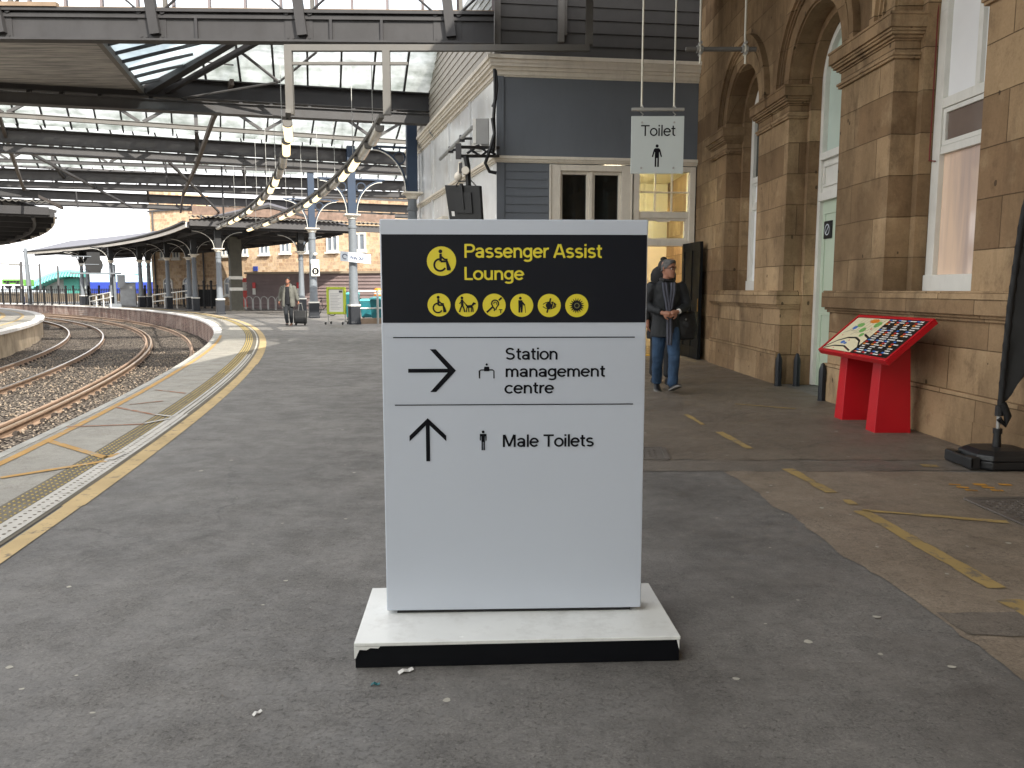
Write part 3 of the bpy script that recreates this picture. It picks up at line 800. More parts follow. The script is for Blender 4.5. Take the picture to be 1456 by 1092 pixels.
# archivolts and hood moulds
for c, hw, _ in OPEN:
    g = MB()
    for r0, r1, p in ((hw+.012, hw+.20, .028), (hw+.21, hw+.235, .05), (hw+.33, hw+.44, .09), (hw+.30, hw+.325, .05)):
        A, B = barch(c, r0, ZS+.012, 28), barch(c, r1, ZS+.012, 28)
        for i in range(28):
            (ya, za), (yb, zb), (yc, zc), (yd, zd) = A[i], A[i+1], B[i+1], B[i]
            g.hexa([(-p,ya,za),(.02,ya,za),(.02,yb,zb),(-p,yb,zb),(-p,yd,zd),(.02,yd,zd),(.02,yc,zc),(-p,yc,zc)])
    part('hood_mould', g, STONE, bld, local=True)
# sill course, dado and rough plinth
def courses(y0, y1, r0, r1):
    g = MB()
    for p, za, zb in ((.05,1.10,1.13),(.075,1.13,1.16),(.11,1.16,1.345),(.095,1.345,1.365)):
        g.box(-p, .2605, y0-(p if r0 else 0)*.5, y1+(p if r1 else 0)*.5, za, zb)
    part('sill_course', g, STONE, bld, local=True, bevel=.008)
    g = MB(); N = min(150, max(2, int((y1-y0)/.12))); cols = []
    for za, zb, p in ((0.0,.24,.075),(.24,.47,.068)):
        for i in range(N):
            ya, yb = y0+(y1-y0)*i/N, y0+(y1-y0)*(i+1)/N
            d = [p + .012*noise.noise(Vector((q*4, zz*7, 1))) for q, zz in ((ya,za),(yb,za),(yb,zb),(ya,zb))]
            g.hexa([(-d[0],ya,za),(.10,ya,za),(.10,yb,za),(-d[1],yb,za),(-d[3],ya,zb),(.10,ya,zb),(.10,yb,zb),(-d[2],yb,zb)])
    part('plinth', g, STONE, bld, local=True)
    g = MB(); g.box(-.022, .10, y0+.003, y1-.003, .472, 1.098); part('dado', g, STONE, bld, local=True)
courses(OPEN[1][0]+.84, 7.85, 1, 0); courses(-40, OPEN[1][0]-.84, 0, 1)
# windows and door
def arch_frame(g, c, r, w, x0, x1, z0):
    g.box(x0, x1, c-r, c-r+w, z0, ZS); g.box(x0, x1, c+r-w, c+r, z0, ZS)
    A, B = barch(c, r, ZS), barch(c, r-w, ZS)
    for i in range(20):
        g.hexa([(x0,*A[i]),(x1,*A[i]),(x1,*A[i+1]),(x0,*A[i+1]),(x0,*B[i]),(x1,*B[i]),(x1,*B[i+1]),(x0,*B[i+1])])
def arch_pane(x, c, r, z0, z1=None):
    g = MB()
    pts = [(x, c+r, z0)] + ([(x, y, z) for y, z in barch(c, r, ZS)] if z1 is None else [(x, c+r, z1), (x, c-r, z1)]) + [(x, c-r, z0)]
    q = [(p[0]+.008, p[1], p[2]) for p in pts]; g.loft([pts, q]); return g
def window(c, hw, kind):
    r = hw-.10; x = .40
    w = sub('window', bld)
    g = MB(); arch_frame(g, c, r, .14, x, x+.09, 1.37); g.box(x-.02, x+.10, c-r, c+r, 1.362, 1.53)
    g.box(x+.004, x+.085, c-r+.141, c+r-.141, 3.22, 3.32); g.box(x+.01, x+.08, c-r+.141, c+r-.141, 2.76, 2.84)
    g.box(x+.012, x+.075, c-.035, c+.035, 3.321, ZS+r-.17)
    part('frame', g, WHITE, w, local=True, bevel=.004)
    g = MB(); g.box(x+.02, x+.06, c-r+.142, c-r+.19, 2.845, 3.215); g.box(x+.02, x+.06, c+r-.19, c+r-.142, 2.845, 3.215); g.box(x+.02, x+.06, c-r+.191, c+r-.191, 2.845, 2.89); g.box(x+.02, x+.06, c-r+.191, c+r-.191, 3.17, 3.215)
    part('vent_sash', g, WHITE, w, local=True)
    rr = r-.13
    part('upper_pane', arch_pane(x+.055, c, rr, 3.30), BLIND if kind == 'blind' else PANEDARK, w, local=True)
    part('vent_pane', arch_pane(x+.045, c, rr, 2.82, 3.24), M('brown_reflecting_pane', (122,108,100), .12, var=.2, vs=.8, bump=0) if kind == 'blind' else BLIND, w, local=True)
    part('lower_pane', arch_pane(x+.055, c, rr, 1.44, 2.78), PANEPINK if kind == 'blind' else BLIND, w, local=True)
window(OPEN[0][0], OPEN[0][1], 'blind'); window(OPEN[2][0], OPEN[2][1], 'dark')
c, hw = OPEN[1][0], OPEN[1][1]; r = hw-.10; x = .44
d = sub('door', bld)
g = MB(); arch_frame(g, c, r, .09, x-.03, x+.09, .01); part('door_frame', g, WHITE, d, local=True, bevel=.004)
g = MB(); g.box(x+.02, x+.06, c-r+.092, c-.004, .012, 2.60); g.box(x+.02, x+.06, c+.004, c+r-.092, .012, 2.60)
for s in (-1, 1):
    for za, zb in ((.25,1.05),(1.2,2.45)):
        y0, y1 = sorted((c+s*.10, c+s*(r-.18)))
        for b in ((y0,y1,za,za+.03),(y0,y1,zb-.03,zb),(y0,y0+.03,za+.031,zb-.031),(y1-.03,y1,za+.031,zb-.031)): g.box(x+.006, x+.021, *b)
part('door_leaf', g, MINT, d, local=True)
g = MB(); g.box(x-.05, x+.08, c-r+.092, c+r-.092, 2.602, 2.72); g.box(x-.06, x+.08, c-r+.092, c+r-.092, 3.16, 3.26); g.box(x+.0, x+.07, c-r+.092, c+r-.092, 2.721, 3.159)
for s in (-1, 1):
    y0, y1 = sorted((c+s*.05, c+s*(r-.14)))
    for b in ((y0,y1,2.79,2.83),(y0,y1,3.06,3.10),(y0,y0+.04,2.831,3.059),(y1-.04,y1,2.831,3.059)): g.box(x-.025, x+.001, *b)
part('transom_panel', g, WHITE, d, local=True, bevel=.006)
part('fanlight', arch_pane(x+.04, c, r-.085, 3.25), MINTGL, d, local=True)
g = MB(); g.box(x-.004, x+.019, c+.30, c+.54, 2.08, 2.32); g2 = g
part('door_plate', g, BLACK, d, local=True, bevel=.006)
g = MB(); f = Face((x-.005, c+.42, 2.20), (0,-1,0), (0,0,1))
ink(g, f, [('a',0,0,.07,.015,0,360),('l',[(-.05,-.05),(.05,.05)],.015)], lift=.002)
part('plate_symbol', g, SIGNPALE, d, local=True)
g = MB(); g.tube([(x+.012, c-.06, 1.0), (x-.05, c-.06, 1.02), (x-.05, c-.06, 1.22), (x+.012, c-.06, 1.24)], .012); part('door_handle', g, GALV, d, local=True, smooth=40)
# thin red alarm cable beside the window
g = MB(); y = OPEN[0][0]+.795-.10
g.tube([(.375, y-.0, 4.6), (.375, y-.0, 2.9), (.370, y-.01, 2.72), (.385, y-.10, 2.70)], .007); part('cable', g, M('red_cable', (120,40,36), .5), bld, local=True)

# ------------------------------------------------------------------ grey boarded building beyond
GX, GY_, GR = -.29, 16.12, R(7.5)
gb = thing('boarded_building', 'grey painted timber station block with cream cornice, double window and lit toilet doorway', 'building', (GX, GY_, 0), GR)
W0, W1, D0, D1 = 1.17, 2.60, 2.76, 4.05            # window and doorway along the front
g = MB(); XE = 5.4
g.box(.0, W0, 0, .2, 0, 3.86); g.box(W1, D0, 0, .2, 0, 3.86); g.box(D1, XE, 0, .2, 0, 3.86); g.box(W0, W1, 0, .2, 0, 1.0)
g.box(.0, XE, 0, .2, 3.862, 5.6)
for i in range(24):                                                    # boards of the lower storey
    z = .02 + i*.16
    for a, b in ((.16, W0-.16), (W1+.16 if W1+.16 < D0-.16 else W1, W1)):
        if b > a: g.hexa([(a,-.022,z),(b,-.022,z),(b,0,z),(a,0,z),(a,-.006,z+.157),(b,-.006,z+.157),(b,0,z+.157),(a,0,z+.157)])
g.box(-.012, .14, -.03, .02, 0, 3.86); g.box(-.012, .13, -.03, .02, 4.0, 5.5)
part('front_wall', g, GREYP, gb, local=True)
def cornice(lay, x0, x1):
    g = MB()
    for p, za, zb in lay: g.box(x0-p, x1, -p, .02, za, zb)
    return g
LAYC = ((.02,5.49,5.52),(.05,5.52,5.56),(.05,5.56,5.60),(.09,5.60,5.66),(.14,5.66,5.72),(.16,5.72,5.79),(.20,5.79,5.86))
LAYB = ((.03,3.862,3.89),(.06,3.89,3.93),(.09,3.93,3.985))
part('cornice', cornice(LAYC, 0, XE), CREAM, gb, local=True); part('string_course', cornice(LAYB, 0, XE), CREAM, gb, local=True)
w = sub('window', gb); mid = (W0+W1)/2
g = MB()
for a, b in ((W0-.10, W0+.09), (W1-.09, W1+.10)): g.box(a, b, -.06, .12, .95, 3.84)
for a, b in ((W0-.13, W0-.10), (W1+.10, W1+.13)): g.box(a, b, -.08, .02, .95, 3.84)
g.box(W0+.09, W1-.09, -.06, .12, 3.72, 3.84); g.box(mid-.035, mid+.035, -.03, .12, 1.0, 3.72); g.box(W0-.14, W1+.14, -.12, .02, .93, .95)
for a, b in ((W0+.09, mid-.035), (mid+.035, W1-.09)):
    g.box(a, a+.05, .01, .08, 1.0, 3.72); g.box(b-.05, b, .01, .08, 1.0, 3.72); g.box(a+.05, b-.05, .01, .08, 3.66, 3.72); g.box(a+.05, b-.05, .01, .08, 2.66, 2.76); g.box(a+.05, b-.05, .01, .08, 1.0, 1.08)
part('frame', g, CREAM, w, local=True, bevel=.006)
g = MB(); g.box(W0+.1, W1-.1, .085, .095, 1.0, 3.70); part('pane', g, PANEDARK, w, local=True)
# lit doorway
dr = sub('doorway', gb)
g = MB()
g.box(D0, D0+.12, -.06, .14, 0, 3.84); g.box(D1-.12, D1, -.06, .14, 0, 3.84); g.box(D0+.12, D1-.12, -.06, .14, 3.74, 3.84)
g.box(D0+.12, D1-.12, -.03, .12, 2.82, 2.95); g.box(D0+.12, D1-.12, -.05, .13, 2.26, 2.38); g.box(D0+.12, D0+.19, -.01, .10, 2.38, 2.82); g.box(D1-.19, D1-.12, -.01, .10, 2.38, 2.82)
g.box(D0+.19, D1-.19, -.005, .09, 2.38, 2.42); g.box(D0+.19, D1-.19, -.005, .09, 2.77, 2.82)
part('frame', g, CREAM, dr, local=True, bevel=.005)
g = MB(); wd = (D1-D0-.24)/3
for i in (1, 2): g.box(D0+.12+wd*i-.012, D0+.12+wd*i+.012, .02, .06, 2.95, 3.74)
g.box(D0+.12, D1-.12, .025, .055, 3.33, 3.355); g.box(D0+.5, D0+.78, -.015, .0, 2.745, 2.785)
part('glazing_bars', g, CREAM, dr, local=True)
g = MB(); g.box(D0+.12, D1-.12, .058, .066, 2.95, 3.74); g.box(D0+.19, D1-.19, .05, .058, 2.42, 2.77); part('pane', g, CLEAR, dr, local=True)
g = MB()                                                              # lobby behind the door
x0, x1, y1 = D0-.55, D1+.35, 2.6
g.box(x0-.05, x0, .2, y1, 0, 3.85); g.box(x1, x1+.05, .2, y1, 0, 3.85); g.box(x0, x1, y1, y1+.05, 0, 3.85); g.box(x0, x1, .2, y1, 3.85, 3.9)
part('lobby', g, ROOMCREAM, dr, local=True)
g = MB(); g.box(x0, x1, .0, y1, .005, .012); part('lobby_floor', g, m_asphalt('lobby_floor', (120,108,84), (140,126,98), (150,140,120)), dr, local=True)
g = MB(); g.box(D0+.12, D1-.12, .02, .16, .0125, .022); part('threshold', g, M('yellow_nosing', (214,176,40), .5, var=.1, grime=.3), dr, local=True)
g = MB(); g.box(D0+.62, D0+.86, 2.575, 2.595, 2.05, 2.25); part('notice', g, MAPRED, dr, local=True)
g = MB(); g.box(D0-.50, D0-.10, .5, 1.6, 3.70, 3.80); part('lobby_lamp', g, m_emit('lobby_tube', (255,240,208), 17), dr, local=True)
leaf = sub('open_door', gb)
hx, hy = D1-.17, -.02; da = R(-90); ux = Vector((math.cos(da), math.sin(da), 0)); uy = Vector((-ux.y, ux.x, 0))
def dbox(g, a, b, t0, t1, z0, z1):
    P = lambda s, t, z: Vector((hx, hy, 0)) + ux*s + uy*t + Vector((0,0,z))
    g.hexa([P(a,t0,z0),P(b,t0,z0),P(b,t1,z0),P(a,t1,z0),P(a,t0,z1),P(b,t0,z1),P(b,t1,z1),P(a,t1,z1)])
g = MB(); dbox(g, 0, 1.02, -.045, -.005, .02, 2.30)
for a, b in ((.0,.13),(.45,.57),(.89,1.02)): dbox(g, a, b, -.065, -.0455, .02, 2.30)
for z0, z1 in ((.02,.25),(1.0,1.16),(2.14,2.30)):
    for a, b in ((.131,.449),(.571,.889)): dbox(g, a, b, -.062, -.0455, z0, z1)
part('door_leaf', g, M('door_black_green', (14,18,21), .7, var=.12, spec=.2), leaf, local=True)
g = MB(); dbox(g, .955, .985, -.075, -.065, .95, 1.2); part('brass_plate', g, M('brass', (150,110,44), .35, .8), leaf, local=True)
# boarded gable over the front
g = MB()
for i in range(16):
    z = 5.87 + i*.245
    g.hexa([(-.02,-.03,z),(XE,-.03,z),(XE,.02,z),(-.02,.02,z),(-.02,-.008,z+.242),(XE,-.008,z+.242),(XE,.02,z+.242),(-.02,.02,z+.242)])
part('gable_boards', g, GREYB, gb, local=True)
g = MB(); g.box(-.06, .06, -.10, -.032, 5.9, 9.6); g.box(1.18, 1.30, -.14, -.033, 6.15, 9.6); g.box(1.30, 1.36, -.09, -.033, 6.3, 9.6)
part('gable_post', g, M('post_grey', (112,110,106), .6, grime=.3), gb, local=True)
g = MB(); g.box(0, XE, .25, 10, 5.9, 6.0); part('ceiling', g, STEEL_D, gb, local=True)
# long side wall following the curve
SW = [Vector((-.30, 16.13, 0)), Vector((-3.32, 26.8, 0))]
sdv = (SW[1]-SW[0]).normalized(); snv = Vector((-sdv.y, sdv.x, 0))      # snv points to the platform side
LEN = (SW[1]-SW[0]).length
def SP(s, n, z): return SW[0] + sdv*s + snv*n + Vector((0,0,z))
def sbox(g, s0, s1, n0, n1, z0, z1):
    g.hexa([SP(s0,n0,z0),SP(s1,n0,z0),SP(s1,n1,z0),SP(s0,n1,z0),SP(s0,n0,z1),SP(s1,n0,z1),SP(s1,n1,z1),SP(s0,n1,z1)])
g = MB(); sbox(g, .03, LEN, -.2, 0, 0, 5.55)
for s in (2.2, 4.6, 7.0, 9.2): sbox(g, s, s+.12, 0, .04, 0, 5.5)
part('side_wall', g, SIDEWHITE, gb)
g = MB()
for p, za, zb in LAYC: sbox(g, .0, LEN, 0, p, za, zb)
part('side_cornice', g, CREAM, gb)
g = MB()
for p, za, zb in LAYB: sbox(g, .0, LEN, 0, p, za, zb)
part('side_string_course', g, CREAM, gb)
g = MB()
for i in range(11):
    z = 5.865 + i*.17
    g.hexa([SP(.1,-.12,z),SP(LEN,-.12,z),SP(LEN,.03,z),SP(.1,.03,z),SP(.1,-.12,z+.165),SP(LEN,-.12,z+.165),SP(LEN,.012,z+.165),SP(.1,.012,z+.165)])
part('side_gable_boards', g, M('pale_boards', (170,164,154), .6, var=.08, grime=.4, grime_col=(90,84,78)), gb)
sw = sub('side_window', gb)
g = MB()
sbox(g, 4.9, 8.9, 0, .12, 2.98, 3.16); sbox(g, 4.8, 9.0, 0, .17, 3.16, 3.24)
for s in (4.9, 5.85, 6.8, 7.75, 8.7): sbox(g, s, s+.18, 0, .08, .9, 2.975)
sbox(g, 4.8, 9.0, 0, .14, .82, .9)
part('frame', g, CREAM, sw)
g = MB(); sbox(g, 5.08, 8.7, .01, .03, .9, 2.975); part('pane', g, PANEGREY, sw)
# unseen canopy added behind the viewer to hold back sky light
rc = thing('rear_shade_canopy', 'dark boarded canopy roof added behind the viewer to block light', 'canopy', (0,-8,6.6))
g = MB(); g.box(-.6, 4.2, -40, .4, 6.85, 6.95); part('boards', g, GREYB, rc)
g = MB()
for y in (0,-5,-12): g.box(-.6, 3.9, y, y+.2, 6.6, 6.848)
part('beams', g, STEEL_D, rc)
wc = thing('wall_shade_canopy', 'dark boarded canopy added along the stone wall to shade the floor', 'canopy', (2,8,6.9))  # unseen canopy, added so the floor darkens towards the wall
g = MB(); g.box(-.6, 4.2, .45, 15.6, 6.85, 6.95); part('boards', g, GREYB, wc)
g = MB()
for y in (3,6,12): g.box(-.6, 3.7, y, y+.16, 6.6, 6.848)
part('beams', g, STEEL_D, wc)
sr = thing('rear_shade_vault', 'arched glass roof added over the tracks behind the viewer to dim the light', 'roof', (-20,-30,9))  # unseen vault, added to dim and soften light from the rear
g = MB(); N = 12
for i in range(N):
    t0, t1 = math.pi*i/N, math.pi*(i+1)/N
    P = lambda t, y, k: Vector((-22+19*math.cos(t), y, 6.9+5.5*math.sin(t)+k))
    g.hexa([P(t0,-60,0),P(t1,-60,0),P(t1,-5,0),P(t0,-5,0),P(t0,-60,.2),P(t1,-60,.2),P(t1,-5,.2),P(t0,-5,.2)])
part('vault', g, GLASSF, sr)
g = MB()
for x in (-41, -3.2):
    for y in (-5.5,-14,-24,-34,-44,-54): g.box(x-.2, x+.2, y-.2, y+.2, -1, 6.9)
part('supports', g, STEEL_D, sr)
# ------------------------------------------------------------------ wayfinding sign in the foreground
sg = thing('wayfinding_sign', 'white freestanding sign board reading Passenger Assist Lounge on a black-edged plinth', 'sign', (0.03, 3.08, 0), 0)
bl, br_, bkr = Vector((-.577, 2.780, 0)), Vector((.628, 2.840, 0)), Vector((.60, 3.385, 0))
bu = (br_-bl).normalized(); bv = Vector((-bu.y, bu.x, 0)); BW = (br_-bl).length; BD = .545
def bp(a, b, z): return bl + bu*a + bv*b + Vector((0,0,z))
g = MB(); g.hexa([bp(.004,.004,.002), bp(BW-.004,.004,.002), bp(BW-.004,BD-.004,.002), bp(.004,BD-.004,.002), bp(.004,.004,.083), bp(BW-.004,.004,.083), bp(BW-.004,BD-.004,.083), bp(.004,BD-.004,.083)])
part('plinth_skirt', g, SIGNSKIRT, sg)
g = MB(); g.hexa([bp(0,0,.0835), bp(BW,0,.0835), bp(BW,BD,.0835), bp(0,BD,.0835), bp(0,0,.098), bp(BW,0,.098), bp(BW,BD,.098), bp(0,BD,.098)])
part('plinth_top', g, SIGNTOP, sg, bevel=.003)
g = MB()                                              # chipped black vinyl at the corner
def fp(a, z): return bp(a, .0025, z)
pts = [(0,.083),(.095,.083),(.088,.076),(.06,.078),(.045,.07),(.02,.072),(.012,.055),(.006,.04),(0,.038)]
g.loft([[fp(a, z) for a, z in pts], [fp(a, z) - bv*.002 + bv*.0 for a, z in pts]]); part('chipped_edge', g, SIGNTOP, sg); g = MB(); pts2 = [(BW-.004,.083),(BW-.014,.083),(BW-.008,.06),(BW-.004,.045)]
g.loft([[fp(a, z) for a, z in pts2], [fp(a, z) - bv*.002 for a, z in pts2]])
part('chipped_edge', g, SIGNTOP, sg)
pl, pr = Vector((-.497, 3.042, 0)), Vector((.517, 3.078, 0)); pu = (pr-pl).normalized(); pv = Vector((-pu.y, pu.x, 0)); PW = (pr-pl).length
ZB, ZP = .112, 1.668
def pp(a, b, z): return pl + pu*a + pv*b + Vector((0,0,z))
def pbox(g, a0, a1, b0, b1, z0, z1):
    g.hexa([pp(a0,b0,z0),pp(a1,b0,z0),pp(a1,b1,z0),pp(a0,b1,z0),pp(a0,b0,z1),pp(a1,b0,z1),pp(a1,b1,z1),pp(a0,b1,z1)])
ZP = gplane(730, 312, pl, pv).z
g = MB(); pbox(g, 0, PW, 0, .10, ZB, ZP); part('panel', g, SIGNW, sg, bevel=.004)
g = MB(); pbox(g, .04, PW-.04, .012, .088, .0985, ZB-.0005); part('panel_foot', g, BLACKM, sg)
PF = Face(pl, pu, (0,0,1))
def sp(px, py):
    q = gplane(px, py, pl, pv) - pl
    return q.dot(pu), q.z
def rect(x0, z0, x1, z1, lift): return None
def plate(name, mat, x0, x1, z0, z1, lift=.0012):
    g = MB(); g.poly([PF.at(x0,z0,lift), PF.at(x1,z0,lift), PF.at(x1,z1,lift), PF.at(x0,z1,lift)]); return part(name, g, mat, sg, recalc=False)
hx0, hz0 = sp(544.5, 459); hx1, hz1 = sp(919.5, 334)
hd = plate('header_panel', SIGNBLK, .006, PW-.004, hz0, hz1)
def stext(name, mat, s, px0, px1, pybase, pycap, bold=.0, lift=.0022, parent=None):
    x0, z = sp(px0, pybase); x1, _ = sp(px1, pybase); _, zc = sp(px0, pycap)
    g = MB(); text(g, PF, s, x0, z, x1-x0, lift=lift, bold=bold, height=zc-z); return part(name, g, mat, parent or sg, recalc=False)
stext('lettering', SIGNYEL, 'Passenger Assist', 660, 855, 366.5, 347, .006, parent=hd)
stext('lettering', SIGNYEL, 'Lounge', 660, 744, 398, 379.5, .006, parent=hd)
stext('lettering', INK, 'Station', 718.5, 792.5, 511.5, 494.5, .004)
stext('lettering', INK, 'management', 719, 859.5, 536, 519.5, .004)
stext('lettering', INK, 'centre', 718.5, 786.5, 559.5, 543, .004)
stext('lettering', INK, 'Male Toilets', 714.5, 843.5, 635.5, 618, .004)
for px0, px1, py in ((559, 902.5, 480), (561.5, 900, 576)):
    x0, z = sp(px0, py); x1, _ = sp(px1, py); plate('rule_line', INK, x0, x1, z-.002, z+.002, .002)
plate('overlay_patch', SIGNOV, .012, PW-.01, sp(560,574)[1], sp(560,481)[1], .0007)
def mark(name, mat, prims, px, py, kpx, lift=.0022, parent=None):
    x, z = sp(px, py); x2, _ = sp(px+kpx, py)
    g = MB(); ink(g, PF, prims, x, z, x2-x, lift); return part(name, g, mat, parent or sg, recalc=False)
mark('right_arrow', INK, [('l',[(-1,0),(.86,0)],.165),('p',[(-.09,.9),(.16,.9),(1.0,0),(.72,0)]),('p',[(.72,0),(1.0,0),(.16,-.9),(-.09,-.9)])], 614.5, 527, 34)
mark('up_arrow', INK, [('l',[(0,-1.1),(0,.95)],.19),('p',[(-.9,.18),(-.9,-.10),(0,.78),(0,1.05)]),('p',[(.9,.18),(.9,-.10),(0,.78),(0,1.05)])], 608.5, 624.5, 29)
MAN = [('c',0,.86,.14),('p',[(-.30,.66),(.30,.66),(.34,.60),(.34,-.02),(.24,-.02),(.22,.42),(.17,.42),(.17,-1.0),(.03,-1.0),(.03,-.15),(-.03,-.15),(-.03,-1.0),(-.17,-1.0),(-.17,.42),(-.22,.42),(-.24,-.02),(-.34,-.02),(-.34,.60)])]
mark('male_pictogram', INK, MAN, 687, 626, 14.2)
mark('desk_pictogram', INK, [('c',0,.95,.16),('p',[(-.30,.66),(.30,.66),(.36,.5),(.36,.02),(-.36,.02),(-.36,.5)]),('l',[(-1,-.98),(-1,.06),(-.8,.20),(.8,.20),(1,.06),(1,-.98)],.16)], 692, 528, 10.3)
CHAIR = [('c',-.07,.66,.13),('l',[(-.06,.5),(-.06,-.02)],.17),('l',[(-.06,.34),(.20,.12),(.42,.10)],.12),('l',[(-.06,-.02),(.36,-.02),(.50,-.56),(.62,-.56)],.15),('a',-.10,-.26,.40,.13,75,330)]
DOG = [('c',-.40,.62,.12),('l',[(-.40,.48),(-.38,.0)],.22),('l',[(-.38,.02),(-.52,-.30),(-.62,-.60)],.12),('l',[(-.36,.02),(-.24,-.28),(-.16,-.60)],.12),('l',[(-.40,.40),(-.62,.10)],.09),('l',[(-.36,.40),(-.12,.12),(.10,-.08)],.08),
       ('l',[(.0,-.14),(.52,-.10)],.24),('l',[(.50,-.02),(.66,.20)],.18),('p',[(.56,.26),(.80,.18),(.80,.06),(.60,.04)]),('l',[(.03,-.2),(-.02,-.6)],.09),('l',[(.16,-.2),(.20,-.6)],.09),('l',[(.44,-.2),(.40,-.6)],.09),('l',[(.54,-.2),(.56,-.6)],.09),('l',[(0,-.1),(-.10,.10)],.07)]
EAR = [('a',.08,.14,.30,.12,-30,200),('l',[(-.20,.06),(-.10,-.16),(.04,-.34),(.0,-.5)],.11),('l',[(.34,.0),(.20,-.20),(.14,-.40)],.10),('a',.10,.14,.13,.07,-40,200),('l',[(.40,.42),(.66,.66)],.15),('l',[(-.64,-.62),(-.16,-.16)],.15),('l',[(.42,-.38),(.72,-.38)],.08),('l',[(.57,-.38),(.57,-.70)],.08)]
CANE = [('c',-.12,.62,.12),('p',[(-.30,.44),(.06,.44),(.10,.0),(.06,-.62),(-.08,-.62),(-.10,-.1),(-.14,-.62),(-.28,-.62),(-.28,0)]),('l',[(.0,.36),(.22,.04),(.30,.04)],.10),('l',[(.26,.06),(.34,-.64)],.05)]
LOWVIS = [('a',0,-.52,.82,.07,48,132),('a',0,.52,.82,.07,228,312),('c',-.04,0,.27),('l',[(-.20,-.62),(.12,.62)],.14),('l',[(.18,-.3),(.32,.34)],.10),('l',[(.36,-.24),(.48,.24)],.09),('l',[(.52,-.12),(.58,.14)],.07)]
SUNF = [('c',0,0,.42)] + [('p',[(.38*math.cos(t-.18), .38*math.sin(t-.18)), (.64*math.cos(t-.02), .64*math.sin(t-.02)), (.64*math.cos(t+.02), .64*math.sin(t+.02)), (.38*math.cos(t+.18), .38*math.sin(t+.18))]) for t in [2*math.pi*i/18 for i in range(18)]]
def badge(px, py, kpx, prims, name, ring=False):
    o = mark('badge', SIGNYEL, [('c',0,0,1)], px, py, kpx, .0020, hd)
    mark(name, SIGNBLK, prims, px, py, kpx, .0030, o)
    if ring: mark('flower_ring', M('badge_olive', (120,118,70), .4, var=0, bump=0), [('a',0,0,.20,.07,0,360)], px, py, kpx, .0038, o)
badge(627.8, 371.3, 20.8, CHAIR, 'wheelchair_pictogram')
for i, (pr_, nm) in enumerate(((CHAIR,'wheelchair_pictogram'),(DOG,'guide_dog_pictogram'),(EAR,'hearing_loop_pictogram'),(CANE,'cane_pictogram'),(LOWVIS,'low_vision_pictogram'),(SUNF,'sunflower_pictogram'))):
    badge(624.3 + i*39.15, 433.6 + i*.18, 16.4, pr_, nm, i == 5)

# ------------------------------------------------------------------ hanging toilet sign
TY = 9.0
ts = thing('toilet_sign', 'square white Toilet sign with a man pictogram hung from two rods', 'sign', (1.60, TY, 2.64), 0)
a, b = gy(896.5, 247, TY), gy(974.5, 165, TY); x0, x1, z0, z1 = a.x, b.x-.01, a.z, b.z
TX = (x0+x1)/2
g = MB(); g.box(x0, x1, TY, TY+.012, z0, z1); part('panel', g, M('acrylic_sign', (198,206,204), .18, var=.02, bump=0), ts, bevel=.003)
TF = Face((x0, TY, z0), (1,0,0), (0,0,1)); wS, hS = x1-x0, z1-z0
g = MB(); text(g, TF, 'Toilet', wS*.19, hS*.655, wS*.64, lift=.002, height=hS*.19, pen=.085); part('lettering', g, INK, ts, recalc=False)
MAN2 = [('c',0,.86,.14),('p',[(-.18,.66),(.18,.66),(.29,.56),(.47,-.10),(.36,-.14),(.21,.34),(.19,.32),(.19,-1.0),(.05,-1.0),(.05,-.22),(-.05,-.22),(-.05,-1.0),(-.19,-1.0),(-.19,.32),(-.21,.34),(-.36,-.14),(-.47,-.10),(-.29,.56)])]
g = MB(); ink(g, TF, MAN2, wS*.495, hS*.315, hS*.195, .002); part('male_pictogram', g, INK, ts, recalc=False)
TB = Face((x1, TY+.012, z0), (-1,0,0), (0,0,1))
g = MB(); text(g, TB, 'Toilet', wS*.19, hS*.655, wS*.64, lift=.002, height=hS*.185); ink(g, TB, MAN2, wS*.495, hS*.315, hS*.195, .002); part('back_lettering', g, INK, ts, recalc=False)
for u in (.2, .81):
    for v in (.10, .89):
        g = MB(); c = TF.at(wS*u, hS*v)
        g.tube([c+Vector((0,-.008,0)), c+Vector((0,.02,0))], .011, 10); part('fixing_bolt', g, GALV, ts, smooth=40)
zb = z1 + .055
g = MB(); g.box(x0+.002, x1-.002, TY-.012, TY+.024, zb, zb+.032); part('hanger_bar', g, GALV, ts, bevel=.003)
for u in (.19, .80):
    xx = x0+wS*u
    g = MB(); g.tube([(xx, TY+.006, zb+.03), (xx, TY+.006, 6.70)], .011, 8); part('hanger_rod', g, M('pale_rod', (190,186,172), .4, .4), ts, smooth=40)
    g = MB(); g.tube([(xx, TY+.006, z1-.003), (xx+.02, TY+.006, z1+.02), (xx-.01, TY+.006, zb-.012), (xx, TY+.006, zb+.005)], .006, 6); g.tube([(xx-.02, TY-.016, zb+.045), (xx+.02, TY-.016, zb+.02), (xx, TY+.006, zb+.075)], .007, 6); part('shackle', g, GALV, ts, smooth=40)
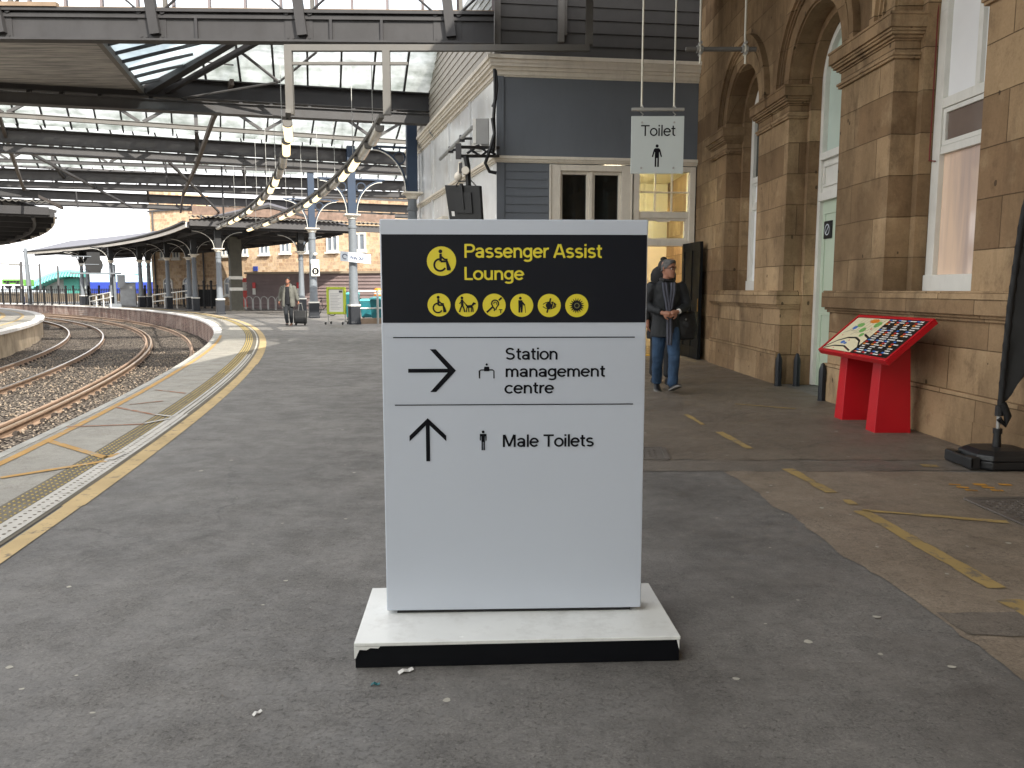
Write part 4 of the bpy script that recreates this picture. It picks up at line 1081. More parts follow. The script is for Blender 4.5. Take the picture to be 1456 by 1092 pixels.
# empty sign frame hanging beside it
HY = 9.5
hs_ = thing('hanging_pipe_rail', 'empty scaffold pipe rail clamped to two hanging rods in front of stone arches', 'hanging rail', (2.4, HY, 4.05), 0)
a, b = gy(975, 70, HY), gy(1075, 73, HY)
g = MB(); g.tube([a, (b.x, HY, a.z)], .026, 12); part('pipe', g, STEEL_L, hs_, smooth=40)
for px in (995, 1059):
    p = gy(px, 71, HY); zc = a.z
    g = MB(); g.tube([(p.x, HY-.03, zc-.17), (p.x, HY-.03, zc+.02), (p.x+.0, HY, zc+.10), (p.x, HY, 6.70)], .013, 8); part('hanger_rod', g, M('pale_rod', (190,186,172), .4, .4), hs_, smooth=40)
    g = MB(); g.tube([(p.x-.035, HY, zc), (p.x+.035, HY, zc)], .042, 12); g.tube([(p.x, HY-.06, zc+.06), (p.x, HY+.03, zc+.06)], .018, 8); g.tube([(p.x, HY-.06, zc-.055), (p.x, HY+.03, zc-.055)], .018, 8); part('clamp', g, GALV, hs_, smooth=40)
for yy, lab in ((9.0, 'dark timber joist high over the toilet sign'), (9.5, 'dark timber joist high over the empty pipe rail')):
    g = MB(); g.beam((-.6, yy, 6.76), (3.9, yy, 6.76), .12, .16)
    part('ceiling_joist', g, STEEL_D, label=lab, cat='joist', loc=(2.3, yy, 6.76))
# ------------------------------------------------------------------ train-shed roof: trusses, gutters, glazing
ZB6 = 6.0
LINES = [((-24.0, 17.85), (-2.20, 23.35)), ((-29.0, 23.4), (-4.0, 33.15)), ((-34.0, 34.5), (-5.0, 41.6)), ((-38.0, 39.9), (-6.2, 53.5))]
NAMES = ['closest to the signboard, above the first lamps', 'second from the sign', 'third from the sign', 'farthest from the sign, beside the island canopy']
def rect_frame(p, q):
    d = Vector((q[0]-p[0], q[1]-p[1], 0)); L = d.length; u = d.normalized(); n = Vector((-u.y, u.x, 0))
    return Vector((p[0], p[1], 0)), u, n, L
ROOFG = 'cross trusses of the platform roof'
for k, (p, q) in enumerate(LINES):
    o, u, n, L = rect_frame(p, q)
    t = thing('roof_truss', 'grey zigzag-braced steel roof truss, ' + NAMES[k], 'roof truss', o + u*(L/2) + Vector((0,0,ZB6)), math.atan2(u.y, u.x), ROOFG)
    P = lambda s, b, z: o + u*s + n*b + Vector((0,0,z))
    g = MB(); g.beam(P(0,0,ZB6+.14), P(L,0,ZB6+.14), .22, .28); g.beam(P(0,0,ZB6+.012), P(L,0,ZB6+.012), .34, .022); g.beam(P(0,0,ZB6+.27), P(L,0,ZB6+.27), .34, .02)
    part('lower_beam', g, STEEL, t)
    g = MB(); g.beam(P(0,.10,ZB6+.60), P(L,.10,ZB6+.60), .30, .46); g.beam(P(0,-.06,ZB6+.385), P(L,-.06,ZB6+.385), .05, .05); g.beam(P(0,.0,ZB6+.815), P(L,.0,ZB6+.815), .46, .03)
    s = .3
    while s < L-.2:
        g.beam(P(s,0,ZB6+.285), P(s+rnd.choice((.1,.3,.5)),0,ZB6+.285), .2, .03); g.beam(P(s,.02,ZB6+.325), P(s+.09,.02,ZB6+.325), .16, .09); s += rnd.uniform(.7,1.5)
    part('gutter_beam', g, STEEL if k else STEEL_D, t)
    if k == 0: continue
    zc, bk = 6.90, -1.55
    g = MB(); g.beam(P(0,bk,zc+.07), P(L,bk,zc+.07), .13, .13); g.beam(P(0,bk,zc+.145), P(L,bk,zc+.145), .2, .015); part('bottom_chord', g, STEEL_L if k == 1 else STEEL, t)
    g = MB(); g.beam(P(0,bk,7.86), P(L,bk,7.86), .14, .14); part('top_chord', g, STEEL, t)
    s = L - 1.9
    while s > 2:
        for e in (-1.2, 1.2):
            g = MB(); g.beam(P(s+e*.05,bk,zc+.16), P(min(L,s+e),bk,7.78), .10, .10, up=n); part('web_brace', g, STEEL, t)
        s -= 4.0
    g = MB()
    for j in range(int(L/8)):
        s = L-.15-j*8.0
        g.beam(P(s,bk,zc), P(s,0,ZB6+.5), .12, .12, up=n); g.beam(P(s,bk,zc), P(s,bk,7.8), .12, .12, up=n)
    part('struts', g, STEEL, t)
# glazing: panes falling towards each gutter, boarded slopes rising away from it
def quadgrid(g, a, b, c, d):
    q = lambda s, r: (a*(1-s)+b*s)*(1-r) + (d*(1-s)+c*s)*r
    return q
GL = 'sloping glazed bays of the platform roof'
def glaze(label, lo0, lo1, hi0, hi1, mat, spacing, barw=.05, group=GL):
    t = thing('roof_glazing', label, 'roof glazing', (lo0+lo1)/2, 0, group)
    g = MB(); nn = (lo1-lo0).cross(hi0-lo0).normalized()*.012
    g.hexa([lo0-nn, lo1-nn, hi1-nn, hi0-nn, lo0+nn, lo1+nn, hi1+nn, hi0+nn]); part('glass', g, mat, t)
    g = MB(); L = (lo1-lo0).length; m = max(1, int(L/spacing))
    for i in range(m+1):
        a, b = lo0+(lo1-lo0)*i/m, hi0+(hi1-hi0)*i/m; g.beam(a-Vector((0,0,.05)), b-Vector((0,0,.05)), barw, .09)
    g.beam(hi0, hi1, .14, .20)
    part('glazing_bars', g, STEEL_D, t); return t
def slope(line, rise, run, s0=0.0, s1=1.0, z=6.86, back=.0):
    o, u, n, L = rect_frame(*line)
    lo0, lo1 = o+u*(L*s0)+Vector((0,0,z))-n*back, o+u*(L*s1)+Vector((0,0,z))-n*back
    return lo0, lo1, lo0-n*run+Vector((0,0,rise)), lo1-n*run+Vector((0,0,rise))
o, u, n, L = rect_frame(*LINES[0])
sA = ((Vector((-8.9, 0, 0))-o).x/u.x)/L
glaze('greenish dirty glazed roof slope between the deep girder and the first truss', *slope(LINES[0], .85, 1.6, sA, 1.0, 6.84), GLASSR, .86, .05)
glaze('dirty glazed roof slope seen through the bracing of the second truss', *slope(LINES[1], 2.1, 3.8, 0, 1, 7.0), GLASSR, .80, .05)
glaze('dirty glazed roof slope above the third truss', *slope(LINES[2], 2.1, 3.8, 0, 1, 7.0), GLASSR, .9, .05)
# open ridge bars of the far bay
o, u, n, L = rect_frame(*LINES[3])
t = thing('open_roof_bay', 'bare glazing bars of the farthest roof bay against white sky', 'roof glazing', o+u*(L/2)+Vector((0,0,7.1)), 0)
g = MB(); a0, a1, b0, b1 = slope(LINES[3], 2.0, 3.6, 0, 1, 7.12)
for i in range(int(L/1.05)+1):
    s = i*1.05/L; g.beam(a0+(a1-a0)*s, b0+(b1-b0)*s, .04, .06)
g.beam(b0, b1, .14, .2); part('glazing_bars', g, STEEL, t)
# boarded soffit and its glazed hip, top left
o, u, n, L = rect_frame(*LINES[0])
c1 = Vector((-9.65, 0, 0)); s1 = (c1-o).x/u.x
q0 = o+u*s1+Vector((0,0,6.5))-n*.05; q1 = o+Vector((0,0,6.5))-n*.05; e = n*(-5.0)
t = thing('boarded_soffit', 'weathered brown boarded soffit between girder and truss at top left', 'ceiling', (q0+q1)/2)
g = MB(); g.hexa([q1, q0, q0+e, q1+e, q1+Vector((0,0,.1)), q0+Vector((0,0,.1)), q0+e+Vector((0,0,.1)), q1+e+Vector((0,0,.1))]); part('boards', g, SOFFIT, t)
g = MB(); g.beam(q0+u*.05, q0+e+u*.05, .12, .16); part('edge_trim', g, STEEL_L, t)
hp = q0+u*.2
t = thing('hip_glazing', 'small glazed hip with a thick sloping rafter beside the boarded soffit', 'roof glazing', hp)
r1 = q0 + u*1.5 - n*.9 + Vector((0,0,.55)); r2 = q0+u*2.25-n*1.95+Vector((0,0,.72))
re = r2+(r2-hp)*.45; g = MB(); g.beam(hp, re, .22, .2); g.beam(hp+u*.45, re+u*.6, .12, .12); part('hip_rafter', g, STEEL_D, t)
g = MB(); a, b = q0+u*.1-n*.15+Vector((0,0,.1)), q0+u*.1-n*4.2+Vector((0,0,.1)); m = Vector((0,0,.012))
c, d = b+u*2.0+Vector((0,0,.66)), r2
g.hexa([a-m, b-m, c-m, d-m, a+m, b+m, c+m, d+m]); part('glass', g, m_glass_roof('pale_blue_glass', (238,244,246), (206,216,220), .5), t)
g = MB()
for i in range(6):
    s = (i+.5)/6; g.beam(a+(b-a)*s-m*4, a+(b-a)*s+(u*1.9+Vector((0,0,.60)))*min(1, .35+s)-m*4, .045, .07)
part('glazing_bars', g, STEEL_D, t)
g = MB(); pz = r1+u*2.0+Vector((0,0,-.35)); g.tube([q0+u*1.0+Vector((0,0,-.15)), pz, r2+u*2.2], .03, 6); g.tube([pz, r1+u*.6+Vector((0,0,.7))], .04, 6); g.tube([q0-n*1.6+Vector((0,0,.5)), r1+u*.9], .02, 6); part('tie_rods', g, STEEL, t, smooth=40)
# deep girder in front of the grey block, with glazed screen above
y0 = 15.78; xL, xR = -24.0, -.34
gd = thing('deep_girder', 'deep riveted plate girder with posts and rods under the upright glazed screen', 'girder', (-10, y0, 6.0), 0)
def YL(x): return y0 + (x-xR)*(-.022)*-1*0 - (xR-x)*.028
def gbox(g, x0, x1, d0, d1, z0, z1):
    a, b = YL(x0), YL(x1)
    g.hexa([(x0,a+d0,z0),(x1,b+d0,z0),(x1,b+d1,z0),(x0,a+d1,z0),(x0,a+d0,z1),(x1,b+d0,z1),(x1,b+d1,z1),(x0,a+d1,z1)])
g = MB(); gbox(g, xL, xR, 0, .04, 6.02, 6.50); gbox(g, xL, xR, -.12, .12, 5.98, 6.018); gbox(g, xL, xR, -.05, -.001, 6.40, 6.47); gbox(g, xL, xR, -.10, .12, 6.502, 6.56)
GIRD = M('girder_paint', (50,49,50), .6, var=.16, vs=1.5, grime=.5, grime_col=(34,31,30))
part('plate', g, GIRD, gd)
g = MB(); gbox(g, xL, xR, -.02, .10, 6.562, 6.60); gbox(g, -11, -8.4, -.13, -.02, 6.565, 6.64); part('sill', g, WOOD, gd)
for x in (-9.55, -6.72, -4.0, -1.22):
    g = MB(); gbox(g, x-.26, x+.26, -.016, -.001, 6.02, 6.56); gbox(g, x-.3, x-.2, -.03, -.017, 6.02, 6.5) if 0 else None
    for dx in (-.2,-.1,.1,.2):
        for z in (6.07, 6.5): c = Vector((x+dx, YL(x+dx)-.017, z)); g.tube([c, c-Vector((0,.012,0))], .018, 6)
    part('gusset_plate', g, GIRD, gd)
    g = MB(); g.beam((x+.08, YL(x)-.06, 6.10), (x-.36, YL(x)-.15, 9.8), .18, .13, up=(0,1,0)); part('raking_post', g, GIRD, gd)
    g = MB(); g.beam((x+.26, YL(x)-.0, 6.56), (x+.20, YL(x)+.05, 9.8), .07, .07, up=(0,1,0)); part('mullion_post', g, STEEL_L, gd)
    for s in (-1, 1):
        g = MB(); p0 = Vector((x+s*.22, YL(x)-.04, 6.52)); g.tube([p0, p0+Vector((s*1.35,0,1.15))], .022, 6); g.tube([p0+Vector((0,-.03,0)), p0+Vector((0,.03,0))], .06, 8); part('tie_rod', g, STEEL_D, gd, smooth=40)
g = MB()
for x in (-5.9, -3.4, -2.45): gbox(g, x-.025, x+.025, -.05, -.001, 6.03, 6.40)
part('stiffeners', g, STEEL_D, gd)
sc = thing('glazed_screen', 'upright glazed screen of clear panes above the deep girder', 'glazing', (-10, y0+.1, 6.6), 0)
g = MB(); x = xR-.02
while x > xL: gbox(g, x-.022, x+.022, .06, .14, 6.60, 9.9); x -= .665
gbox(g, xL, xR, .06, .14, 9.9, 10.0); part('glazing_bars', g, M('purplish_bars', (120,112,114), .6), sc)
g = MB(); gbox(g, xL, xR, .09, .10, 6.60, 9.9); part('glass', g, m_clear('screen_glass', (244,248,250), .05), sc)
# longitudinal ties above the platform edge
def tie(label, pts, w=.10):
    t = thing('longitudinal_tie', label, 'roof tie', pts[0])
    g = MB()
    for a, b in zip(pts[:-1], pts[1:]): g.beam(a, b, w, .16)
    part('bar', g, M('rusty_tie', (86,78,72), .7, var=.2, grime=.4, grime_col=(74,56,44)), t)
tie('brown lengthwise roof tie running over the platform edge under the trusses', [Vector((-7.3,21.6,6.75)), Vector((-8.9,24.6,6.5)), Vector((-11.5,29.9,5.95)), Vector((-15.9,39.4,5.95)), Vector((-19.4,47.6,5.9))])
tie('brown lengthwise roof tie over the far track at top left', [Vector((-16.4,26.2,7.2)), Vector((-18.0,29.6,6.0)), Vector((-22.5,37.6,5.95)), Vector((-25.2,45.6,5.9))])
# diagonal wind braces (thin rods)
for lab, p, q in (('thin diagonal wind brace crossing three far trusses at left', gy(25,208,29), gy(190,296,45)), ('dark diagonal wind brace from the third truss down to the island canopy', gy(240,230,31), gy(318,308,46))):
    g = MB(); g.beam(p, q, .09, .09); part('wind_brace', g, STEEL, label=lab, cat='roof brace', loc=p)
for i, (px, y0_, y1_, D) in enumerate(((108,272,296,44), (235,228,265,31.5), (315,236,308,31.5))):
    g = MB(); p = gy(px, y0_, D); q = gy(px+3, y1_, D); g.tube([p, q], .035, 6); part('drop_pipe', g, STEEL_D, label=['thin dark drop pipe hanging under the third truss at far left', 'short crooked pipe hanging under the second truss left of the brown tie', 'long thin pipe dropping from the second truss to the canopy'][i], cat='pipe', loc=p)
# conduit frame the lamps hang from
cf = thing('conduit_frame', 'pale square conduit frame with two drop arms carrying the strings of lamps', 'conduit', (-1.5, 15.5, 5.9))
CY0 = 15.42
xa, xb, xc, xd = gy(410,70,CY0).x, gy(549,70,CY0).x, gy(838,70,CY0).x, 0
zt = gy(500,68.5,CY0).z
g = MB(); g.box(xa-.07, xc, CY0-.05, CY0+.05, zt-.055, zt+.055); part('cross_conduit', g, STEEL_L, cf)
g = MB(); g.box(xc-.07, xc+.06, CY0-.05, CY0+.05, zt+.056, zt+2.6); part('riser', g, STEEL_L, cf)
zl = 4.62
for x in (xa, xb):
    g = MB(); g.box(x-.07, x+.07, CY0-.055, CY0+.055, zl, zt-.056) if x == xb else g.box(x-.07, x+.07, CY0-.055, CY0+.055, zl, zt-.056); part('drop_arm', g, STEEL_L, cf)
g = MB(); g.box(xa, xb+.4, CY0-.03, CY0+.03, zt-.30, zt-.25); part('stay_bar', g, STEEL_L, cf)
# two strings of tube lamps following the curve
def lamp_proto(lit):
    t = thing('platform_lamp', 'lamp', 'lamp', (0,0,0))
    def sec(k, y): return [Vector((x*k, y, z*k)) for x, z in ((-.085,.045),(-.085,.0),(-.074,-.03),(-.043,-.048),(0,-.055),(.043,-.048),(.074,-.03),(.085,.0),(.085,.045))]
    g = MB(); g.loft([sec(.96,-.80), sec(1,-.77), sec(1,.77), sec(.96,.80)]); part('diffuser', g, LAMPON if lit else LAMPOFF, t, local=True, smooth=40)
    for s in (-1, 1):
        g = MB(); g.loft([sec(1.04, s*.801), sec(1.04, s*.83), sec(.9, s*.845)]); part('end_cap', g, STEEL_L, t, local=True, smooth=40)
    g = MB(); g.box(-.09,.09,-.82,.82,.047,.075); part('tray', g, STEEL_L, t, local=True)
    g = MB(); g.box(-.02,.02,-.42,-.38,.076,.20); g.box(-.02,.02,.38,.42,.076,.20); part('bracket', g, STEEL, t, local=True)
    return t
protos = {True: None, False: None}
ORD = 'first second third fourth fifth sixth seventh eighth ninth tenth eleventh twelfth thirteenth fourteenth fifteenth sixteenth'.split()
def lamp_string(nm, pat, o0, o1, a0, a1):
    n = len(pat)
    tr = thing('lighting_trunking', 'curved lighting trunking above the %s string of lamps' % nm, 'trunking', arc(a0, o0, 4.62))
    g = MB(); pts = [arc(a0+(a1-a0)*i/40, o0+(o1-o0)*i/40, 4.64) for i in range(41)]
    for p, q in zip(pts[:-1], pts[1:]): g.beam(p, q, .10, .07)
    part('trunking', g, STEEL_L, tr)
    for j in range(2, 38, 5):
        g = MB(); g.tube([pts[j]+Vector((0,0,.03)), pts[j]+Vector((0,0,2.2 if j>3 else 1.3))], .008, 5); part('suspension_wire', g, GALV, tr)
    for i, lit in enumerate(pat):
        a = a0+(a1-a0)*(i+.5)/n; off = o0+(o1-o0)*(i+.5)/n
        first = protos[lit] is None
        if first: protos[lit] = lamp_proto(lit)
        o = protos[lit] if first else copy_tree(protos[lit])
        place(o, arc(a, off, 4.42), R(a), '%s tube lamp, %s from the sign end of the %s lamp string' % ('glowing' if lit else 'unlit', ORD[i], nm), '%s string of tube lamps' % nm)
Aang = lambda x, y: math.degrees(math.atan2(y-AC.y, x-AC.x))
lamp_string('left', [1,1,0,0,1,1,0,1,0,1,0,1,1,0,0], .72, -.1, 14.15, 28.0)
lamp_string('right', [0,0,1,1,0,0,1,1,0,1,1,0,1,0,1], 2.42, 1.5, 14.15, 28.3)
# ------------------------------------------------------------------ iron columns with arched brackets
def column(label, c, rz, zcap, ztop, r, upper, reach, group, postw=.30, base=.72, sides=(-1,1)):
    t = thing('iron_column', label, 'column', c, rz, group)
    g = MB(); g.box(-r*1.25, r*1.25, -r*1.25, r*1.25, 0, base); g.box(-r*1.35, r*1.35, -r*1.35, r*1.35, 0, .10); part('base', g, NAVY, t, local=True, bevel=.015)
    g = MB(); g.box(-r*1.32, r*1.32, -r*1.32, r*1.32, base+.002, base+.07); part('white_band', g, WHITE, t, local=True)
    g = MB(); g.lathe([(r*1.1, base+.07), (r, base+.3), (r*.82, zcap-.55), (r*.95, zcap-.53), (r*.95, zcap-.45), (r*.80, zcap-.43), (r*.80, zcap-.2)], n=16); part('shaft', g, COLGREY, t, local=True, smooth=40)
    g = MB(); g.lathe([(r*.85, zcap-.2), (r*1.0, zcap-.18), (r*1.1, zcap-.12), (r*1.5, zcap-.05)], n=16); g.box(-r*1.7, r*1.7, -r*1.7, r*1.7, zcap-.05, zcap); part('capital', g, CREAM, t, local=True)
    g = MB(); w = postw/2; g.box(-w, w, -w, w, zcap+.001, ztop); part('post', g, upper, t, local=True)
    H = min(ztop-.15, zcap + reach*1.25) - zcap
    for s in sides:
        g = MB(); n = 12; pts = []
        for i in range(n+1):
            th = math.pi/2*i/n; pts.append(Vector((s*(w + reach*(1-math.cos(th))), 0, zcap + H*math.sin(th))))
        for p, q in zip(pts[:-1], pts[1:]): g.beam(p, q, .05, .06, up=(0,1,0))
        b = part('bracket', g, upper, t, local=True)
        g = MB()
        for p, q in zip(pts[:-1], pts[1:]):
            dn = (q-p).normalized(); k = Vector((dn.z, 0, -dn.x))*(s*.045); g.beam(p+k, q+k, .02, .085, up=(0,1,0))
        part('white_rib', g, WHITE, b, local=True)
        g = MB(); cc = Vector((s*(w+reach*.22), 0, zcap+H*.80)); rr = reach*.17
        for i in range(16):
            t0, t1 = 2*math.pi*i/16, 2*math.pi*(i+1)/16
            g.beam(cc+Vector((rr*math.cos(t0),0,rr*math.sin(t0))), cc+Vector((rr*math.cos(t1),0,rr*math.sin(t1))), .04, .05, up=(0,1,0))
        part('ring', g, upper, b, local=True)
        g = MB(); g.beam((s*w,0,zcap+H+.05), (s*(w+reach*1.1),0,zcap+H+.05), .06, .07, up=(0,1,0)); part('top_rail', g, upper, b, local=True)
    return t
GC = 'blue and grey columns of the main roof'
c1 = gy(592, 411, 24.8); column('blue-topped roof column against the white side wall of the boarded block', (c1.x-.05, 24.5, 0), R(15), 4.27, 6.95, .17, BLUE, 1.0, GC, sides=(-1,))
c2 = gz(504, 461); column('blue-topped roof column behind the railing and green-framed poster', (c2.x, c2.y, 0), R(18), 4.30, 6.9, .18, BLUE, 1.05, GC)
c3 = gz(447, 452); column('blue-topped roof column carrying the letter B sign', (c3.x, c3.y, 0), R(20), 4.30, 6.9, .19, BLUE, 1.05, GC)
# ------------------------------------------------------------------ island canopy and its columns
def canopy(name, label, a0, a1, o_in, o_out, z, ridge, slate, gable_dark, step=1.0, ridge_off=None):
    t = thing(name, label, 'canopy', arc(a0, (o_in+o_out)/2, z))
    n = int((a1-a0)/step); ro = (o_in+o_out)/2 if ridge_off is None else ridge_off
    g = MB(); L = []
    for i in range(n+1):
        a = a0+(a1-a0)*i/n
        L.append([arc(a, o_in, z), arc(a, ro, z+ridge), arc(a, o_out, z+.1), arc(a, o_out, z), arc(a, ro, z+ridge-.12), arc(a, o_in, z-.1)])
    g.loft(L); part('roof', g, slate, t)
    g = MB(); L = []
    for i in range(n+1):
        a = a0+(a1-a0)*i/n; L.append([arc(a, o_in-.06, z-.28), arc(a, o_in+.0, z-.28), arc(a, o_in+.0, z+.0), arc(a, o_in-.06, z+.0)])
    g.loft(L); part('fascia', g, CREAM, t)
    g = MB(); L = []
    for i in range(n+1):
        a = a0+(a1-a0)*i/n; L.append([arc(a, o_in-.2, z-.02), arc(a, o_in-.061, z-.1), arc(a, o_in-.061, z+.07), arc(a, o_in-.2, z+.07)])
    g.loft(L); part('gutter', g, STEEL_D, t)
    g = MB(); a = a0
    while a <= a1:
        g.beam(arc(a, o_in, z-.18), arc(a, o_out, z-.18), .18, .26); g.beam(arc(a, o_in+.1, z-.05), arc(a, ro, z+ridge-.2), .10, .14); g.beam(arc(a, o_out, z-.05), arc(a, ro, z+ridge-.2), .10, .14)
        g.beam(arc(a, (o_in+ro)/2, z-.1), arc(a, (o_in+ro)/2, z+ridge*.45), .07, .07); a += 2.1
    sg_ = 1 if o_out > o_in else -1
    for off in (o_in+.9*sg_, ro, o_out-.8*sg_):
        P = [arc(a0+(a1-a0)*i/n, off, z-.28) for i in range(n+1)]
        for p, q in zip(P[:-1], P[1:]): g.beam(p, q, .12, .22)
    part('framing', g, STEEL_D, t)
    return t
isl = canopy('island_canopy', 'curved slate-roofed platform canopy on iron columns at far left', 29.6, 52, -1.1, 8.2, 4.95, 1.25, SLATE, None, ridge_off=3.2)
# gable end of the canopy facing the main roof: gutter beam, corrugated edge and brown board
e0, e1 = arc(29.5, -1.0, 0), arc(29.5, 8.0, 0); e1 = Vector((e1.x+2.4, e1.y+1.2, 0)); eu = (e1-e0).normalized(); en = Vector((-eu.y, eu.x, 0)); EL = (e1-e0).length
def EP(s, d, z): return e0+eu*s+en*d+Vector((0,0,z))
g = MB(); g.beam(EP(0,0,4.93), EP(EL,0,4.93), .16, .36); g.beam(EP(0,-.06,4.76), EP(EL,-.06,4.76), .36, .04); part('end_gutter', g, STEEL, isl)
g = MB(); s = 0
while s < EL:
    g.beam(EP(s,-.1,5.20), EP(s+.13,-.1,5.28), .5, .03); g.beam(EP(s+.13,-.1,5.28), EP(s+.26,-.1,5.20), .5, .03); s += .26
part('corrugated_edge', g, STEEL_L, isl)
g = MB(); g.beam(EP(.2,.3,5.62), EP(EL,.3,5.62), .06, .40); g.beam(EP(0,.28,5.40), EP(EL,.28,5.40), .1, .05); part('end_board', g, M('brown_board', (118,98,86), .8, var=.3, grime=.6), isl)
GCC = 'grey columns of the island canopy'
spots = [(314,447,'with a dark base at the near corner of the island canopy'), (279,442,'second along the platform edge under the island canopy'), (241,439,'third along the platform edge under the island canopy'),
         (271,439.5,'standing just behind the second edge column of the canopy'), (202,437,'standing left of the arched stone windows under the canopy'), (214,436.5,'paired close to the right of another, left of the stone building'),
         (161,436.5,'beside the signal equipment under the canopy'), (119,434,'leftmost of the close pair at the far canopy end'), (127,434,'rightmost of the close pair at the far canopy end'), (430,444.5,'behind the walking man with the suitcase, before the brown shed')]
base = None
for i, (px, py, s) in enumerate(spots):
    p = gz(px, py); rz = R(Aang(p.x, p.y)); lab = 'slim grey iron canopy column ' + s
    if base is None: base = column(lab, (0,0,0), 0, 3.62, 4.72, .17, BLACKM, 1.15, GCC, postw=.32, base=.80); o = base
    else: o = copy_tree(base)
    place(o, (p.x, p.y, 0), rz, lab, GCC)
p = gz(337, 442)
ol = thing('steel_stanchion', 'thick olive steel stanchion with two white bands and curved brackets', 'column', (p.x, p.y, 0), R(32))
g = MB(); g.box(-.36,.36,-.28,.28,0,4.72); g.box(-.42,.42,-.34,.34,0,.06)
part('shaft', g, OLIVE, ol, local=True, bevel=.02)
for z in (1.30, 2.02):
    g = MB(); g.box(-.37,.37,-.29,.29,z,z+.20); part('white_band', g, WHITE, ol, local=True)
for s in (-1, 1):
    g = MB(); pts = [Vector((s*(.36+1.2*(1-math.cos(math.pi/2*i/10))), 0, 3.5+1.15*math.sin(math.pi/2*i/10))) for i in range(11)]
    for a, b in zip(pts[:-1], pts[1:]): g.beam(a, b, .10, .10, up=(0,1,0))
    part('bracket', g, BLACKM, ol, local=True)
# opposite platform canopy, top left
canopy('opposite_canopy', 'dark curved canopy over the opposite platform at the left edge', 28.3, 50, -7.2, -15.5, 5.05, 1.0, STEEL_D, None)
p0, p1 = arc(28.2, -7.4, 0), arc(28.2, -16, 0); du = (p1-p0).normalized()
t = thing('canopy_end_beam', 'dark gutter beam with a corrugated edge across the end of the opposite canopy', 'beam', p0+Vector((0,0,5)))
g = MB(); g.beam(p0+Vector((0,0,5.0)), p1+Vector((0,0,5.0)), .16, .36); g.beam(p0+du*.4+Vector((0,0,5.75)), p1+Vector((0,0,5.75)), .12, .30); part('gutter', g, STEEL_D, t)
g = MB(); s = 0
while s < 8:
    g.beam(p0+du*s+Vector((0,0,5.36)), p0+du*(s+.13)+Vector((0,0,5.44)), .5, .03); g.beam(p0+du*(s+.13)+Vector((0,0,5.44)), p0+du*(s+.26)+Vector((0,0,5.36)), .5, .03); s += .26
part('corrugated_edge', g, STEEL_L, t)
# ------------------------------------------------------------------ far stone building
f0 = Vector((-33.5, 75.0, 0)); f1 = Vector((-3.0, 58.0, 0)); fu = (f1-f0).normalized(); fn = Vector((fu.y, -fu.x, 0)); FL = (f1-f0).length
if fn.y > 0: fn = -fn
sb = thing('stone_block', 'sunlit rubble-stone building with white windows behind the island canopy', 'building', f0, math.atan2(fu.y, fu.x))
g = MB(); g.box(0, FL+14, 0, 8, -1, 8.6); part('wall', g, RUBBLE, sb, local=True)
g = MB(); g.box(0, 2.2, 0, 5, 8.602, 10.3); part('tower', g, RUBBLE, sb, local=True)
g = MB(); g.box(-.1, FL+14, -.12, .05, 8.45, 8.6); part('eaves', g, STEEL, sb, local=True)
def fwin(px, ytop, ybot, w, arch=False):
    r = gplane(px, (ytop+ybot)/2, f0, fn); s = (r-f0).dot(fu); zt = gplane(px, ytop, f0, fn).z; zb = gplane(px, ybot, f0, fn).z
    w_ = sub('window', sb)
    g = MB(); x0, x1 = s-w/2, s+w/2; z1 = zt
    for b in ((x0,x0+.13,zb,z1),(x1-.13,x1,zb,z1),(x0+.13,x1-.13,zb,zb+.13),(x0+.13,x1-.13,z1-.13,z1),(s-.07,s+.07,zb+.13,z1-.13)): g.box(b[0], b[1], -.10, .02, b[2], b[3])
    g.box(x0-.1, x1+.1, -.2, .02, zb-.14, zb-.001)
    if arch:
        for i in range(8):
            t0, t1 = math.pi*i/8, math.pi*(i+1)/8
            P = lambda t, k: (s+math.cos(t)*w/2*k, z1+math.sin(t)*w*.38*k)
            a, b, c, d = P(t0,.84), P(t0,1), P(t1,1), P(t1,.84)
            g.hexa([(a[0],-.1,a[1]),(b[0],-.1,b[1]),(b[0],.02,b[1]),(a[0],.02,a[1]),(d[0],-.1,d[1]),(c[0],-.1,c[1]),(c[0],.02,c[1]),(d[0],.02,d[1])])
    part('frame', g, WHITE, w_, local=True)
    g = MB()
    pts = [(x0+.13,zb+.13),(x1-.13,zb+.13),(x1-.13,z1-.1)] + ([(s+math.cos(math.pi*i/8)*w/2*.85, z1+math.sin(math.pi*i/8)*w*.32) for i in range(9)] if arch else []) + [(x0+.13,z1-.1)]
    g.loft([[Vector((x,-.03,z)) for x, z in pts], [Vector((x,-.02,z)) for x, z in pts]]); part('pane', g, PANEGREY, w_, local=True)
for px, a, b, w in ((233,352,368,.95),(251,352,368,.95),(321,348,364,1.0),(346,347,363,1.05),(376,344,362,1.1),(406,341,360,1.1),(437,337,359,1.15),(473,334,358,1.2),(511,331,357,1.3)): fwin(px, a, b, w)
for px in (240, 268, 327): fwin(px, 402, 420, 1.25, True)
for px in (291, 222): 
    r = gplane(px, 380, f0, fn); s = (r-f0).dot(fu); g = MB(); g.tube([(s,-.12,0),(s,-.12,8.4)], .07, 6); part('drainpipe', g, STEEL, sb, local=True)
r = gplane(364, 382, f0, fn); s = (r-f0).dot(fu)
g = MB(); g.box(s-.24, s+.24, -.1, -.02, r.z-.2, r.z+.2); part('blue_plaque', g, SIGNBLUE, sb, local=True)
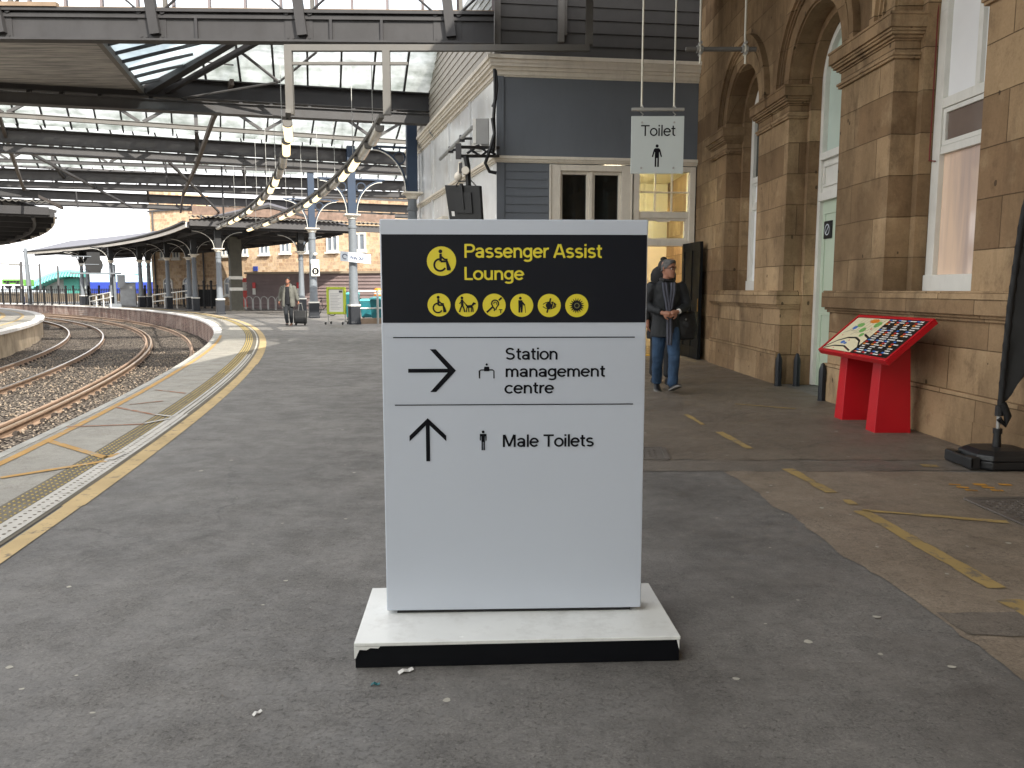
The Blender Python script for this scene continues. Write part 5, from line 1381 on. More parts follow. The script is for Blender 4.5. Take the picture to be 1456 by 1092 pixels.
# brown corrugated shed
s0, s1 = gz(352, 438.5), gz(560, 440.5); su = (s1-s0).normalized(); SL = (s1-s0).length+2
sh = thing('cladding_shed', 'low shed in brown ribbed cladding in front of the stone building', 'shed', s0, math.atan2(su.y, su.x))
zt = gy(440, 389, (s0.y+s1.y)/2).z
g = MB(); g.box(0, SL, .05, 3, 0, zt)
n = 9
for i in range(n):
    z = .3+(zt-.35)*i/n; h = (zt-.35)/n
    g.hexa([(0,-.04,z),(SL,-.04,z),(SL,.05,z),(0,.05,z),(0,.03,z+h*.96),(SL,.03,z+h*.96),(SL,.05,z+h*.96),(0,.05,z+h*.96)])
part('wall', g, CORR, sh, local=True)
g = MB(); g.box(-.1, SL+.1, -.15, 3.1, zt, zt+.14); part('roof_edge', g, M('shed_fascia', (150,136,116), .7), sh, local=True)
ww = sub('window', sh); xw = SL*.905
g = MB(); g.box(xw-.42, xw+.42, -.09, -.041, zt*.50, zt*.96); part('frame', g, WHITE, ww, local=True)
g = MB(); g.box(xw-.28, xw+.28, -.10, -.0905, zt*.55, zt*.90); part('pane', g, PANEDARK, ww, local=True)
for k, (px, c, lab) in enumerate(((362,MAPRED,'small red and white warning notice on the shed cladding left of the walking man'), (425,MAPRED,'small red and white warning notice on the shed cladding behind the slim column'))):
    q = gplane(px, 410, s0, Vector((-su.y, su.x, 0))) - Vector((-su.y, su.x, 0))*.06
    g = MB(); g.box(-.13,.13,-.02,.0,-.0,.42); nt = thing('warning_notice', lab, 'notice', q, math.atan2(su.y, su.x)); part('board', g, MAPRED, nt, local=True)
    g = MB(); g.box(-.13,.13,-.02,.0,-.45,-.003); part('lower_board', g, WHITE, nt, local=True)
# bicycle hoops along the shed
hp_ = None
for i in range(12):
    s = -.3+i*.62; c = s0+su*s + Vector((su.y, -su.x, 0))*2.6
    if hp_ is None:
        hp_ = thing('bicycle_hoop', 'hoop', 'bike hoop', (0,0,0)); g = MB()
        g.tube([(-.27,0,0),(-.27,0,.62)]+[(-.27*math.cos(math.pi*j/8),0,.62+.27*math.sin(math.pi*j/8)) for j in range(1,8)]+[(.27,0,.62),(.27,0,0)], .03, 6); part('hoop', g, GALV, hp_, local=True, smooth=40); o = hp_
    else: o = copy_tree(hp_)
    place(o, c, math.atan2(su.y, su.x), 'galvanised bicycle hoop, %s from the left in the row before the brown shed' % ORD[i], 'bicycle hoops before the shed')
# ------------------------------------------------------------------ fence, bank and distant things
def fence(label, p, q, n, h, pal=True, matp=BLACKM):
    p, q = Vector(p), Vector(q); d = q-p; t = thing('iron_fence', label, 'fence', p)
    for i in range(n+1):
        c = p+d*i/n; g = MB(); g.tube([c, c+Vector((0,0,h+.12))], .085, 6); g.ball(c+Vector((0,0,h+.18)), .11, 6, 4); part('post', g, matp, t)
    g = MB(); m = int(d.length/.28)
    for i in range(m): c = p+d*(i+.5)/m; g.beam(c+Vector((0,0,.12)), c+Vector((0,0,h)), .045, .045, up=(0,1,0))
    for z in (.18, h-.12): g.beam(p+Vector((0,0,z)), q+Vector((0,0,z)), .05, .06)
    part('railings', g, matp, t); return t
FA, FB, FC = gy(-40,430,78), gy(127,432,70), gy(262,436,62)
for v in (FA, FB, FC): v.z = 0
fence('black iron post fence at the far left, left of the canopy columns', FA, FB, 17, 1.45)
fence('black iron post fence behind the canopy columns', FB, FC, 8, 1.45)
g1, g2 = gz(281, 438.5), gz(312, 438.5)
fence('dense black iron gate panel right of the canopy columns', g1, g2, 3, 1.75)
t = thing('boarded_screen', 'dark boarded screen behind the iron gate panel', 'fence', g1)
g = MB(); g.beam(g1+Vector((0,.3,.75)), g2+Vector((0,.3,.75)), .05, 1.25); part('boards', g, BLACKM, t)
def rails2(label, p, q, z0s, r=.045):
    t = thing('handrail', label, 'handrail', p); p, q = Vector(p), Vector(q)
    for z in z0s: g = MB(); g.tube([p+Vector((0,0,z)), q+Vector((0,0,z+(.35 if len(z0s) == 2 else 0)))], r, 6); part('rail', g, WHITE, t)
    for i in range(4): c = p+(q-p)*i/3; g = MB(); g.tube([c, c+Vector((0,0,z0s[-1]+.3*i/3))], r, 6); part('post', g, WHITE, t)
rails2('white ramp handrail rising behind the canopy columns', gz(218,437.5), gz(270,439), (.45,.95))
rails2('short white handrail beside the grey cabinet', gz(128,436), gz(158,437), (.4,.8))
# bank of dull scrub and retaining wall beyond the fence
g = MB(); g.box(-140, -18, 96, 98, -1.2, .9); part('retaining_wall', g, M('bank_wall', (96,86,72), .9, var=.35, vs=.4), label='long low brown retaining wall beyond the iron fence', cat='wall', loc=(-80,97,0))
# teal arched hall
hl = thing('arched_hall', 'distant hall with a teal curved truss roof over a grey wall', 'building', (-88, 150, 0))
a, b = gy(42,409,150), gy(120,409,150); n = 18; zc = gy(80,385,150).z
def hz(t, lo): return a.z + (gy(42,404,150).z-a.z)*(1-t) + 0
top = []; bot = []
for i in range(n+1):
    t = i/n; px = 43+(118-43)*t; yt = 404-19*math.sin(min(1, t*1.35)*math.pi/2)+2.0*max(0, t-.75)*4*.5; top.append(gy(px, yt, 150)); bot.append(gy(px, yt+8, 150))
g = MB()
for i in range(n): 
    g.hexa([bot[i], bot[i+1], bot[i+1]+Vector((0,30,0)), bot[i]+Vector((0,30,0)), top[i], top[i+1], top[i+1]+Vector((0,30,0)), top[i]+Vector((0,30,0))])
part('truss_roof', g, TEAL, hl)
g = MB()
for i in range(n): g.beam(bot[i]+Vector((0,-.2,0)), top[i+1]+Vector((0,-.2,0)), .3, .3); g.beam(top[i]+Vector((0,-.2,0)), top[i+1]+Vector((0,-.2,0)), .4, .4)
part('truss_bars', g, M('pale_teal', (130,214,206), .5), hl)
g = MB()
for i in range(2, n): g.hexa([Vector((bot[i].x,153,-1)), Vector((bot[i+1].x if i<n else 0,153,-1)), Vector((bot[i+1].x,170,-1)), Vector((bot[i].x,170,-1)), Vector((bot[i].x,153,bot[i].z)), Vector((bot[i+1].x,153,bot[i+1].z)), Vector((bot[i+1].x,170,bot[i+1].z)), Vector((bot[i].x,170,bot[i].z))])
part('end_wall', g, M('hall_grey', (150,156,156), .7), hl)
a, b = gy(92,409,152.8), gy(112,396,152.8); g = MB(); g.box(a.x, b.x, 152.6, 152.98, -1, b.z); part('teal_door', g, M('deep_teal', (74,150,138), .6), hl)
# blue hoarding with pale cladding above
a, b = gy(124,411,120), gy(216,401,120)
bh = thing('blue_shed', 'long pale-blue clad shed with a bright blue lower band', 'building', a)
g = MB(); g.box(a.x, b.x, 120, 126, -1, b.z); part('blue_band', g, BLUEH, bh)
c = gy(124,386,121); g = MB(); g.hexa([Vector((a.x,121,b.z+.01)),Vector((b.x,121,b.z+.01)),Vector((b.x,130,b.z+.01)),Vector((a.x,130,b.z+.01)),Vector((a.x,121,c.z)),Vector((b.x,121,c.z-1.2)),Vector((b.x,130,c.z-1.2)),Vector((a.x,130,c.z))]); part('cladding', g, PALEBL, bh)
c = gy(205,372,140); d = gy(216,401,140); g = MB(); g.box(c.x-1.2, d.x+1, 140, 146, 0, c.z); part('glass_tower', g, M('glass_blue', (190,216,228), .3), bh)
# green coach
a, b = gy(3,410,110), gy(34,397,110)
bs = thing('green_coach', 'green and white double-deck coach passing beyond the far left fence', 'coach', (a.x, 110, a.z))
g = MB(); g.box(a.x, b.x, 110, 112.4, a.z+.3, b.z); part('body', g, GREENB, bs, bevel=.12)
g = MB(); h = b.z-a.z
for i in range(6): x = a.x+.25+i*(b.x-a.x-.4)/6; g.box(x, x+(b.x-a.x)*.13, 109.97, 110.01, a.z+h*.62, a.z+h*.84)
part('windows', g, PANEDARK, bs)
g = MB(); g.box(a.x+.1, b.x-.1, 109.96, 110.0, a.z+h*.30, a.z+h*.45); part('white_band', g, WHITE, bs)
for x in (a.x+.8, b.x-.9):
    g = MB(); g.tube([(x,109.98,a.z+.35),(x,110.3,a.z+.35)], .42, 14); part('wheel', g, BLACK, bs)
# hills
g = MB(); pts = []
for i in range(41):
    x = -900+i*24; zz = 22 + 9*math.sin(i*.42)+6*noise.noise(Vector((i*.31,2,0)))
    pts.append((x, zz))
for (x0, z0), (x1, z1) in zip(pts[:-1], pts[1:]): g.hexa([(x0,760,-3),(x1,760,-3),(x1,900,-3),(x0,900,-3),(x0,760,z0*.6),(x1,760,z1*.6),(x1,900,z0),(x0,900,z1)])
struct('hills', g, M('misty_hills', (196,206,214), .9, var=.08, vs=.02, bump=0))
# lamp post leaning at the left, catenary masts
def post(name, label, cat, p, q, r0, r1, mat, extra=None):
    t = thing(name, label, cat, p); g = MB(); g.tube([p, q], [r0, r1], 8); part('mast', g, mat, t, smooth=40)
    if extra: extra(t)
    return t
p = gz(44,432.5); post('grey_post', 'tall grey steel post standing before the fence under the dark canopy edge', 'post', p, Vector((gy(35,346,p.y).x, p.y, 5.2)), .24, .15, COLGREY)
for px, D, yb, yt, ar, lab in ((30.5,92,410,372,-8,'thin dark catenary mast behind the green coach'), (57,130,405,375,-14,'thin catenary mast with a pale arm in front of the teal roof'), (83,125,408,378,0,'pale slender pole before the teal roof'), (127,125,400,383,6,'thin pole rising behind the blue shed')):
    p, q = gy(px, yb, D), gy(px-1, yt, D); p.z = 0
    def ex(t, q=q, ar=ar, D=D):
        if ar: g = MB(); g.tube([q-Vector((0,0,.3)), q+Vector((ar*.35,0,-.2))], .09, 5); part('arm', g, GALV, t)
    post('catenary_mast', lab, 'mast', p, q, .18, .14, STEEL if ar <= 0 else GALV, ex)
# ------------------------------------------------------------------ signal and cabinet
c = gz(183,436.5)
cb = thing('equipment_cabinet', 'grey lineside equipment cabinet under the canopy', 'cabinet', c, R(28)); 
g = MB(); g.box(-.55,.55,-.35,.35,.06,1.85); part('body', g, M('cabinet_grey', (150,154,158), .5, var=.05), cb, local=True, bevel=.02)
g = MB(); g.box(-.62,.62,-.42,.42,1.852,1.93); part('lid', g, M('cabinet_grey', (150,154,158)), cb, local=True)
g = MB(); g.box(-.5,.5,-.365,-.352,.15,1.75); part('door', g, M('cabinet_door', (160,164,168), .5), cb, local=True)
g = MB(); g.box(.12,.32,-.37,-.3655,1.45,1.62); part('label_plate', g, WHITE, cb, local=True)
c = gz(165,436.8)
sgn = thing('railway_signal', 'railway signal with a black round-backed head on a pale gantry post', 'signal', c, R(28))
g = MB(); g.tube([(0,0,0),(0,0,3.3)], .10, 8); g.box(-.5,.4,-.35,.35,0,.28); part('post', g, COLGREY, sgn, local=True)
g = MB(); g.box(-3.0,.5,-.35,.35,2.55,2.65); g.box(-3.0,-2.94,-.35,-.29,2.66,3.9); g.box(-3.0,-1.5,-.35,-.3,3.84,3.9); g.box(-3.0,-1.0,-.35,-.3,3.25,3.3); part('platform', g, COLGREY, sgn, local=True)
g = MB(); g.tube([(-1.35,-.3,3.25),(-1.35,.25,3.25)], .62, 18); g.box(-1.8,-.9,-.25,.3,2.66,4.2); part('signal_head', g, BLACK, sgn, local=True, smooth=40)
g = MB(); g.box(.2,.75,-.2,.3,1.5,2.5); g.box(.3,.62,-.24,-.2,1.6,1.9); part('relay_box', g, M('cabinet_grey', (150,154,158)), sgn, local=True)
p = gz(34,432.3); q = Vector((p.x,p.y,2.2))
wk = thing('marker_post', 'thin blue and white marker post by the fence at far left', 'post', p); g = MB(); g.tube([p, p+Vector((0,0,.7))], .12, 8); g.tube([p+Vector((0,0,1.05)), p+Vector((0,0,1.4))], .12, 8); part('blue_band', g, SIGNBLUE, wk); g = MB(); g.tube([p+Vector((0,0,.7)), p+Vector((0,0,1.05))], .119, 8); g.tube([p+Vector((0,0,1.4)), p+Vector((0,0,1.6))], .119, 8); part('white_band', g, WHITE, wk)
# red hanging banners by the arched window
p = gz(345,439); t = thing('red_banner', 'red and white printed banner beside the thick olive stanchion', 'banner', p+Vector((0,1.5,0)))
g = MB(); g.box(p.x-.45, p.x-.02, p.y+1.5, p.y+1.53, .1, 2.2); part('cloth', g, ESCHER, t); g = MB(); g.box(p.x-.43, p.x-.1, p.y+1.49, p.y+1.499, 1.3, 1.9); part('white_panel', g, WHITE, t)
# ------------------------------------------------------------------ red map lectern
lt = thing('map_lectern', 'red lectern with a tilted city map board on two tapered legs beside the stone wall', 'map stand', (3.6, 8.0, 0))
LX, LY0, LY1 = 3.34, 7.12, 8.70
lo0, lo1 = gplane(1259,514,(LX,0,0),(1,0,0)), gplane(1163.5,497.5,(LX,0,0),(1,0,0))
HX = 3.80
hi0, hi1 = gplane(1335,452,(HX,0,0),(1,0,0)), gplane(1222,448,(HX,0,0),(1,0,0))
un = (lo0-lo1); un = (lo0-lo1).normalized(); wv = (hi1-lo1); wn_ = un.cross(wv).normalized()
hi0 = lo0 + (hi1-lo1)
if wn_.z < 0: wn_ = -wn_
def QP(a, b, l):                     # a: 0 far .. 1 near, b: 0 low .. 1 high
    return (lo1*(1-a)+lo0*a)*(1-b) + (hi1*(1-a)+hi0*a)*b + wn_*l
def qbox(g, a0, a1, b0, b1, l0, l1):
    g.hexa([QP(a0,b0,l0),QP(a1,b0,l0),QP(a1,b1,l0),QP(a0,b1,l0),QP(a0,b0,l1),QP(a1,b0,l1),QP(a1,b1,l1),QP(a0,b1,l1)])
g = MB(); qbox(g, 0, 1, 0, 1, -.05, -.006)
for e in ((0,1,0,.055),(0,1,.945,1),(0,.022,.0551,.9449),(.978,1,.0551,.9449)): qbox(g, *e, -.0059, .008)
part('board', g, RED, lt, bevel=.004)
mp = sub('map_print', lt)
g = MB(); qbox(g, .022, .978, .055, .945, -.0055, -.001); part('ground_sheet', g, MAPBLACK, mp)
g = MB(); g.poly([QP(a,b,.0005) for a, b in ((.03,.07),(.47,.07),(.50,.5),(.50,.93),(.03,.93))]); part('map_area', g, MAPCREAM, mp, recalc=False)
def qline(g, pts, w, l):
    for (a, b), (c, d) in zip(pts[:-1], pts[1:]):
        dx, dy = (c-a)*1.56, (d-b)*.62; L = math.hypot(dx, dy); nx, ny = -dy/L*w/1.56, dx/L*w/.62
        g.poly([QP(a-nx,b-ny,l), QP(c-nx,d-ny,l), QP(c+nx,d+ny,l), QP(a+nx,b+ny,l)])
g = MB(); qline(g, [(.03,.12),(.12,.30),(.22,.40),(.33,.42),(.42,.36),(.49,.22)], .012, .0012); qline(g, [(.04,.08),(.15,.17),(.30,.19),(.44,.10)], .010, .0014); qline(g, [(.40,.52),(.50,.44)], .012, .0012)
for i in range(7): qline(g, [(.05+.05*i,.48+.05*(i%3)),(.12+.05*i,.58+.04*(i%2)),(.16+.05*i,.90)], .002, .001)
part('streets', g, MAPBLACK, mp, recalc=False)
PR = MB(); PRM = [MAPBLACK, MAPGREEN, MAPBLUE, MAPORANGE, MAPRED, MAPWHITE]
def blob(mat, spots, nm, l):
    PR.mi = PRM.index(mat)
    for a, b, ra, rb in spots: PR.poly([QP(a+ra*math.cos(t), b+rb*math.sin(t), l) for t in [2*math.pi*j/7+.3 for j in range(7)]])
blob(MAPGREEN, [(.30,.62,.04,.07),(.42,.78,.045,.08),(.20,.74,.05,.06),(.36,.50,.03,.05)], 'parks', .0016)
blob(MAPBLUE, [(.22,.28,.03,.04),(.27,.26,.02,.03),(.16,.66,.03,.05)], 'water', .0018)
blob(MAPORANGE, [(.33,.92-.06,.07,.055)], 'title_block', .0020)
blob(MAPRED, [(.10,.45,.008,.015),(.28,.34,.01,.015),(.40,.66,.01,.02),(.36,.14,.008,.014),(.18,.12,.008,.014)], 'places', .0021)
PR.mi = 5; r2 = random.Random(3)
for col in range(4):
    a0 = .525+.113*col
    for row in range(17):
        b = .90-.05*row
        if r2.random() < .12: continue
        qbox_w = r2.uniform(.04,.09); PR.poly([QP(a0,b,.0012),QP(a0+qbox_w,b,.0012),QP(a0+qbox_w,b+.022,.0012),QP(a0,b+.022,.0012)])
for mat, k in ((MAPBLUE,0),(MAPRED,1),(MAPORANGE,2)):
    PR.mi = PRM.index(mat)
    for col in range(4):
        for row in range(k, 17, 5):
            a0, b = .512+.113*col, .90-.05*row; PR.poly([QP(a0-.004,b,.0014),QP(a0+.03,b,.0014),QP(a0+.03,b+.03,.0014),QP(a0-.004,b+.03,.0014)])
part('map_printing', PR, PRM, mp, recalc=False)
for y0, zt0 in ((7.60, .80), (8.37, .80)):
    g = MB(); X0, X1 = 3.50, 3.85; yb = y0+.20
    def zb(x): return QP(.5, (x-LX)/(HX-LX), -.055).z
    g.hexa([(X0,y0,0),(X1,y0,0),(X1,yb,0),(X0,yb,0),(X0+.045,y0+.02,zb(X0+.045)),(X1-.05,y0+.02,zb(X1-.05)),(X1-.05,yb-.02,zb(X1-.05)),(X0+.045,yb-.02,zb(X0+.045))])
    part('leg', g, RED, lt, bevel=.004)
# ------------------------------------------------------------------ feather flag
fl = thing('feather_flag', 'black feather banner on a pole in a moulded plastic base by the stone wall', 'flag', (3.73, 6.14, 0))
def octo(cx, cy, hx, hy, c, z): return [Vector((cx+x, cy+y, z)) for x, y in ((-hx+c,-hy),(hx-c,-hy),(hx,-hy+c),(hx,hy-c),(hx-c,hy),(-hx+c,hy),(-hx,hy-c),(-hx,-hy+c))]
g = MB(); cx, cy = 3.80, 6.16
g.loft([octo(cx,cy,.215,.20,.07,.004), octo(cx,cy,.23,.215,.08,.02), octo(cx,cy,.23,.215,.08,.075)])
g.loft([octo(cx,cy,.232,.217,.08,.078), octo(cx,cy,.225,.21,.08,.12), octo(cx,cy,.18,.16,.07,.150), octo(cx,cy,.07,.07,.02,.158)])
for s in (-1, 1): g.box(cx-.30, cx-.2255, cy+s*.13-.055, cy+s*.13+.055, .012, .105)
g.box(cx-.305, cx-.275, cy-.185, cy+.185, .02, .10)
part('base', g, M('base_plastic', (30,31,33), .42, var=.15, bump=.05), fl, bevel=.008)
PX_, PY_ = cx, cy
g = MB(); g.tube([(PX_,PY_,.15),(PX_,PY_,.26)], [.032,.026], 10); g.tube([(PX_,PY_,.26),(PX_,PY_,.30)], .034, 10); part('socket', g, BLACK, fl, smooth=40)
g = MB(); g.tube([(PX_,PY_,.30),(PX_,PY_,.41)], .014, 10); part('spigot', g, GALV, fl, smooth=40)
pole = [(0,.36),(.005,.8),(.02,1.3),(.06,1.9),(.15,2.5),(.30,3.0),(.52,3.35),(.78,3.45)]
pole3 = [Vector((PX_+.0+x*.9, PY_-x*.25, z)) for x, z in pole]
g = MB(); g.tube([Vector((PX_,PY_,.40))]+[p for p in pole3[1:]], .016, 8); g.tube([(PX_,PY_,.40),(PX_,PY_,.48)], .030, 8); part('pole', g, BLACKM, fl, smooth=40)
g = MB(); N = 40; rows = []
def pole_at(z):
    for a, b in zip(pole3[:-1], pole3[1:]):
        if a.z <= z <= b.z: return a+(b-a)*((z-a.z)/(b.z-a.z))
    return pole3[-1]
for i in range(N+1):
    z = .50+(3.42-.50)*i/N; p = pole_at(z); w = .62 - max(0, (p-Vector((PX_,PY_,z))).x)*.62; f = min(1, i/7); row = []
    for j in range(13):
        t = j/12; ww = t*w*(.25+.75*f)
        wave = .035*math.sin(t*7+z*2.2)*t + .02*math.sin(z*9+t*4)*max(0, 1-i/12)*(1 if 0 < t else 0) + .012*noise.noise(Vector((t*6, z*6, 0)))
        row.append(p + Vector((ww*.94, -ww*.30 + wave*1.2, -.0 + (.28*(1-f))*t*t + .04*t)))
    rows.append(row)
vs = [q for r in rows for q in r]; fs = [(i*13+j, i*13+j+1, (i+1)*13+j+1, (i+1)*13+j) for i in range(N) for j in range(12)]
g.add(vs, fs)
def sol(o):
    s = o.modifiers.new('solidify', 'SOLIDIFY'); s.thickness = .003; s.offset = 0
part('cloth', g, FABRIC, fl, smooth=60, mods=sol)
g = MB(); g.tube([pole_at(.46+(3.43-.46)*i/60)+Vector((.008,-.003,0)) for i in range(61)], [.024+.005*math.sin(i*2.1) for i in range(61)], 8); part('sleeve', g, FABRIC_SLEEVE, fl, smooth=60)
g = MB(); g.tube([(PX_+.01,PY_-.02,.50),(PX_+.05,PY_-.035,.40),(PX_+.035,PY_-.03,.33),(PX_-.01,PY_-.025,.38)], [.03,.028,.02,.022], 8); part('elastic_tie', g, FABRIC_SLEEVE, fl, smooth=50)
# ------------------------------------------------------------------ bollards by the green door
for px, py, s in ((1106,549,'leftmost of the pair at the pier by the green door'), (1132,549,'right of the pair, tucked beside the green door frame'), (1168,570,'standing alone at the right side of the green door')):
    p = gz(px, py); t = thing('guard_post', 'short black pointed post ' + s, 'bollard', p, BR, 'black guard posts at the green door')
    g = MB(); r = .047
    def oct_(r, z): return [Vector((r*math.cos(math.pi/8+math.pi/4*j), r*math.sin(math.pi/8+math.pi/4*j), z)) for j in range(8)]
    g.loft([oct_(r,0), oct_(r,.36), oct_(r*.88,.40), oct_(r*.45,.46), oct_(r*.1,.475)]); part('post', g, NAVY, t, local=True, smooth=30)
    g = MB(); g.loft([oct_(r*1.15,0), oct_(r*1.15,.015)]); part('foot_plate', g, NAVY, t, local=True)
# ------------------------------------------------------------------ equipment on the corner of the grey block
D = 14.9
mo = thing('display_monitor', 'black monitor seen from behind, hung on a pole below the corner bracket', 'monitor', gy(658,286,D), 0)
c00, c10, c11, c01 = gy(639,312,D+.1), gy(685,313,D-.15), gy(682,264,D-.15), gy(632,263,D+.1)
nn = (c10-c00).cross(c01-c00).normalized(); dep = nn*-.10
g = MB(); g.hexa([c00, c10, c11, c01, c00+dep, c10+dep, c11+dep, c01+dep]); part('case', g, BLACK, mo, bevel=.012)
g = MB(); bw = lambda a, b, l: (c00*(1-a)+c10*a)*(1-b)+(c01*(1-a)+c11*a)*b + nn*l
for a0, a1, b0, b1, l in ((.25,.75,.2,.8,.03),(.47,.53,.3,1.05,.05)): g.hexa([bw(a0,b0,.002),bw(a1,b0,.002),bw(a1,b1,.002),bw(a0,b1,.002),bw(a0,b0,l),bw(a1,b0,l),bw(a1,b1,l),bw(a0,b1,l)])
part('back_cover', g, BLACKM, mo)
g = MB(); g.poly([bw(.10,.10,.003),bw(.19,.10,.003),bw(.19,.24,.003),bw(.10,.24,.003)]); part('rating_label', g, PAPER, mo, recalc=False)
g = MB(); g.tube([gy(666,264,D), gy(665,236,D), gy(662,222,D)], .05, 8); g.tube([gy(648,265,D),gy(652,258,D),gy(670,257,D),gy(677,264,D)], .012, 6); part('hanging_pole', g, BLACKM, mo, smooth=40)
bk = thing('corner_bracket', 'steel bracket arm with tangled cables at the corner of the grey block', 'bracket', gy(690,222,15.2))
g = MB(); a, b = gy(652,222,14.9), gy(708,222,16.1); g.beam(a, b, .12, .05); g.beam(a+Vector((0,0,.16)), b+Vector((0,0,.16)), .08, .05); g.beam(a-Vector((0,0,.05)), a+Vector((0,0,.22)), .10, .10, up=(0,1,0)); g.beam(gy(655,232,14.9), gy(655,246,14.9), .06, .06, up=(0,1,0))
part('arm', g, STEEL, bk)
g = MB()
for i, pts in enumerate((((700,168),(703,190),(697,212),(690,232),(696,244),(706,246)), ((703,98),(704,118),(704,140),(702,165),(703,190),(701,218)), ((668,212),(680,207),(692,216),(702,210)), ((672,215),(684,222),(694,214),(705,220)), ((664,218),(676,210),(690,212)), ((705,100),(707,122),(705,142),(700,152)))):
    g.tube([gy(x, y, 15.55+.1*(i%2)) for x, y in pts], .035 if i in (0,1) else .026, 6)
part('cables', g, BLACKM, bk, smooth=40)
cm = thing('dome_camera', 'cream dome camera and sensor hung under the corner bracket', 'camera', gy(655,246,14.9))
g = MB(); g.ball(gy(651.5,251,14.95), (.075,.08,.085), 12, 8); part('dome', g, CREAM, cm, smooth=60)
g = MB(); c = gy(662,243,14.85); g.tube([c+Vector((0,-.09,0)), c+Vector((0,.09,0))], .07, 14); part('sensor', g, CREAM, cm, smooth=40)
g = MB(); g.beam(gy(655,230,14.9), gy(653,245,14.93), .05, .05); part('stem', g, CREAM, cm)
jb = thing('junction_box', 'grey metal junction box mounted on the white side wall', 'junction box', SP(.9,.1,4.6))
a, b = gy(677,205,15.75), gy(695,168,15.75); g = MB(); g.box(a.x, b.x, 15.75, 15.95, a.z, b.z); part('case', g, M('box_grey', (150,150,148), .5), jb, bevel=.01)
g = MB(); g.box(a.x-.06, a.x-.003, 15.75, 16.1, a.z+.02, b.z-.01); part('side', g, WHITE, jb)
g = MB(); g.box(a.x-.09, a.x+.10, 15.72, 15.85, a.z-.13, a.z-.01); part('lower_box', g, WHITE, jb); g = MB(); g.box(b.x+.02, b.x+.14, 15.72, 15.8, a.z-.12, a.z+.12); part('small_box', g, WHITE, jb)
dp = thing('drainpipe', 'grey drainpipe with collars on the white side wall below the gutter', 'drainpipe', gy(625,300,22.6))
pt = [gy(613,181,22.6), gy(614,187,22.6), gy(621,195,22.6), gy(625,203,22.6), gy(625.5,320,22.6), Vector((gy(625.5,320,22.6).x, 22.6, 0.02))]
g = MB(); g.tube(pt, .085, 10); part('pipe', g, M('pipe_grey', (128,130,132), .5), dp, smooth=40)
for y in (207, 220, 237, 296):
    c = gy(625.2, y, 22.6); g = MB(); g.tube([c-Vector((0,0,.05)), c+Vector((0,0,.05))], .11, 10); g.beam(c, c+Vector((.25,.02,0)), .05, .05); part('collar', g, STEEL, dp, smooth=40)
wp = thing('sloping_conduit', 'white sloping conduit on two clips across the side wall', 'conduit', gy(650,203,18.5))
g = MB(); g.tube([gy(626,226,19.5), gy(672,181,17.3)], .045, 8); part('conduit', g, M('pipe_grey2', (158,160,160), .5), wp, smooth=40)
g = MB()
for x, y, d in ((641,213,18.8),(657,197,18.0)): c = gy(x, y, d); g.tube([c-Vector((.02,0,0)), c+Vector((.22,0,.0))], .03, 6); g.tube([c-Vector((0,0,.07)), c+Vector((0,0,.07))], .06, 8)
part('clips', g, STEEL_D, wp)
# ------------------------------------------------------------------ far platform furniture
pa, pb = gz(467,461.5), gz(491,461); D = (pa.y+pb.y)/2
po = thing('poster_stand', 'wheeled poster stand with a lime green frame holding a printed notice', 'poster stand', ((pa.x+pb.x)/2, D, 0), R(-8))
q0, q1 = gy(465,447,D), gy(492,408,D); hw, zb, zt = (q1.x-q0.x)/2, q0.z, q1.z
g = MB()
for b in ((-hw,-hw+.10,zb,zt),(hw-.10,hw,zb,zt),(-hw+.10,hw-.10,zb,zb+.10),(-hw+.10,hw-.10,zt-.10,zt)): g.box(b[0], b[1], -.06, .06, b[2], b[3])
part('frame', g, LIME, po, local=True, bevel=.02)
g = MB(); g.box(-hw+.101, hw-.101, -.03, .03, zb+.101, zt-.101); part('notice', g, PAPER, po, local=True)
pf = Face((-hw+.1, -.03, zb+.1), (1,0,0), (0,0,1)); g = MB(); w_, h_ = 2*hw-.2, zt-zb-.2
for i in range(11):
    y = h_*(.80-.068*i); g.poly([pf.at(w_*.1,y,.003), pf.at(w_*(.86-.12*(i%3)),y,.003), pf.at(w_*(.86-.12*(i%3)),y+.012,.003), pf.at(w_*.1,y+.012,.003)])
part('print_lines', g, M('print_grey', (130,130,134), .6), po, local=True, recalc=False)
g = MB(); g.poly([pf.at(w_*.72,h_*.86,.003), pf.at(w_*.96,h_*.86,.003), pf.at(w_*.96,h_*.95,.003), pf.at(w_*.72,h_*.95,.003)]); part('logo_block', g, M('print_dark', (70,70,80), .6), po, local=True, recalc=False)
g = MB()
for x in (-hw+.04, hw-.04): g.tube([(x,0,zb),(x,0,.10)], .02, 6); g.tube([(x,-.32,.10),(x,.32,.10)], .02, 6)
part('legs', g, GALV, po, local=True)
for x in (-hw+.04, hw-.04):
    for y in (-.3, .3): g = MB(); g.tube([(x-.02,y,.055),(x+.02,y,.055)], .055, 10); part('castor', g, BLACK, po, local=True)
bs_ = thing('exit_sign', 'pale Way out sign fixed across the column above the railing', 'sign', gy(507,366,c2.y-.4))
q0, q1 = gy(484,373,c2.y-.4), gy(527,359.5,c2.y-.2); g = MB(); g.hexa([q0+Vector((0,0,.06)), Vector((q1.x,q1.y,q0.z-.06)), Vector((q1.x,q1.y+.05,q0.z-.06)), q0+Vector((0,.05,.06)), Vector((q0.x,q0.y,q1.z+.06)), q1-Vector((0,0,.06)), q1+Vector((0,.05,-.06)), Vector((q0.x,q0.y+.05,q1.z+.06))]); part('board', g, SIGNPALE, bs_)
u_ = Vector((q1.x-q0.x, q1.y-q0.y, -.10)).normalized(); ff = Face(q0+Vector((0,0,.05)), u_, u_.cross(Vector((0,1,0))).cross(u_)*-1 if 0 else Vector((0,0,1)))
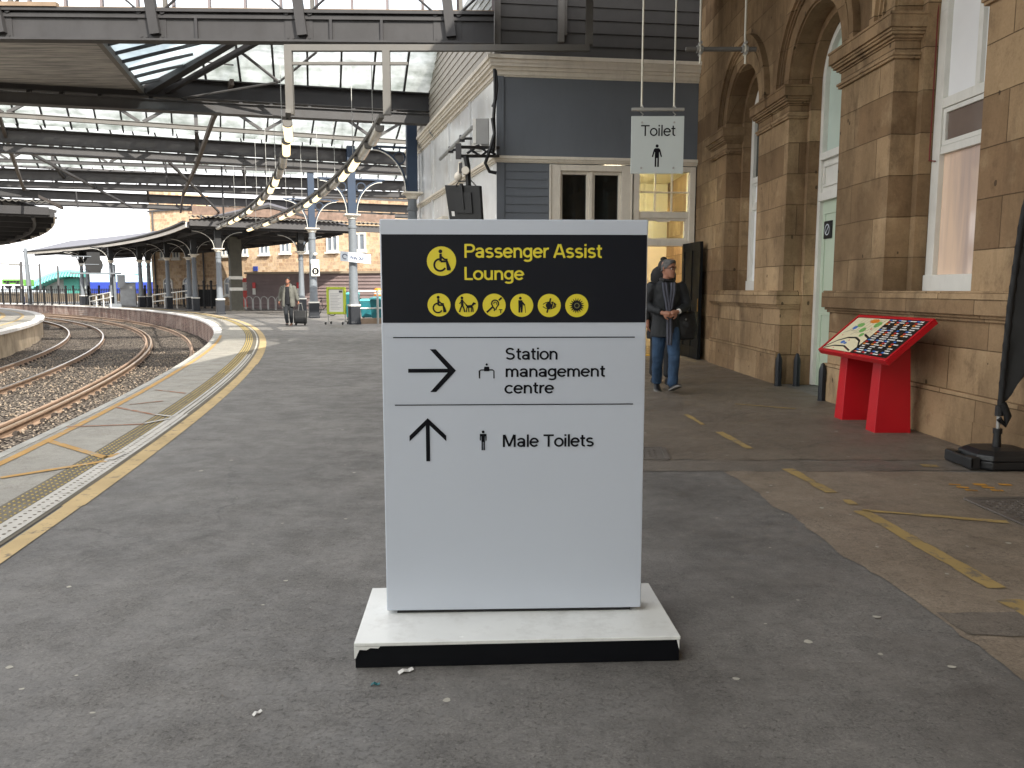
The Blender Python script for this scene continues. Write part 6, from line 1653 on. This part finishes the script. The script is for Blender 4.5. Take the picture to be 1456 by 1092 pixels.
g = MB(); text(g, ff, 'Way out', .38, .11, .52, lift=.01, height=.15, bold=.01); ink(g, ff, [('a',0,0,.09,.03,20,300)], .18, .19, 1, .01); part('lettering', g, M('sign_blue_ink', (30,42,86), .5), bs_, recalc=False)
bp_ = thing('zone_sign', 'white sign with a black disc and letter B fixed to the column', 'sign', gy(448,380,c3.y-.35))
d = c3.y-.35
q0, q1 = gy(443,392.5,d), gy(454,376,d); g = MB(); g.box(q0.x, q1.x, d, d+.03, q0.z, q1.z); part('board', g, WHITE, bp_)
q2, q3 = gy(442,375,d), gy(453.5,369,d); g = MB(); g.box(q2.x, q3.x, d, d+.03, q2.z, q3.z); part('upper_board', g, SIGNPALE, bp_)
fB = Face((q0.x, d, q0.z), (1,0,0), (0,0,1)); cx_, cz_ = (q1.x-q0.x)*.5, (q1.z-q0.z)*.42
g = MB(); ink(g, fB, [('c',0,0,.165)], cx_, cz_, 1, .004); part('disc', g, INK, bp_, recalc=False)
g = MB(); text(g, fB, 'B', cx_-.065, cz_-.085, .13, lift=.008, bold=.02, height=.17); part('letter', g, WHITE, bp_, recalc=False)
g = MB(); c = gy(448,361,d); g.tube([c, c+Vector((0,.2,0))], .07, 12); part('camera_ball', g, CREAM, bp_, smooth=40)
# railing and the teal trolleys behind it
ra, rb = gz(505,461), gz(600,459)
rl = thing('guard_railing', 'grey tubular guard railing behind the signboard edge at left', 'railing', ra)
for z in (.62, 1.30):
    g = MB(); g.tube([gy(497,461,ra.y)*1+Vector((0,0,0)) if 0 else Vector((ra.x-.2,ra.y,z)), Vector((rb.x,rb.y,z))], .035, 8); part('rail', g, GALV, rl, smooth=40)
for i in range(4):
    c = ra+(rb-ra)*i/3*1.0; c = Vector((c.x+.0,c.y,0)); g = MB(); g.tube([c, c+Vector((0,0,1.33))], .045, 8); part('post', g, GALV, rl, smooth=40)
pl_ = thing('timber_kerb', 'low weathered timber kerb below the guard railing', 'kerb', ra); g = MB(); g.beam(Vector((ra.x+.1,ra.y+.35,.11)), Vector((rb.x,rb.y+.35,.11)), .3, .22); part('sleeper', g, WOOD, pl_)
for k, (px, py, w, h, mat, lab) in enumerate(((540,458,.95,.95,TEALBAG,'teal wheeled bin with dark gaps behind the right part of the railing'), (497,456,.55,1.15,TEALBAG,'tall teal sack leaning beside the lime poster stand'), (521,456,.8,.85,M('teal_dark', (24,100,108), .5, var=.3),'teal trolley box between the column and the signboard edge'))):
    p = gz(px, py); t = thing('teal_bin', lab, 'bin', (p.x, p.y+.8, 0), R(6*k-5), 'teal bins behind the railing')
    g = MB(); a = w/2
    g.hexa([(-a*.85,-.3,.12),(a*.85,-.3,.12),(a*.85,.3,.12),(-a*.85,.3,.12),(-a,-.36,h),(a,-.36,h),(a,.36,h),(-a,.36,h)]); part('body', g, mat, t, local=True, bevel=.04)
    g = MB(); g.hexa([(-a*1.05,-.4,h+.002),(a*1.05,-.4,h+.002),(a*1.05,.4,h+.002),(-a*1.05,.4,h+.002),(-a,-.34,h+.08),(a,-.34,h+.08),(a*.9,.3,h+.12),(-a*.9,.3,h+.12)]); part('lid', g, M('teal_lid', (70,160,164), .4), t, local=True, bevel=.02)
    for s in (-1, 1): g = MB(); g.tube([(s*a*.6-.03,-.25,.09),(s*a*.6+.03,-.25,.09)], .09, 10); part('wheel', g, BLACK, t, local=True)
p = gz(534,459); wkr = thing('orange_drum', 'small orange drum standing on top of the teal bins', 'drum', (p.x,p.y+.8,1.08)); g = MB(); g.lathe([(.13,0),(.19,.04),(.19,.26),(.15,.33),(.06,.36)], (p.x,p.y+.8,1.08), 12); part('drum', g, ORANGE, wkr, smooth=40)
g = MB(); g.lathe([(.195,.10),(.195,.16)], (p.x,p.y+.8,1.08), 12); part('band', g, WHITE, wkr, smooth=40)
# bicycle parked behind the column
p = gz(461,449); bc = thing('bicycle', 'dark bicycle parked behind the column with the letter B sign', 'bicycle', (p.x, p.y, 0), R(-25))
for x in (-.52, .52):
    g = MB(); P = [Vector((x+.33*math.cos(2*math.pi*i/20), 0, .35+.33*math.sin(2*math.pi*i/20))) for i in range(21)]; g.tube(P, .025, 6); w = part('wheel', g, BLACK, bc, local=True, smooth=60)
    g = MB()
    for i in range(10): g.tube([(x,0,.35),(x+.32*math.cos(.63*i),0,.35+.32*math.sin(.63*i))], .004, 3)
    part('spokes', g, GALV, w, local=True)
g = MB()
for a, b in (((-.52,.35),(-.16,.85)),((-.16,.85),(-.05,.32)),((-.05,.32),(-.52,.35)),((-.16,.82),(.36,.80)),((-.05,.32),(.38,.72)),((.52,.35),(.34,.95))): g.tube([(a[0],0,a[1]),(b[0],0,b[1])], .02, 6)
part('frame', g, BLACKM, bc, local=True); g = MB(); g.ball((-.18,0,.92), (.13,.07,.04), 8, 5); part('saddle', g, BLACK, bc, local=True); g = MB(); g.tube([(.28,-.28,.98),(.34,0,1.0),(.28,.28,.98)], .018, 6); part('handlebar', g, BLACKM, bc, local=True)
# ------------------------------------------------------------------ people
def ell(c, rx, ry, n=16, yaw=0.0, sq=1.0):
    c = Vector(c); out = []
    for j in range(n):
        t = 2*math.pi*j/n; x, y = math.cos(t), math.sin(t)
        x = math.copysign(abs(x)**sq, x)*rx; y = math.copysign(abs(y)**sq, y)*ry
        out.append(c + Vector((x*math.cos(yaw)-y*math.sin(yaw), x*math.sin(yaw)+y*math.cos(yaw), 0)))
    return out
def limb(g, pts, rad, n=12):
    """tapered limb with rounded ends, refined between joints"""
    pts = [Vector(p) for p in pts]; P = []; Q = []
    for i in range(len(pts)-1):
        for k in range(4): t = k/4; P.append(pts[i].lerp(pts[i+1], t)); Q.append(rad[i]*(1-t)+rad[i+1]*t)
    P.append(pts[-1]); Q.append(rad[-1])
    for _ in range(2):
        P2 = [P[0]]+[(P[i-1]+P[i]*2+P[i+1])/4 for i in range(1, len(P)-1)]+[P[-1]]; P = P2
    d0 = (P[0]-P[1]).normalized(); d1 = (P[-1]-P[-2]).normalized()
    P = [P[0]+d0*Q[0]*.55]+P+[P[-1]+d1*Q[-1]*.55]; Q = [Q[0]*.45]+Q+[Q[-1]*.45]
    g.tube(P, Q, n)
def remesh(size, smooth=3, disp=0.0, dscale=.12):
    def f(o):
        m = o.modifiers.new('remesh', 'REMESH'); m.mode = 'VOXEL'; m.voxel_size = size; m.use_smooth_shade = True
        s = o.modifiers.new('smooth', 'SMOOTH'); s.iterations = smooth; s.factor = .5
        if disp:
            tx = bpy.data.textures.new('folds', 'CLOUDS'); tx.noise_scale = dscale; tx.noise_depth = 2
            d = o.modifiers.new('folds', 'DISPLACE'); d.texture = tx; d.strength = disp; d.mid_level = .5; d.texture_coords = 'LOCAL'
    return f
def hand(g, w, d, side, curl=.5, s=1.0, palm=None):
    """palm and five bent fingers; w wrist point, d pointing direction, palm normal pn"""
    w, d = Vector(w), Vector(d).normalized(); pn = Vector(palm) if palm is not None else Vector((0,1,0)); pn = (pn-d*pn.dot(d)).normalized(); a = d.cross(pn)*side
    limb(g, [w-d*.01*s, w+d*.05*s, w+d*.085*s], [.024*s,.030*s,.028*s], 8)
    limb(g, [w+d*.03*s+a*.018*s, w+d*.08*s+a*.022*s], [.02*s,.019*s], 8); limb(g, [w+d*.03*s-a*.018*s, w+d*.075*s-a*.022*s], [.02*s,.018*s], 8)
    for i, (off, ln) in enumerate(((.030,.070),(.010,.080),(-.010,.074),(-.029,.058))):
        b = w+d*.085*s+a*off*s; d1 = (d*math.cos(curl)+pn*math.sin(curl)); d2 = (d*math.cos(curl*2.2)+pn*math.sin(curl*2.2))
        m = b+d1*ln*.5*s; limb(g, [b-d*.012*s, b, m, m+d2*ln*.5*s], [.0105*s,.0105*s,.0098*s,.0085*s], 6)
    t0 = w+d*.03*s+a*.028*s; t1 = t0+(d*.6+a*.75+pn*.2).normalized()*.038*s; t2 = t1+(d*.9+a*.2+pn*.4).normalized()*.032*s
    limb(g, [t0, t1, t2], [.015*s,.012*s,.0095*s], 6)
def head_mesh(g, c, yaw, s=1.0, tilt=0.0):
    """c: centre of the head (eye level); returns a function from head space (x right, y back, z up) to world"""
    rot = Matrix.Rotation(yaw, 3, 'Z') @ Matrix.Rotation(tilt, 3, 'X'); c = Vector(c)
    T = lambda x, y, z: c + rot @ Vector((x*s, y*s, z*s))
    rows = [(-.128,.018,.020,-.062),(-.122,.034,.040,-.052),(-.110,.046,.060,-.036),(-.090,.056,.078,-.018),(-.065,.064,.088,-.008),(-.035,.069,.093,-.002),(-.005,.0715,.096,.003),(.03,.074,.099,.006),(.06,.073,.098,.007),(.085,.066,.088,.009),(.105,.050,.068,.011),(.116,.028,.040,.012),(.120,.010,.014,.012)]
    rings = []
    for z, rx, ry, cy in rows:
        r = []
        for j in range(20):
            t = 2*math.pi*j/20; x, y = math.cos(t)*rx, math.sin(t)*ry + cy
            if y < cy:
                fr = max(0, -math.sin(t))
                if -.03 < z < .012: y += .010*fr*max(0, 1-abs(abs(x)-.032)/.020)            # eye sockets
            r.append(T(x, y, z))
        rings.append(r)
    g.loft(rings)
    g.loft([[T(x, y, z) for x, y, z in ((-.009,-.088,.006),(.009,-.088,.006),(.006,-.080,.008),(-.006,-.080,.008))], [T(x, y, z) for x, y, z in ((-.013,-.106,-.026),(.013,-.106,-.026),(.012,-.08,-.02),(-.012,-.08,-.02))],
            [T(x, y, z) for x, y, z in ((-.017,-.108,-.040),(.017,-.108,-.040),(.017,-.08,-.042),(-.017,-.08,-.042))], [T(x, y, z) for x, y, z in ((-.012,-.094,-.047),(.012,-.094,-.047),(.012,-.08,-.048),(-.012,-.08,-.048))]])
    limb(g, [T(-.018,-.088,-.067), T(0,-.094,-.066), T(.018,-.088,-.067)], [.006*s,.0085*s,.006*s], 6); limb(g, [T(-.016,-.086,-.080), T(0,-.092,-.080), T(.016,-.086,-.080)], [.007*s,.0085*s,.007*s], 6)
    limb(g, [T(-.052,-.077,.021), T(-.03,-.092,.025), T(.0,-.091,.019), T(.03,-.092,.025), T(.052,-.077,.021)], [.008*s,.010*s,.007*s,.010*s,.008*s], 6)
    for k in (-1, 1): limb(g, [T(k*.074,.008,.018), T(k*.083,.018,.010), T(k*.080,.014,-.02), T(k*.073,.006,-.035)], [.010*s,.012*s,.010*s,.007*s], 6)
    return T
def face_bits(T, par, iris=(40,30,24), brow=HAIRB, s=1.0):
    for k in (-1, 1):
        g = MB(); g.ball(T(k*.031,-.0800,-.004), .0105*s, 8, 6); e = part('eye', g, M('eye_white', (206,198,190), .3, bump=0), par, smooth=60)
        g = MB(); g.ball(T(k*.031+.001,-.0885,-.004), .0050*s, 8, 5); part('iris', g, M('iris_dark', iris, .3, bump=0), e, smooth=60)
        g = MB(); limb(g, [T(k*.048,-.088,.020), T(k*.032,-.101,.026), T(k*.014,-.098,.020)], [.0035*s,.005*s,.0045*s], 6); part('eyebrow', g, brow, par, smooth=60)
    g = MB(); limb(g, [T(-.020,-.0925,-.0735), T(0,-.1005,-.0735), T(.020,-.0925,-.0735)], [.0022*s,.003*s,.0022*s], 6); part('lip_line', g, M('lip', (120,72,62), .5, bump=0), par, smooth=60)
def hair_cap(g, T, z0=.02, grow=.012, front=-.06, seed=0, side=-.03):
    rings = []
    for i in range(10):
        ph = (math.pi/2)*(i/9.0); r = []
        for j in range(22):
            t = 2*math.pi*j/22; fr = max(0, -math.sin(t)); bk = max(0, math.sin(t)); zb = -.012*(1-max(fr, bk)) + side*bk + (z0+.052)*fr**1.5
            z = zb+(.120+grow-zb)*math.sin(ph); k = math.cos(ph)**.55
            q = 1 + grow/.075 + .035*noise.noise(Vector((math.cos(t)*4+seed, math.sin(t)*4, z*40)))
            r.append(T(math.cos(t)*.0735*q*k, (math.sin(t)*.098*q)*k+.006, z))
        rings.append(r)
    g.loft(rings)
def shoe(g, gs, heel, yaw, pitch, L=.285, s=1.0):
    heel = Vector(heel); rot = Matrix.Rotation(yaw, 3, 'Z') @ Matrix.Rotation(pitch, 3, 'X'); T = lambda x, y, z: heel + rot @ Vector((x*s, y*s, z*s))
    up = [(.03,.036,.085,.015),(.0,.040,.09,.015),(-.05,.042,.082,.018),(-.11,.045,.066,.018),(-.17,.049,.052,.018),(-.22,.045,.044,.02),(-.25,.030,.036,.022),(-.262,.012,.03,.024)]
    g.loft([[T(math.cos(a)*w, y, zb+(h-zb)*max(0, math.sin(a)) if math.sin(a) > 0 else zb) for a in [2*math.pi*j/12 for j in range(12)]] for y, w, h, zb in up])
    gs.loft([[T(math.cos(a)*w*1.08, y*1.02, .022 if math.sin(a) > 0 else .0) for a in [2*math.pi*j/12+.1 for j in range(12)]] for y, w, h, zb in up])
# --- man with the dark jacket and grey scarf, walking towards the camera
O = gz(945, 557); O.z = 0
K = 1.0
mn = thing('person', 'man in a dark jacket, grey scarf and jeans walking with hands clasped, looking aside', 'person', O, 0)
W = lambda x, y, z: O + Vector((x, y, z))
hy = R(38)                                            # head turned to his left (picture right)
hipL, hipR = W(.085,.03,.90), W(-.085,.03,.90)        # picture right / picture left
kneeL, kneeR = W(.090,-.14,.50), W(-.095,.04,.485)
ankL, ankR = W(.075,-.15,.12), W(-.070,.22,.115)
shL, shR = W(.185,.03,1.43), W(-.185,.03,1.43)
elL, elR = W(.285,.02,1.16), W(-.285,.02,1.16)
wrL, wrR = W(.105,-.205,1.085), W(-.085,-.200,1.070)
g = MB()
g.loft([ell(W(0,.03,z), rx, ry, 18) for z, rx, ry in ((.84,.12,.09),(.92,.155,.11),(1.02,.145,.105),(1.15,.15,.11),(1.30,.165,.115),(1.40,.150,.10),(1.46,.09,.075))])
limb(g, [W(0,.03,1.40), W(.005,.02,1.52), W(.01,.005,1.58)], [.075,.062,.058], 12)
for a, b, c in ((hipL,kneeL,ankL),(hipR,kneeR,ankR)): limb(g, [a,b,c], [.085,.056,.04], 12)
for a, b, c in ((shL,elL,wrL),(shR,elR,wrR)): limb(g, [a,b,c], [.055,.042,.029], 10)
HT = head_mesh(g, W(.015,.0,1.655), hy, 1.0)
hand(g, wrL, (-.72,-.35,-.22), 1, .75, 1.05, palm=(-.3,.9,-.3)); hand(g, wrR, (.72,-.40,-.14), -1, .75, 1.05, palm=(.3,.9,-.2))
part('body', g, SKIN_D, mn, mods=remesh(.0065, 2))
face_bits(HT, mn)
g = MB(); hair_cap(g, HT, .040, .008, seed=2, side=-.05); part('hair', g, HAIRG, mn, smooth=60)
g = MB()
for p in ((.058,-.082,-.0),(.058,-.03,-.0)): pass
g.tube([HT(.062,-.085,.004), HT(.078,-.02,.006), HT(.08,.02,.006)], .003, 5); g.tube([HT(-.062,-.085,.004), HT(-.078,-.02,.006), HT(-.08,.02,.006)], .003, 5)
for k in (-1, 1): g.tube([HT(k*.030+.024*math.cos(2*math.pi*j/12), -.104, -.004+.017*math.sin(2*math.pi*j/12)) for j in range(13)], .0022, 5)
part('spectacles', g, BLACKM, mn)
g = MB()
g.loft([ell(W(.0,.03,z), rx, ry, 20) for z, rx, ry in ((.745,.205,.15),(.82,.20,.145),(.95,.185,.135),(1.08,.178,.132),(1.22,.188,.14),(1.36,.205,.145),(1.435,.19,.125),(1.485,.11,.09),(1.515,.085,.08))])
for a, b, c in ((shL,elL,wrL),(shR,elR,wrR)): e = c+(b-c).normalized()*.04; limb(g, [a,b,e], [.082,.066,.050], 12)
jk = part('jacket', g, JACKET, mn, mods=remesh(.011, 3, .022, .10))
g = MB()
for k in (-1, 1): g.hexa([W(k*.012,-.128,1.02),W(k*.055,-.128,1.25),W(k*.095,-.112,1.40),W(k*.045,-.105,1.47),W(k*.010,-.138,1.02),W(k*.055,-.142,1.25),W(k*.10,-.127,1.40),W(k*.045,-.12,1.47)])
g.beam(W(.0,-.125,1.05), W(.0,-.142,.74), .012, .01); part('lapels', g, M('jacket_edge', (24,27,30), .7), jk)
g = MB()
limb(g, [W(-.02,-.045,1.50), W(.05,-.05,1.49), W(.09,.02,1.50), W(.05,.10,1.52), W(-.05,.10,1.52), W(-.09,.02,1.51), W(-.04,-.05,1.50)], [.026]*7, 8); part('neck_wrap', g, HAIRB, mn, mods=remesh(.008, 2))
g = MB()
def drape(pts, w):
    for (a, b) in zip(pts[:-1], pts[1:]): g.beam(a, b, w, .018, up=(0,1,0)) if 0 else None
    L = []
    for i, p in enumerate(pts):
        p = Vector(p); x = w*(.9+.1*math.sin(i*1.7))
        L.append([p+Vector((-x/2,0,0)), p+Vector((-x/4,-.014,0)), p+Vector((0,-.004,0)), p+Vector((x/4,-.016,0)), p+Vector((x/2,0,0)), p+Vector((x/4,.010,0)), p+Vector((-x/4,.010,0))])
    g.loft(L)
drape([W(-.055,-.115,1.47), W(-.045,-.150,1.36), W(-.02,-.162,1.22), W(.0,-.165,1.08), W(.01,-.172,.92), W(.012,-.176,.80), W(.012,-.174,.645)], .085)
drape([W(.06,-.112,1.47), W(.055,-.148,1.36), W(.038,-.160,1.24), W(.022,-.160,1.12)], .075)
part('scarf', g, SCARF, mn, smooth=50)
g = MB(); g.loft([ell(W(0,.03,z), rx, ry, 18) for z, rx, ry in ((.80,.15,.115),(.90,.168,.122),(.98,.16,.118))])
for a, b, c in ((hipL,kneeL,ankL),(hipR,kneeR,ankR)): limb(g, [a,b,b.lerp(c,.5),c], [.102,.078,.072,.070], 14)
part('jeans', g, JEANS, mn, mods=remesh(.010, 3, .018, .08))
g = MB(); gs = MB(); shoe(g, gs, W(.078,-.105,.030), R(12), R(-18)); shoe(g, gs, W(-.070,.235,.030), R(-4), R(8)); part('shoes', g, SHOEB, mn, smooth=50); part('soles', gs, SOLE, mn, smooth=50)
g = MB(); g.tube([wrL+Vector((.030,.02,.012)), wrL+Vector((.012,.006,.004))], .036, 12); part('wristband', g, WHITE, mn, smooth=50)
# his shoulder bag
bg_ = thing('shoulder_bag', 'black slouching bag hanging at the hip of the man in jeans', 'bag', W(.25,.12,.72))
g = MB(); g.loft([ell(W(.265,.10,z), rx, ry, 16, sq=.8) for z, rx, ry in ((.70,.10,.05),(.72,.165,.085),(.82,.185,.10),(.95,.175,.09),(1.06,.145,.06),(1.09,.13,.03))]); part('body', g, BLACK, bg_, mods=remesh(.012, 2, .03, .12))
g = MB(); limb(g, [W(.36,.10,1.05), W(.30,.07,1.30), W(.21,.02,1.505), W(.205,.12,1.45), W(.22,.16,1.06)], [.014]*5, 6); part('strap', g, BLACK, bg_, smooth=60)
g = MB(); g.ball(W(.262,-.012,.98), .014, 8, 6); part('clasp', g, GALV, bg_, smooth=60)
# --- second figure in black close behind him
O2 = gy(945, 480, 11.7); O2.z = 0; O2 = O2 + Vector((-.03, 0, 0))
V = lambda x, y, z: O2 + Vector((x, y, z))
m2 = thing('person', 'figure all in black with hair in a bun, mostly hidden behind the man in jeans', 'person', O2, 0)
g = MB(); g.loft([ell(V(0,.03,z), rx, ry, 16) for z, rx, ry in ((.84,.12,.09),(.95,.15,.11),(1.15,.15,.11),(1.35,.165,.115),(1.46,.09,.075))]); limb(g, [V(0,.03,1.4), V(0,.0,1.58)], [.07,.058], 12)
limb(g, [V(.085,.03,.9), V(.085,-.05,.5), V(.08,-.06,.11)], [.085,.056,.04]); limb(g, [V(-.085,.03,.9), V(-.09,.06,.5), V(-.09,.16,.11)], [.085,.056,.04])
for k in (-1, 1): limb(g, [V(k*.18,.03,1.43), V(k*.25,.05,1.15), V(k*.235,-.06,.92)], [.055,.042,.03]); hand(g, V(k*.235,-.06,.92), (0,-.15,-1), k, .35, 1.0, palm=(-k,0,0))
HT2 = head_mesh(g, V(0,-.01,1.665), R(10), 1.0); part('body', g, SKIN, m2, mods=remesh(.008, 2)); face_bits(HT2, m2)
g = MB(); g.loft([ell(V(0,.03,z), rx, ry, 20) for z, rx, ry in ((.66,.23,.17),(.8,.225,.165),(1.05,.21,.155),(1.3,.225,.155),(1.43,.20,.135),(1.50,.13,.105),(1.58,.115,.11))])
for k in (-1, 1): limb(g, [V(k*.19,.03,1.42), V(k*.265,.05,1.15), V(k*.24,-.05,.95)], [.088,.07,.052])
part('coat', g, M('black_coat', (12,12,14), .75, var=.2), m2, mods=remesh(.013, 3, .02, .12))
g = MB(); limb(g, [V(.085,.03,.9), V(.085,-.05,.5), V(.08,-.06,.13)], [.10,.078,.07]); limb(g, [V(-.085,.03,.9), V(-.09,.06,.5), V(-.09,.16,.13)], [.10,.078,.07]); part('trousers', g, M('black_trousers', (22,23,26), .8), m2, mods=remesh(.012, 3))
g = MB(); hair_cap(g, HT2, .02, .022, seed=5, side=-.06); g.ball(HT2(0,.03,.150), (.05,.05,.035), 12, 8); part('hair', g, HAIRB, m2, smooth=60)
g = MB(); g.loft([ell(V(0,.05,z), rx, ry, 18) for z, rx, ry in ((1.44,.15,.12),(1.52,.185,.14),(1.60,.185,.14),(1.67,.155,.12),(1.71,.10,.09),(1.73,.03,.03))]); part('hood', g, M('black_coat', (12,12,14), .75, var=.2), m2, smooth=60)
g = MB(); gs = MB(); shoe(g, gs, V(.08,-.02,0), 0, 0); shoe(g, gs, V(-.09,.19,0), 0, 0); part('shoes', g, SHOEB, m2, smooth=50); part('soles', gs, BLACK, m2, smooth=50)
# --- far man with a suitcase
O3 = gz(411, 463); O3.z = 0
U = lambda x, y, z: O3 + Vector((x, y, z))
m3 = thing('person', 'bearded man in an open grey coat walking along the platform pulling a case', 'person', O3, 0)
shl, shr = U(.20,.02,1.47), U(-.20,.02,1.47); ell_, elr_ = U(.30,.05,1.18), U(-.30,.04,1.18); wl3, wr3 = U(.36,.08,.93), U(-.345,-.02,.92)
g = MB(); g.loft([ell(U(0,.03,z), rx, ry, 16) for z, rx, ry in ((.86,.12,.09),(.96,.16,.11),(1.18,.16,.115),(1.36,.175,.12),(1.45,.155,.10),(1.51,.085,.07))]); limb(g, [U(0,.03,1.45), U(0,.0,1.63)], [.072,.06], 12)
L3 = [(U(.09,.03,.92), U(.085,.02,.50), U(.06,.14,.12)), (U(-.09,.03,.92), U(-.085,-.08,.50), U(-.03,-.12,.12))]
for a, b, c in L3: limb(g, [a,b,c], [.088,.06,.042])
for a, b, c in ((shl,ell_,wl3),(shr,elr_,wr3)): limb(g, [a,b,c], [.058,.045,.031])
hand(g, wl3, (.1,.1,-1), 1, 1.0, 1.1, palm=(-1,0,0)); hand(g, wr3, (0,-.1,-1), -1, .35, 1.1, palm=(1,0,0))
HT3 = head_mesh(g, U(0,-.01,1.715), R(4), 1.03); part('body', g, SKIN, m3, mods=remesh(.009, 2)); face_bits(HT3, m3)
g = MB(); hair_cap(g, HT3, .03, .012, seed=8, side=.0); part('hair', g, HAIRB, m3, smooth=60)
g = MB(); limb(g, [HT3(-.066,-.02,-.06), HT3(-.045,-.066,-.098), HT3(0,-.085,-.118), HT3(.045,-.066,-.098), HT3(.066,-.02,-.06)], [.010,.016,.02,.016,.010], 8); limb(g, [HT3(-.026,-.095,-.062), HT3(0,-.104,-.056), HT3(.026,-.095,-.062)], [.004,.006,.004], 6); part('beard', g, HAIRB, m3, mods=remesh(.006, 1))
g = MB(); g.loft([ell(U(0,.02,z), rx, ry, 18) for z, rx, ry in ((.80,.175,.13),(.95,.18,.135),(1.2,.178,.135),(1.4,.18,.125),(1.49,.12,.095))]); part('shirt', g, M('navy_shirt', (13,15,21), .8, var=.15), m3, mods=remesh(.012, 3, .015, .12))
g = MB()
def coat_side(k):
    L = []
    for z, xo, xi, yf, yb in ((.72,.255,.11,-.12,.20),(.9,.25,.10,-.135,.20),(1.1,.235,.09,-.14,.19),(1.3,.235,.075,-.14,.18),(1.44,.215,.07,-.12,.15),(1.53,.12,.06,-.075,.11)):
        L.append([U(k*xi,yf,z), U(k*(xi+.07),yf-.005,z), U(k*xo*.93,yf*.55,z), U(k*xo,.03,z), U(k*xo*.86,yb*.75,z), U(0,yb,z), U(0,yb-.05,z), U(k*xo*.75,yb*.5,z), U(k*(xo-.04),.03,z), U(k*(xo*.8),yf*.4,z), U(k*(xi+.05),yf+.035,z), U(k*xi,yf+.03,z)])
    g.loft(L)
coat_side(1); coat_side(-1)
for a, b, c in ((shl,ell_,wl3),(shr,elr_,wr3)): limb(g, [a,b,c.lerp(b,.12)], [.095,.082,.066])
limb(g, [U(-.10,-.09,1.47), U(-.115,.05,1.56), U(0,.125,1.58), U(.115,.05,1.56), U(.10,-.09,1.47)], [.03,.038,.04,.038,.03], 8)
part('coat', g, COATG, m3, mods=remesh(.013, 3, .02, .12))
g = MB(); g.loft([ell(U(0,.03,z), rx, ry, 16) for z, rx, ry in ((.84,.15,.11),(.98,.165,.12))])
for a, b, c in L3: limb(g, [a,b,c], [.105,.08,.064])
part('trousers', g, TROUS, m3, mods=remesh(.012, 3, .012, .1))
g = MB(); gs = MB(); shoe(g, gs, U(-.03,-.09,.02), R(6), R(-10)); shoe(g, gs, U(.06,.16,.03), 0, R(12)); part('shoes', g, SHOEBR, m3, smooth=50); part('soles', gs, SOLE, m3, smooth=50)
C3 = U(.36,.30,0)
sc3 = thing('suitcase', 'black wheeled suitcase trailing from the hand of the man in the grey coat', 'suitcase', C3, R(4))
Tl = Matrix.Rotation(R(-8), 3, 'X')
def tl(g):
    for i, v in enumerate(g.v): g.v[i] = Tl @ v
    return g
g = MB(); g.box(-.235,.235,-.13,.13,.07,.56); part('shell', tl(g), BLACK, sc3, local=True, bevel=.035)
g = MB(); g.box(-.19,.19,-.145,-.125,.13,.34); part('front_pocket', tl(g), BLACKM, sc3, local=True, bevel=.01)
g = MB()
for x in (-.09, .09): g.tube([(x,.08,.55),(x*.55,-.02,.85)], .010, 6)
g.tube([(-.06,-.02,.85),(.06,-.02,.85)], .015, 8); part('pull_handle', tl(g), GALV, sc3, local=True, smooth=50)
for x in (-.17, .17):
    for y in (-.09, .09): g = MB(); g.tube([(x-.015,y,.037),(x+.015,y,.037)], .035, 10); part('wheel', g, BLACK, sc3, local=True)
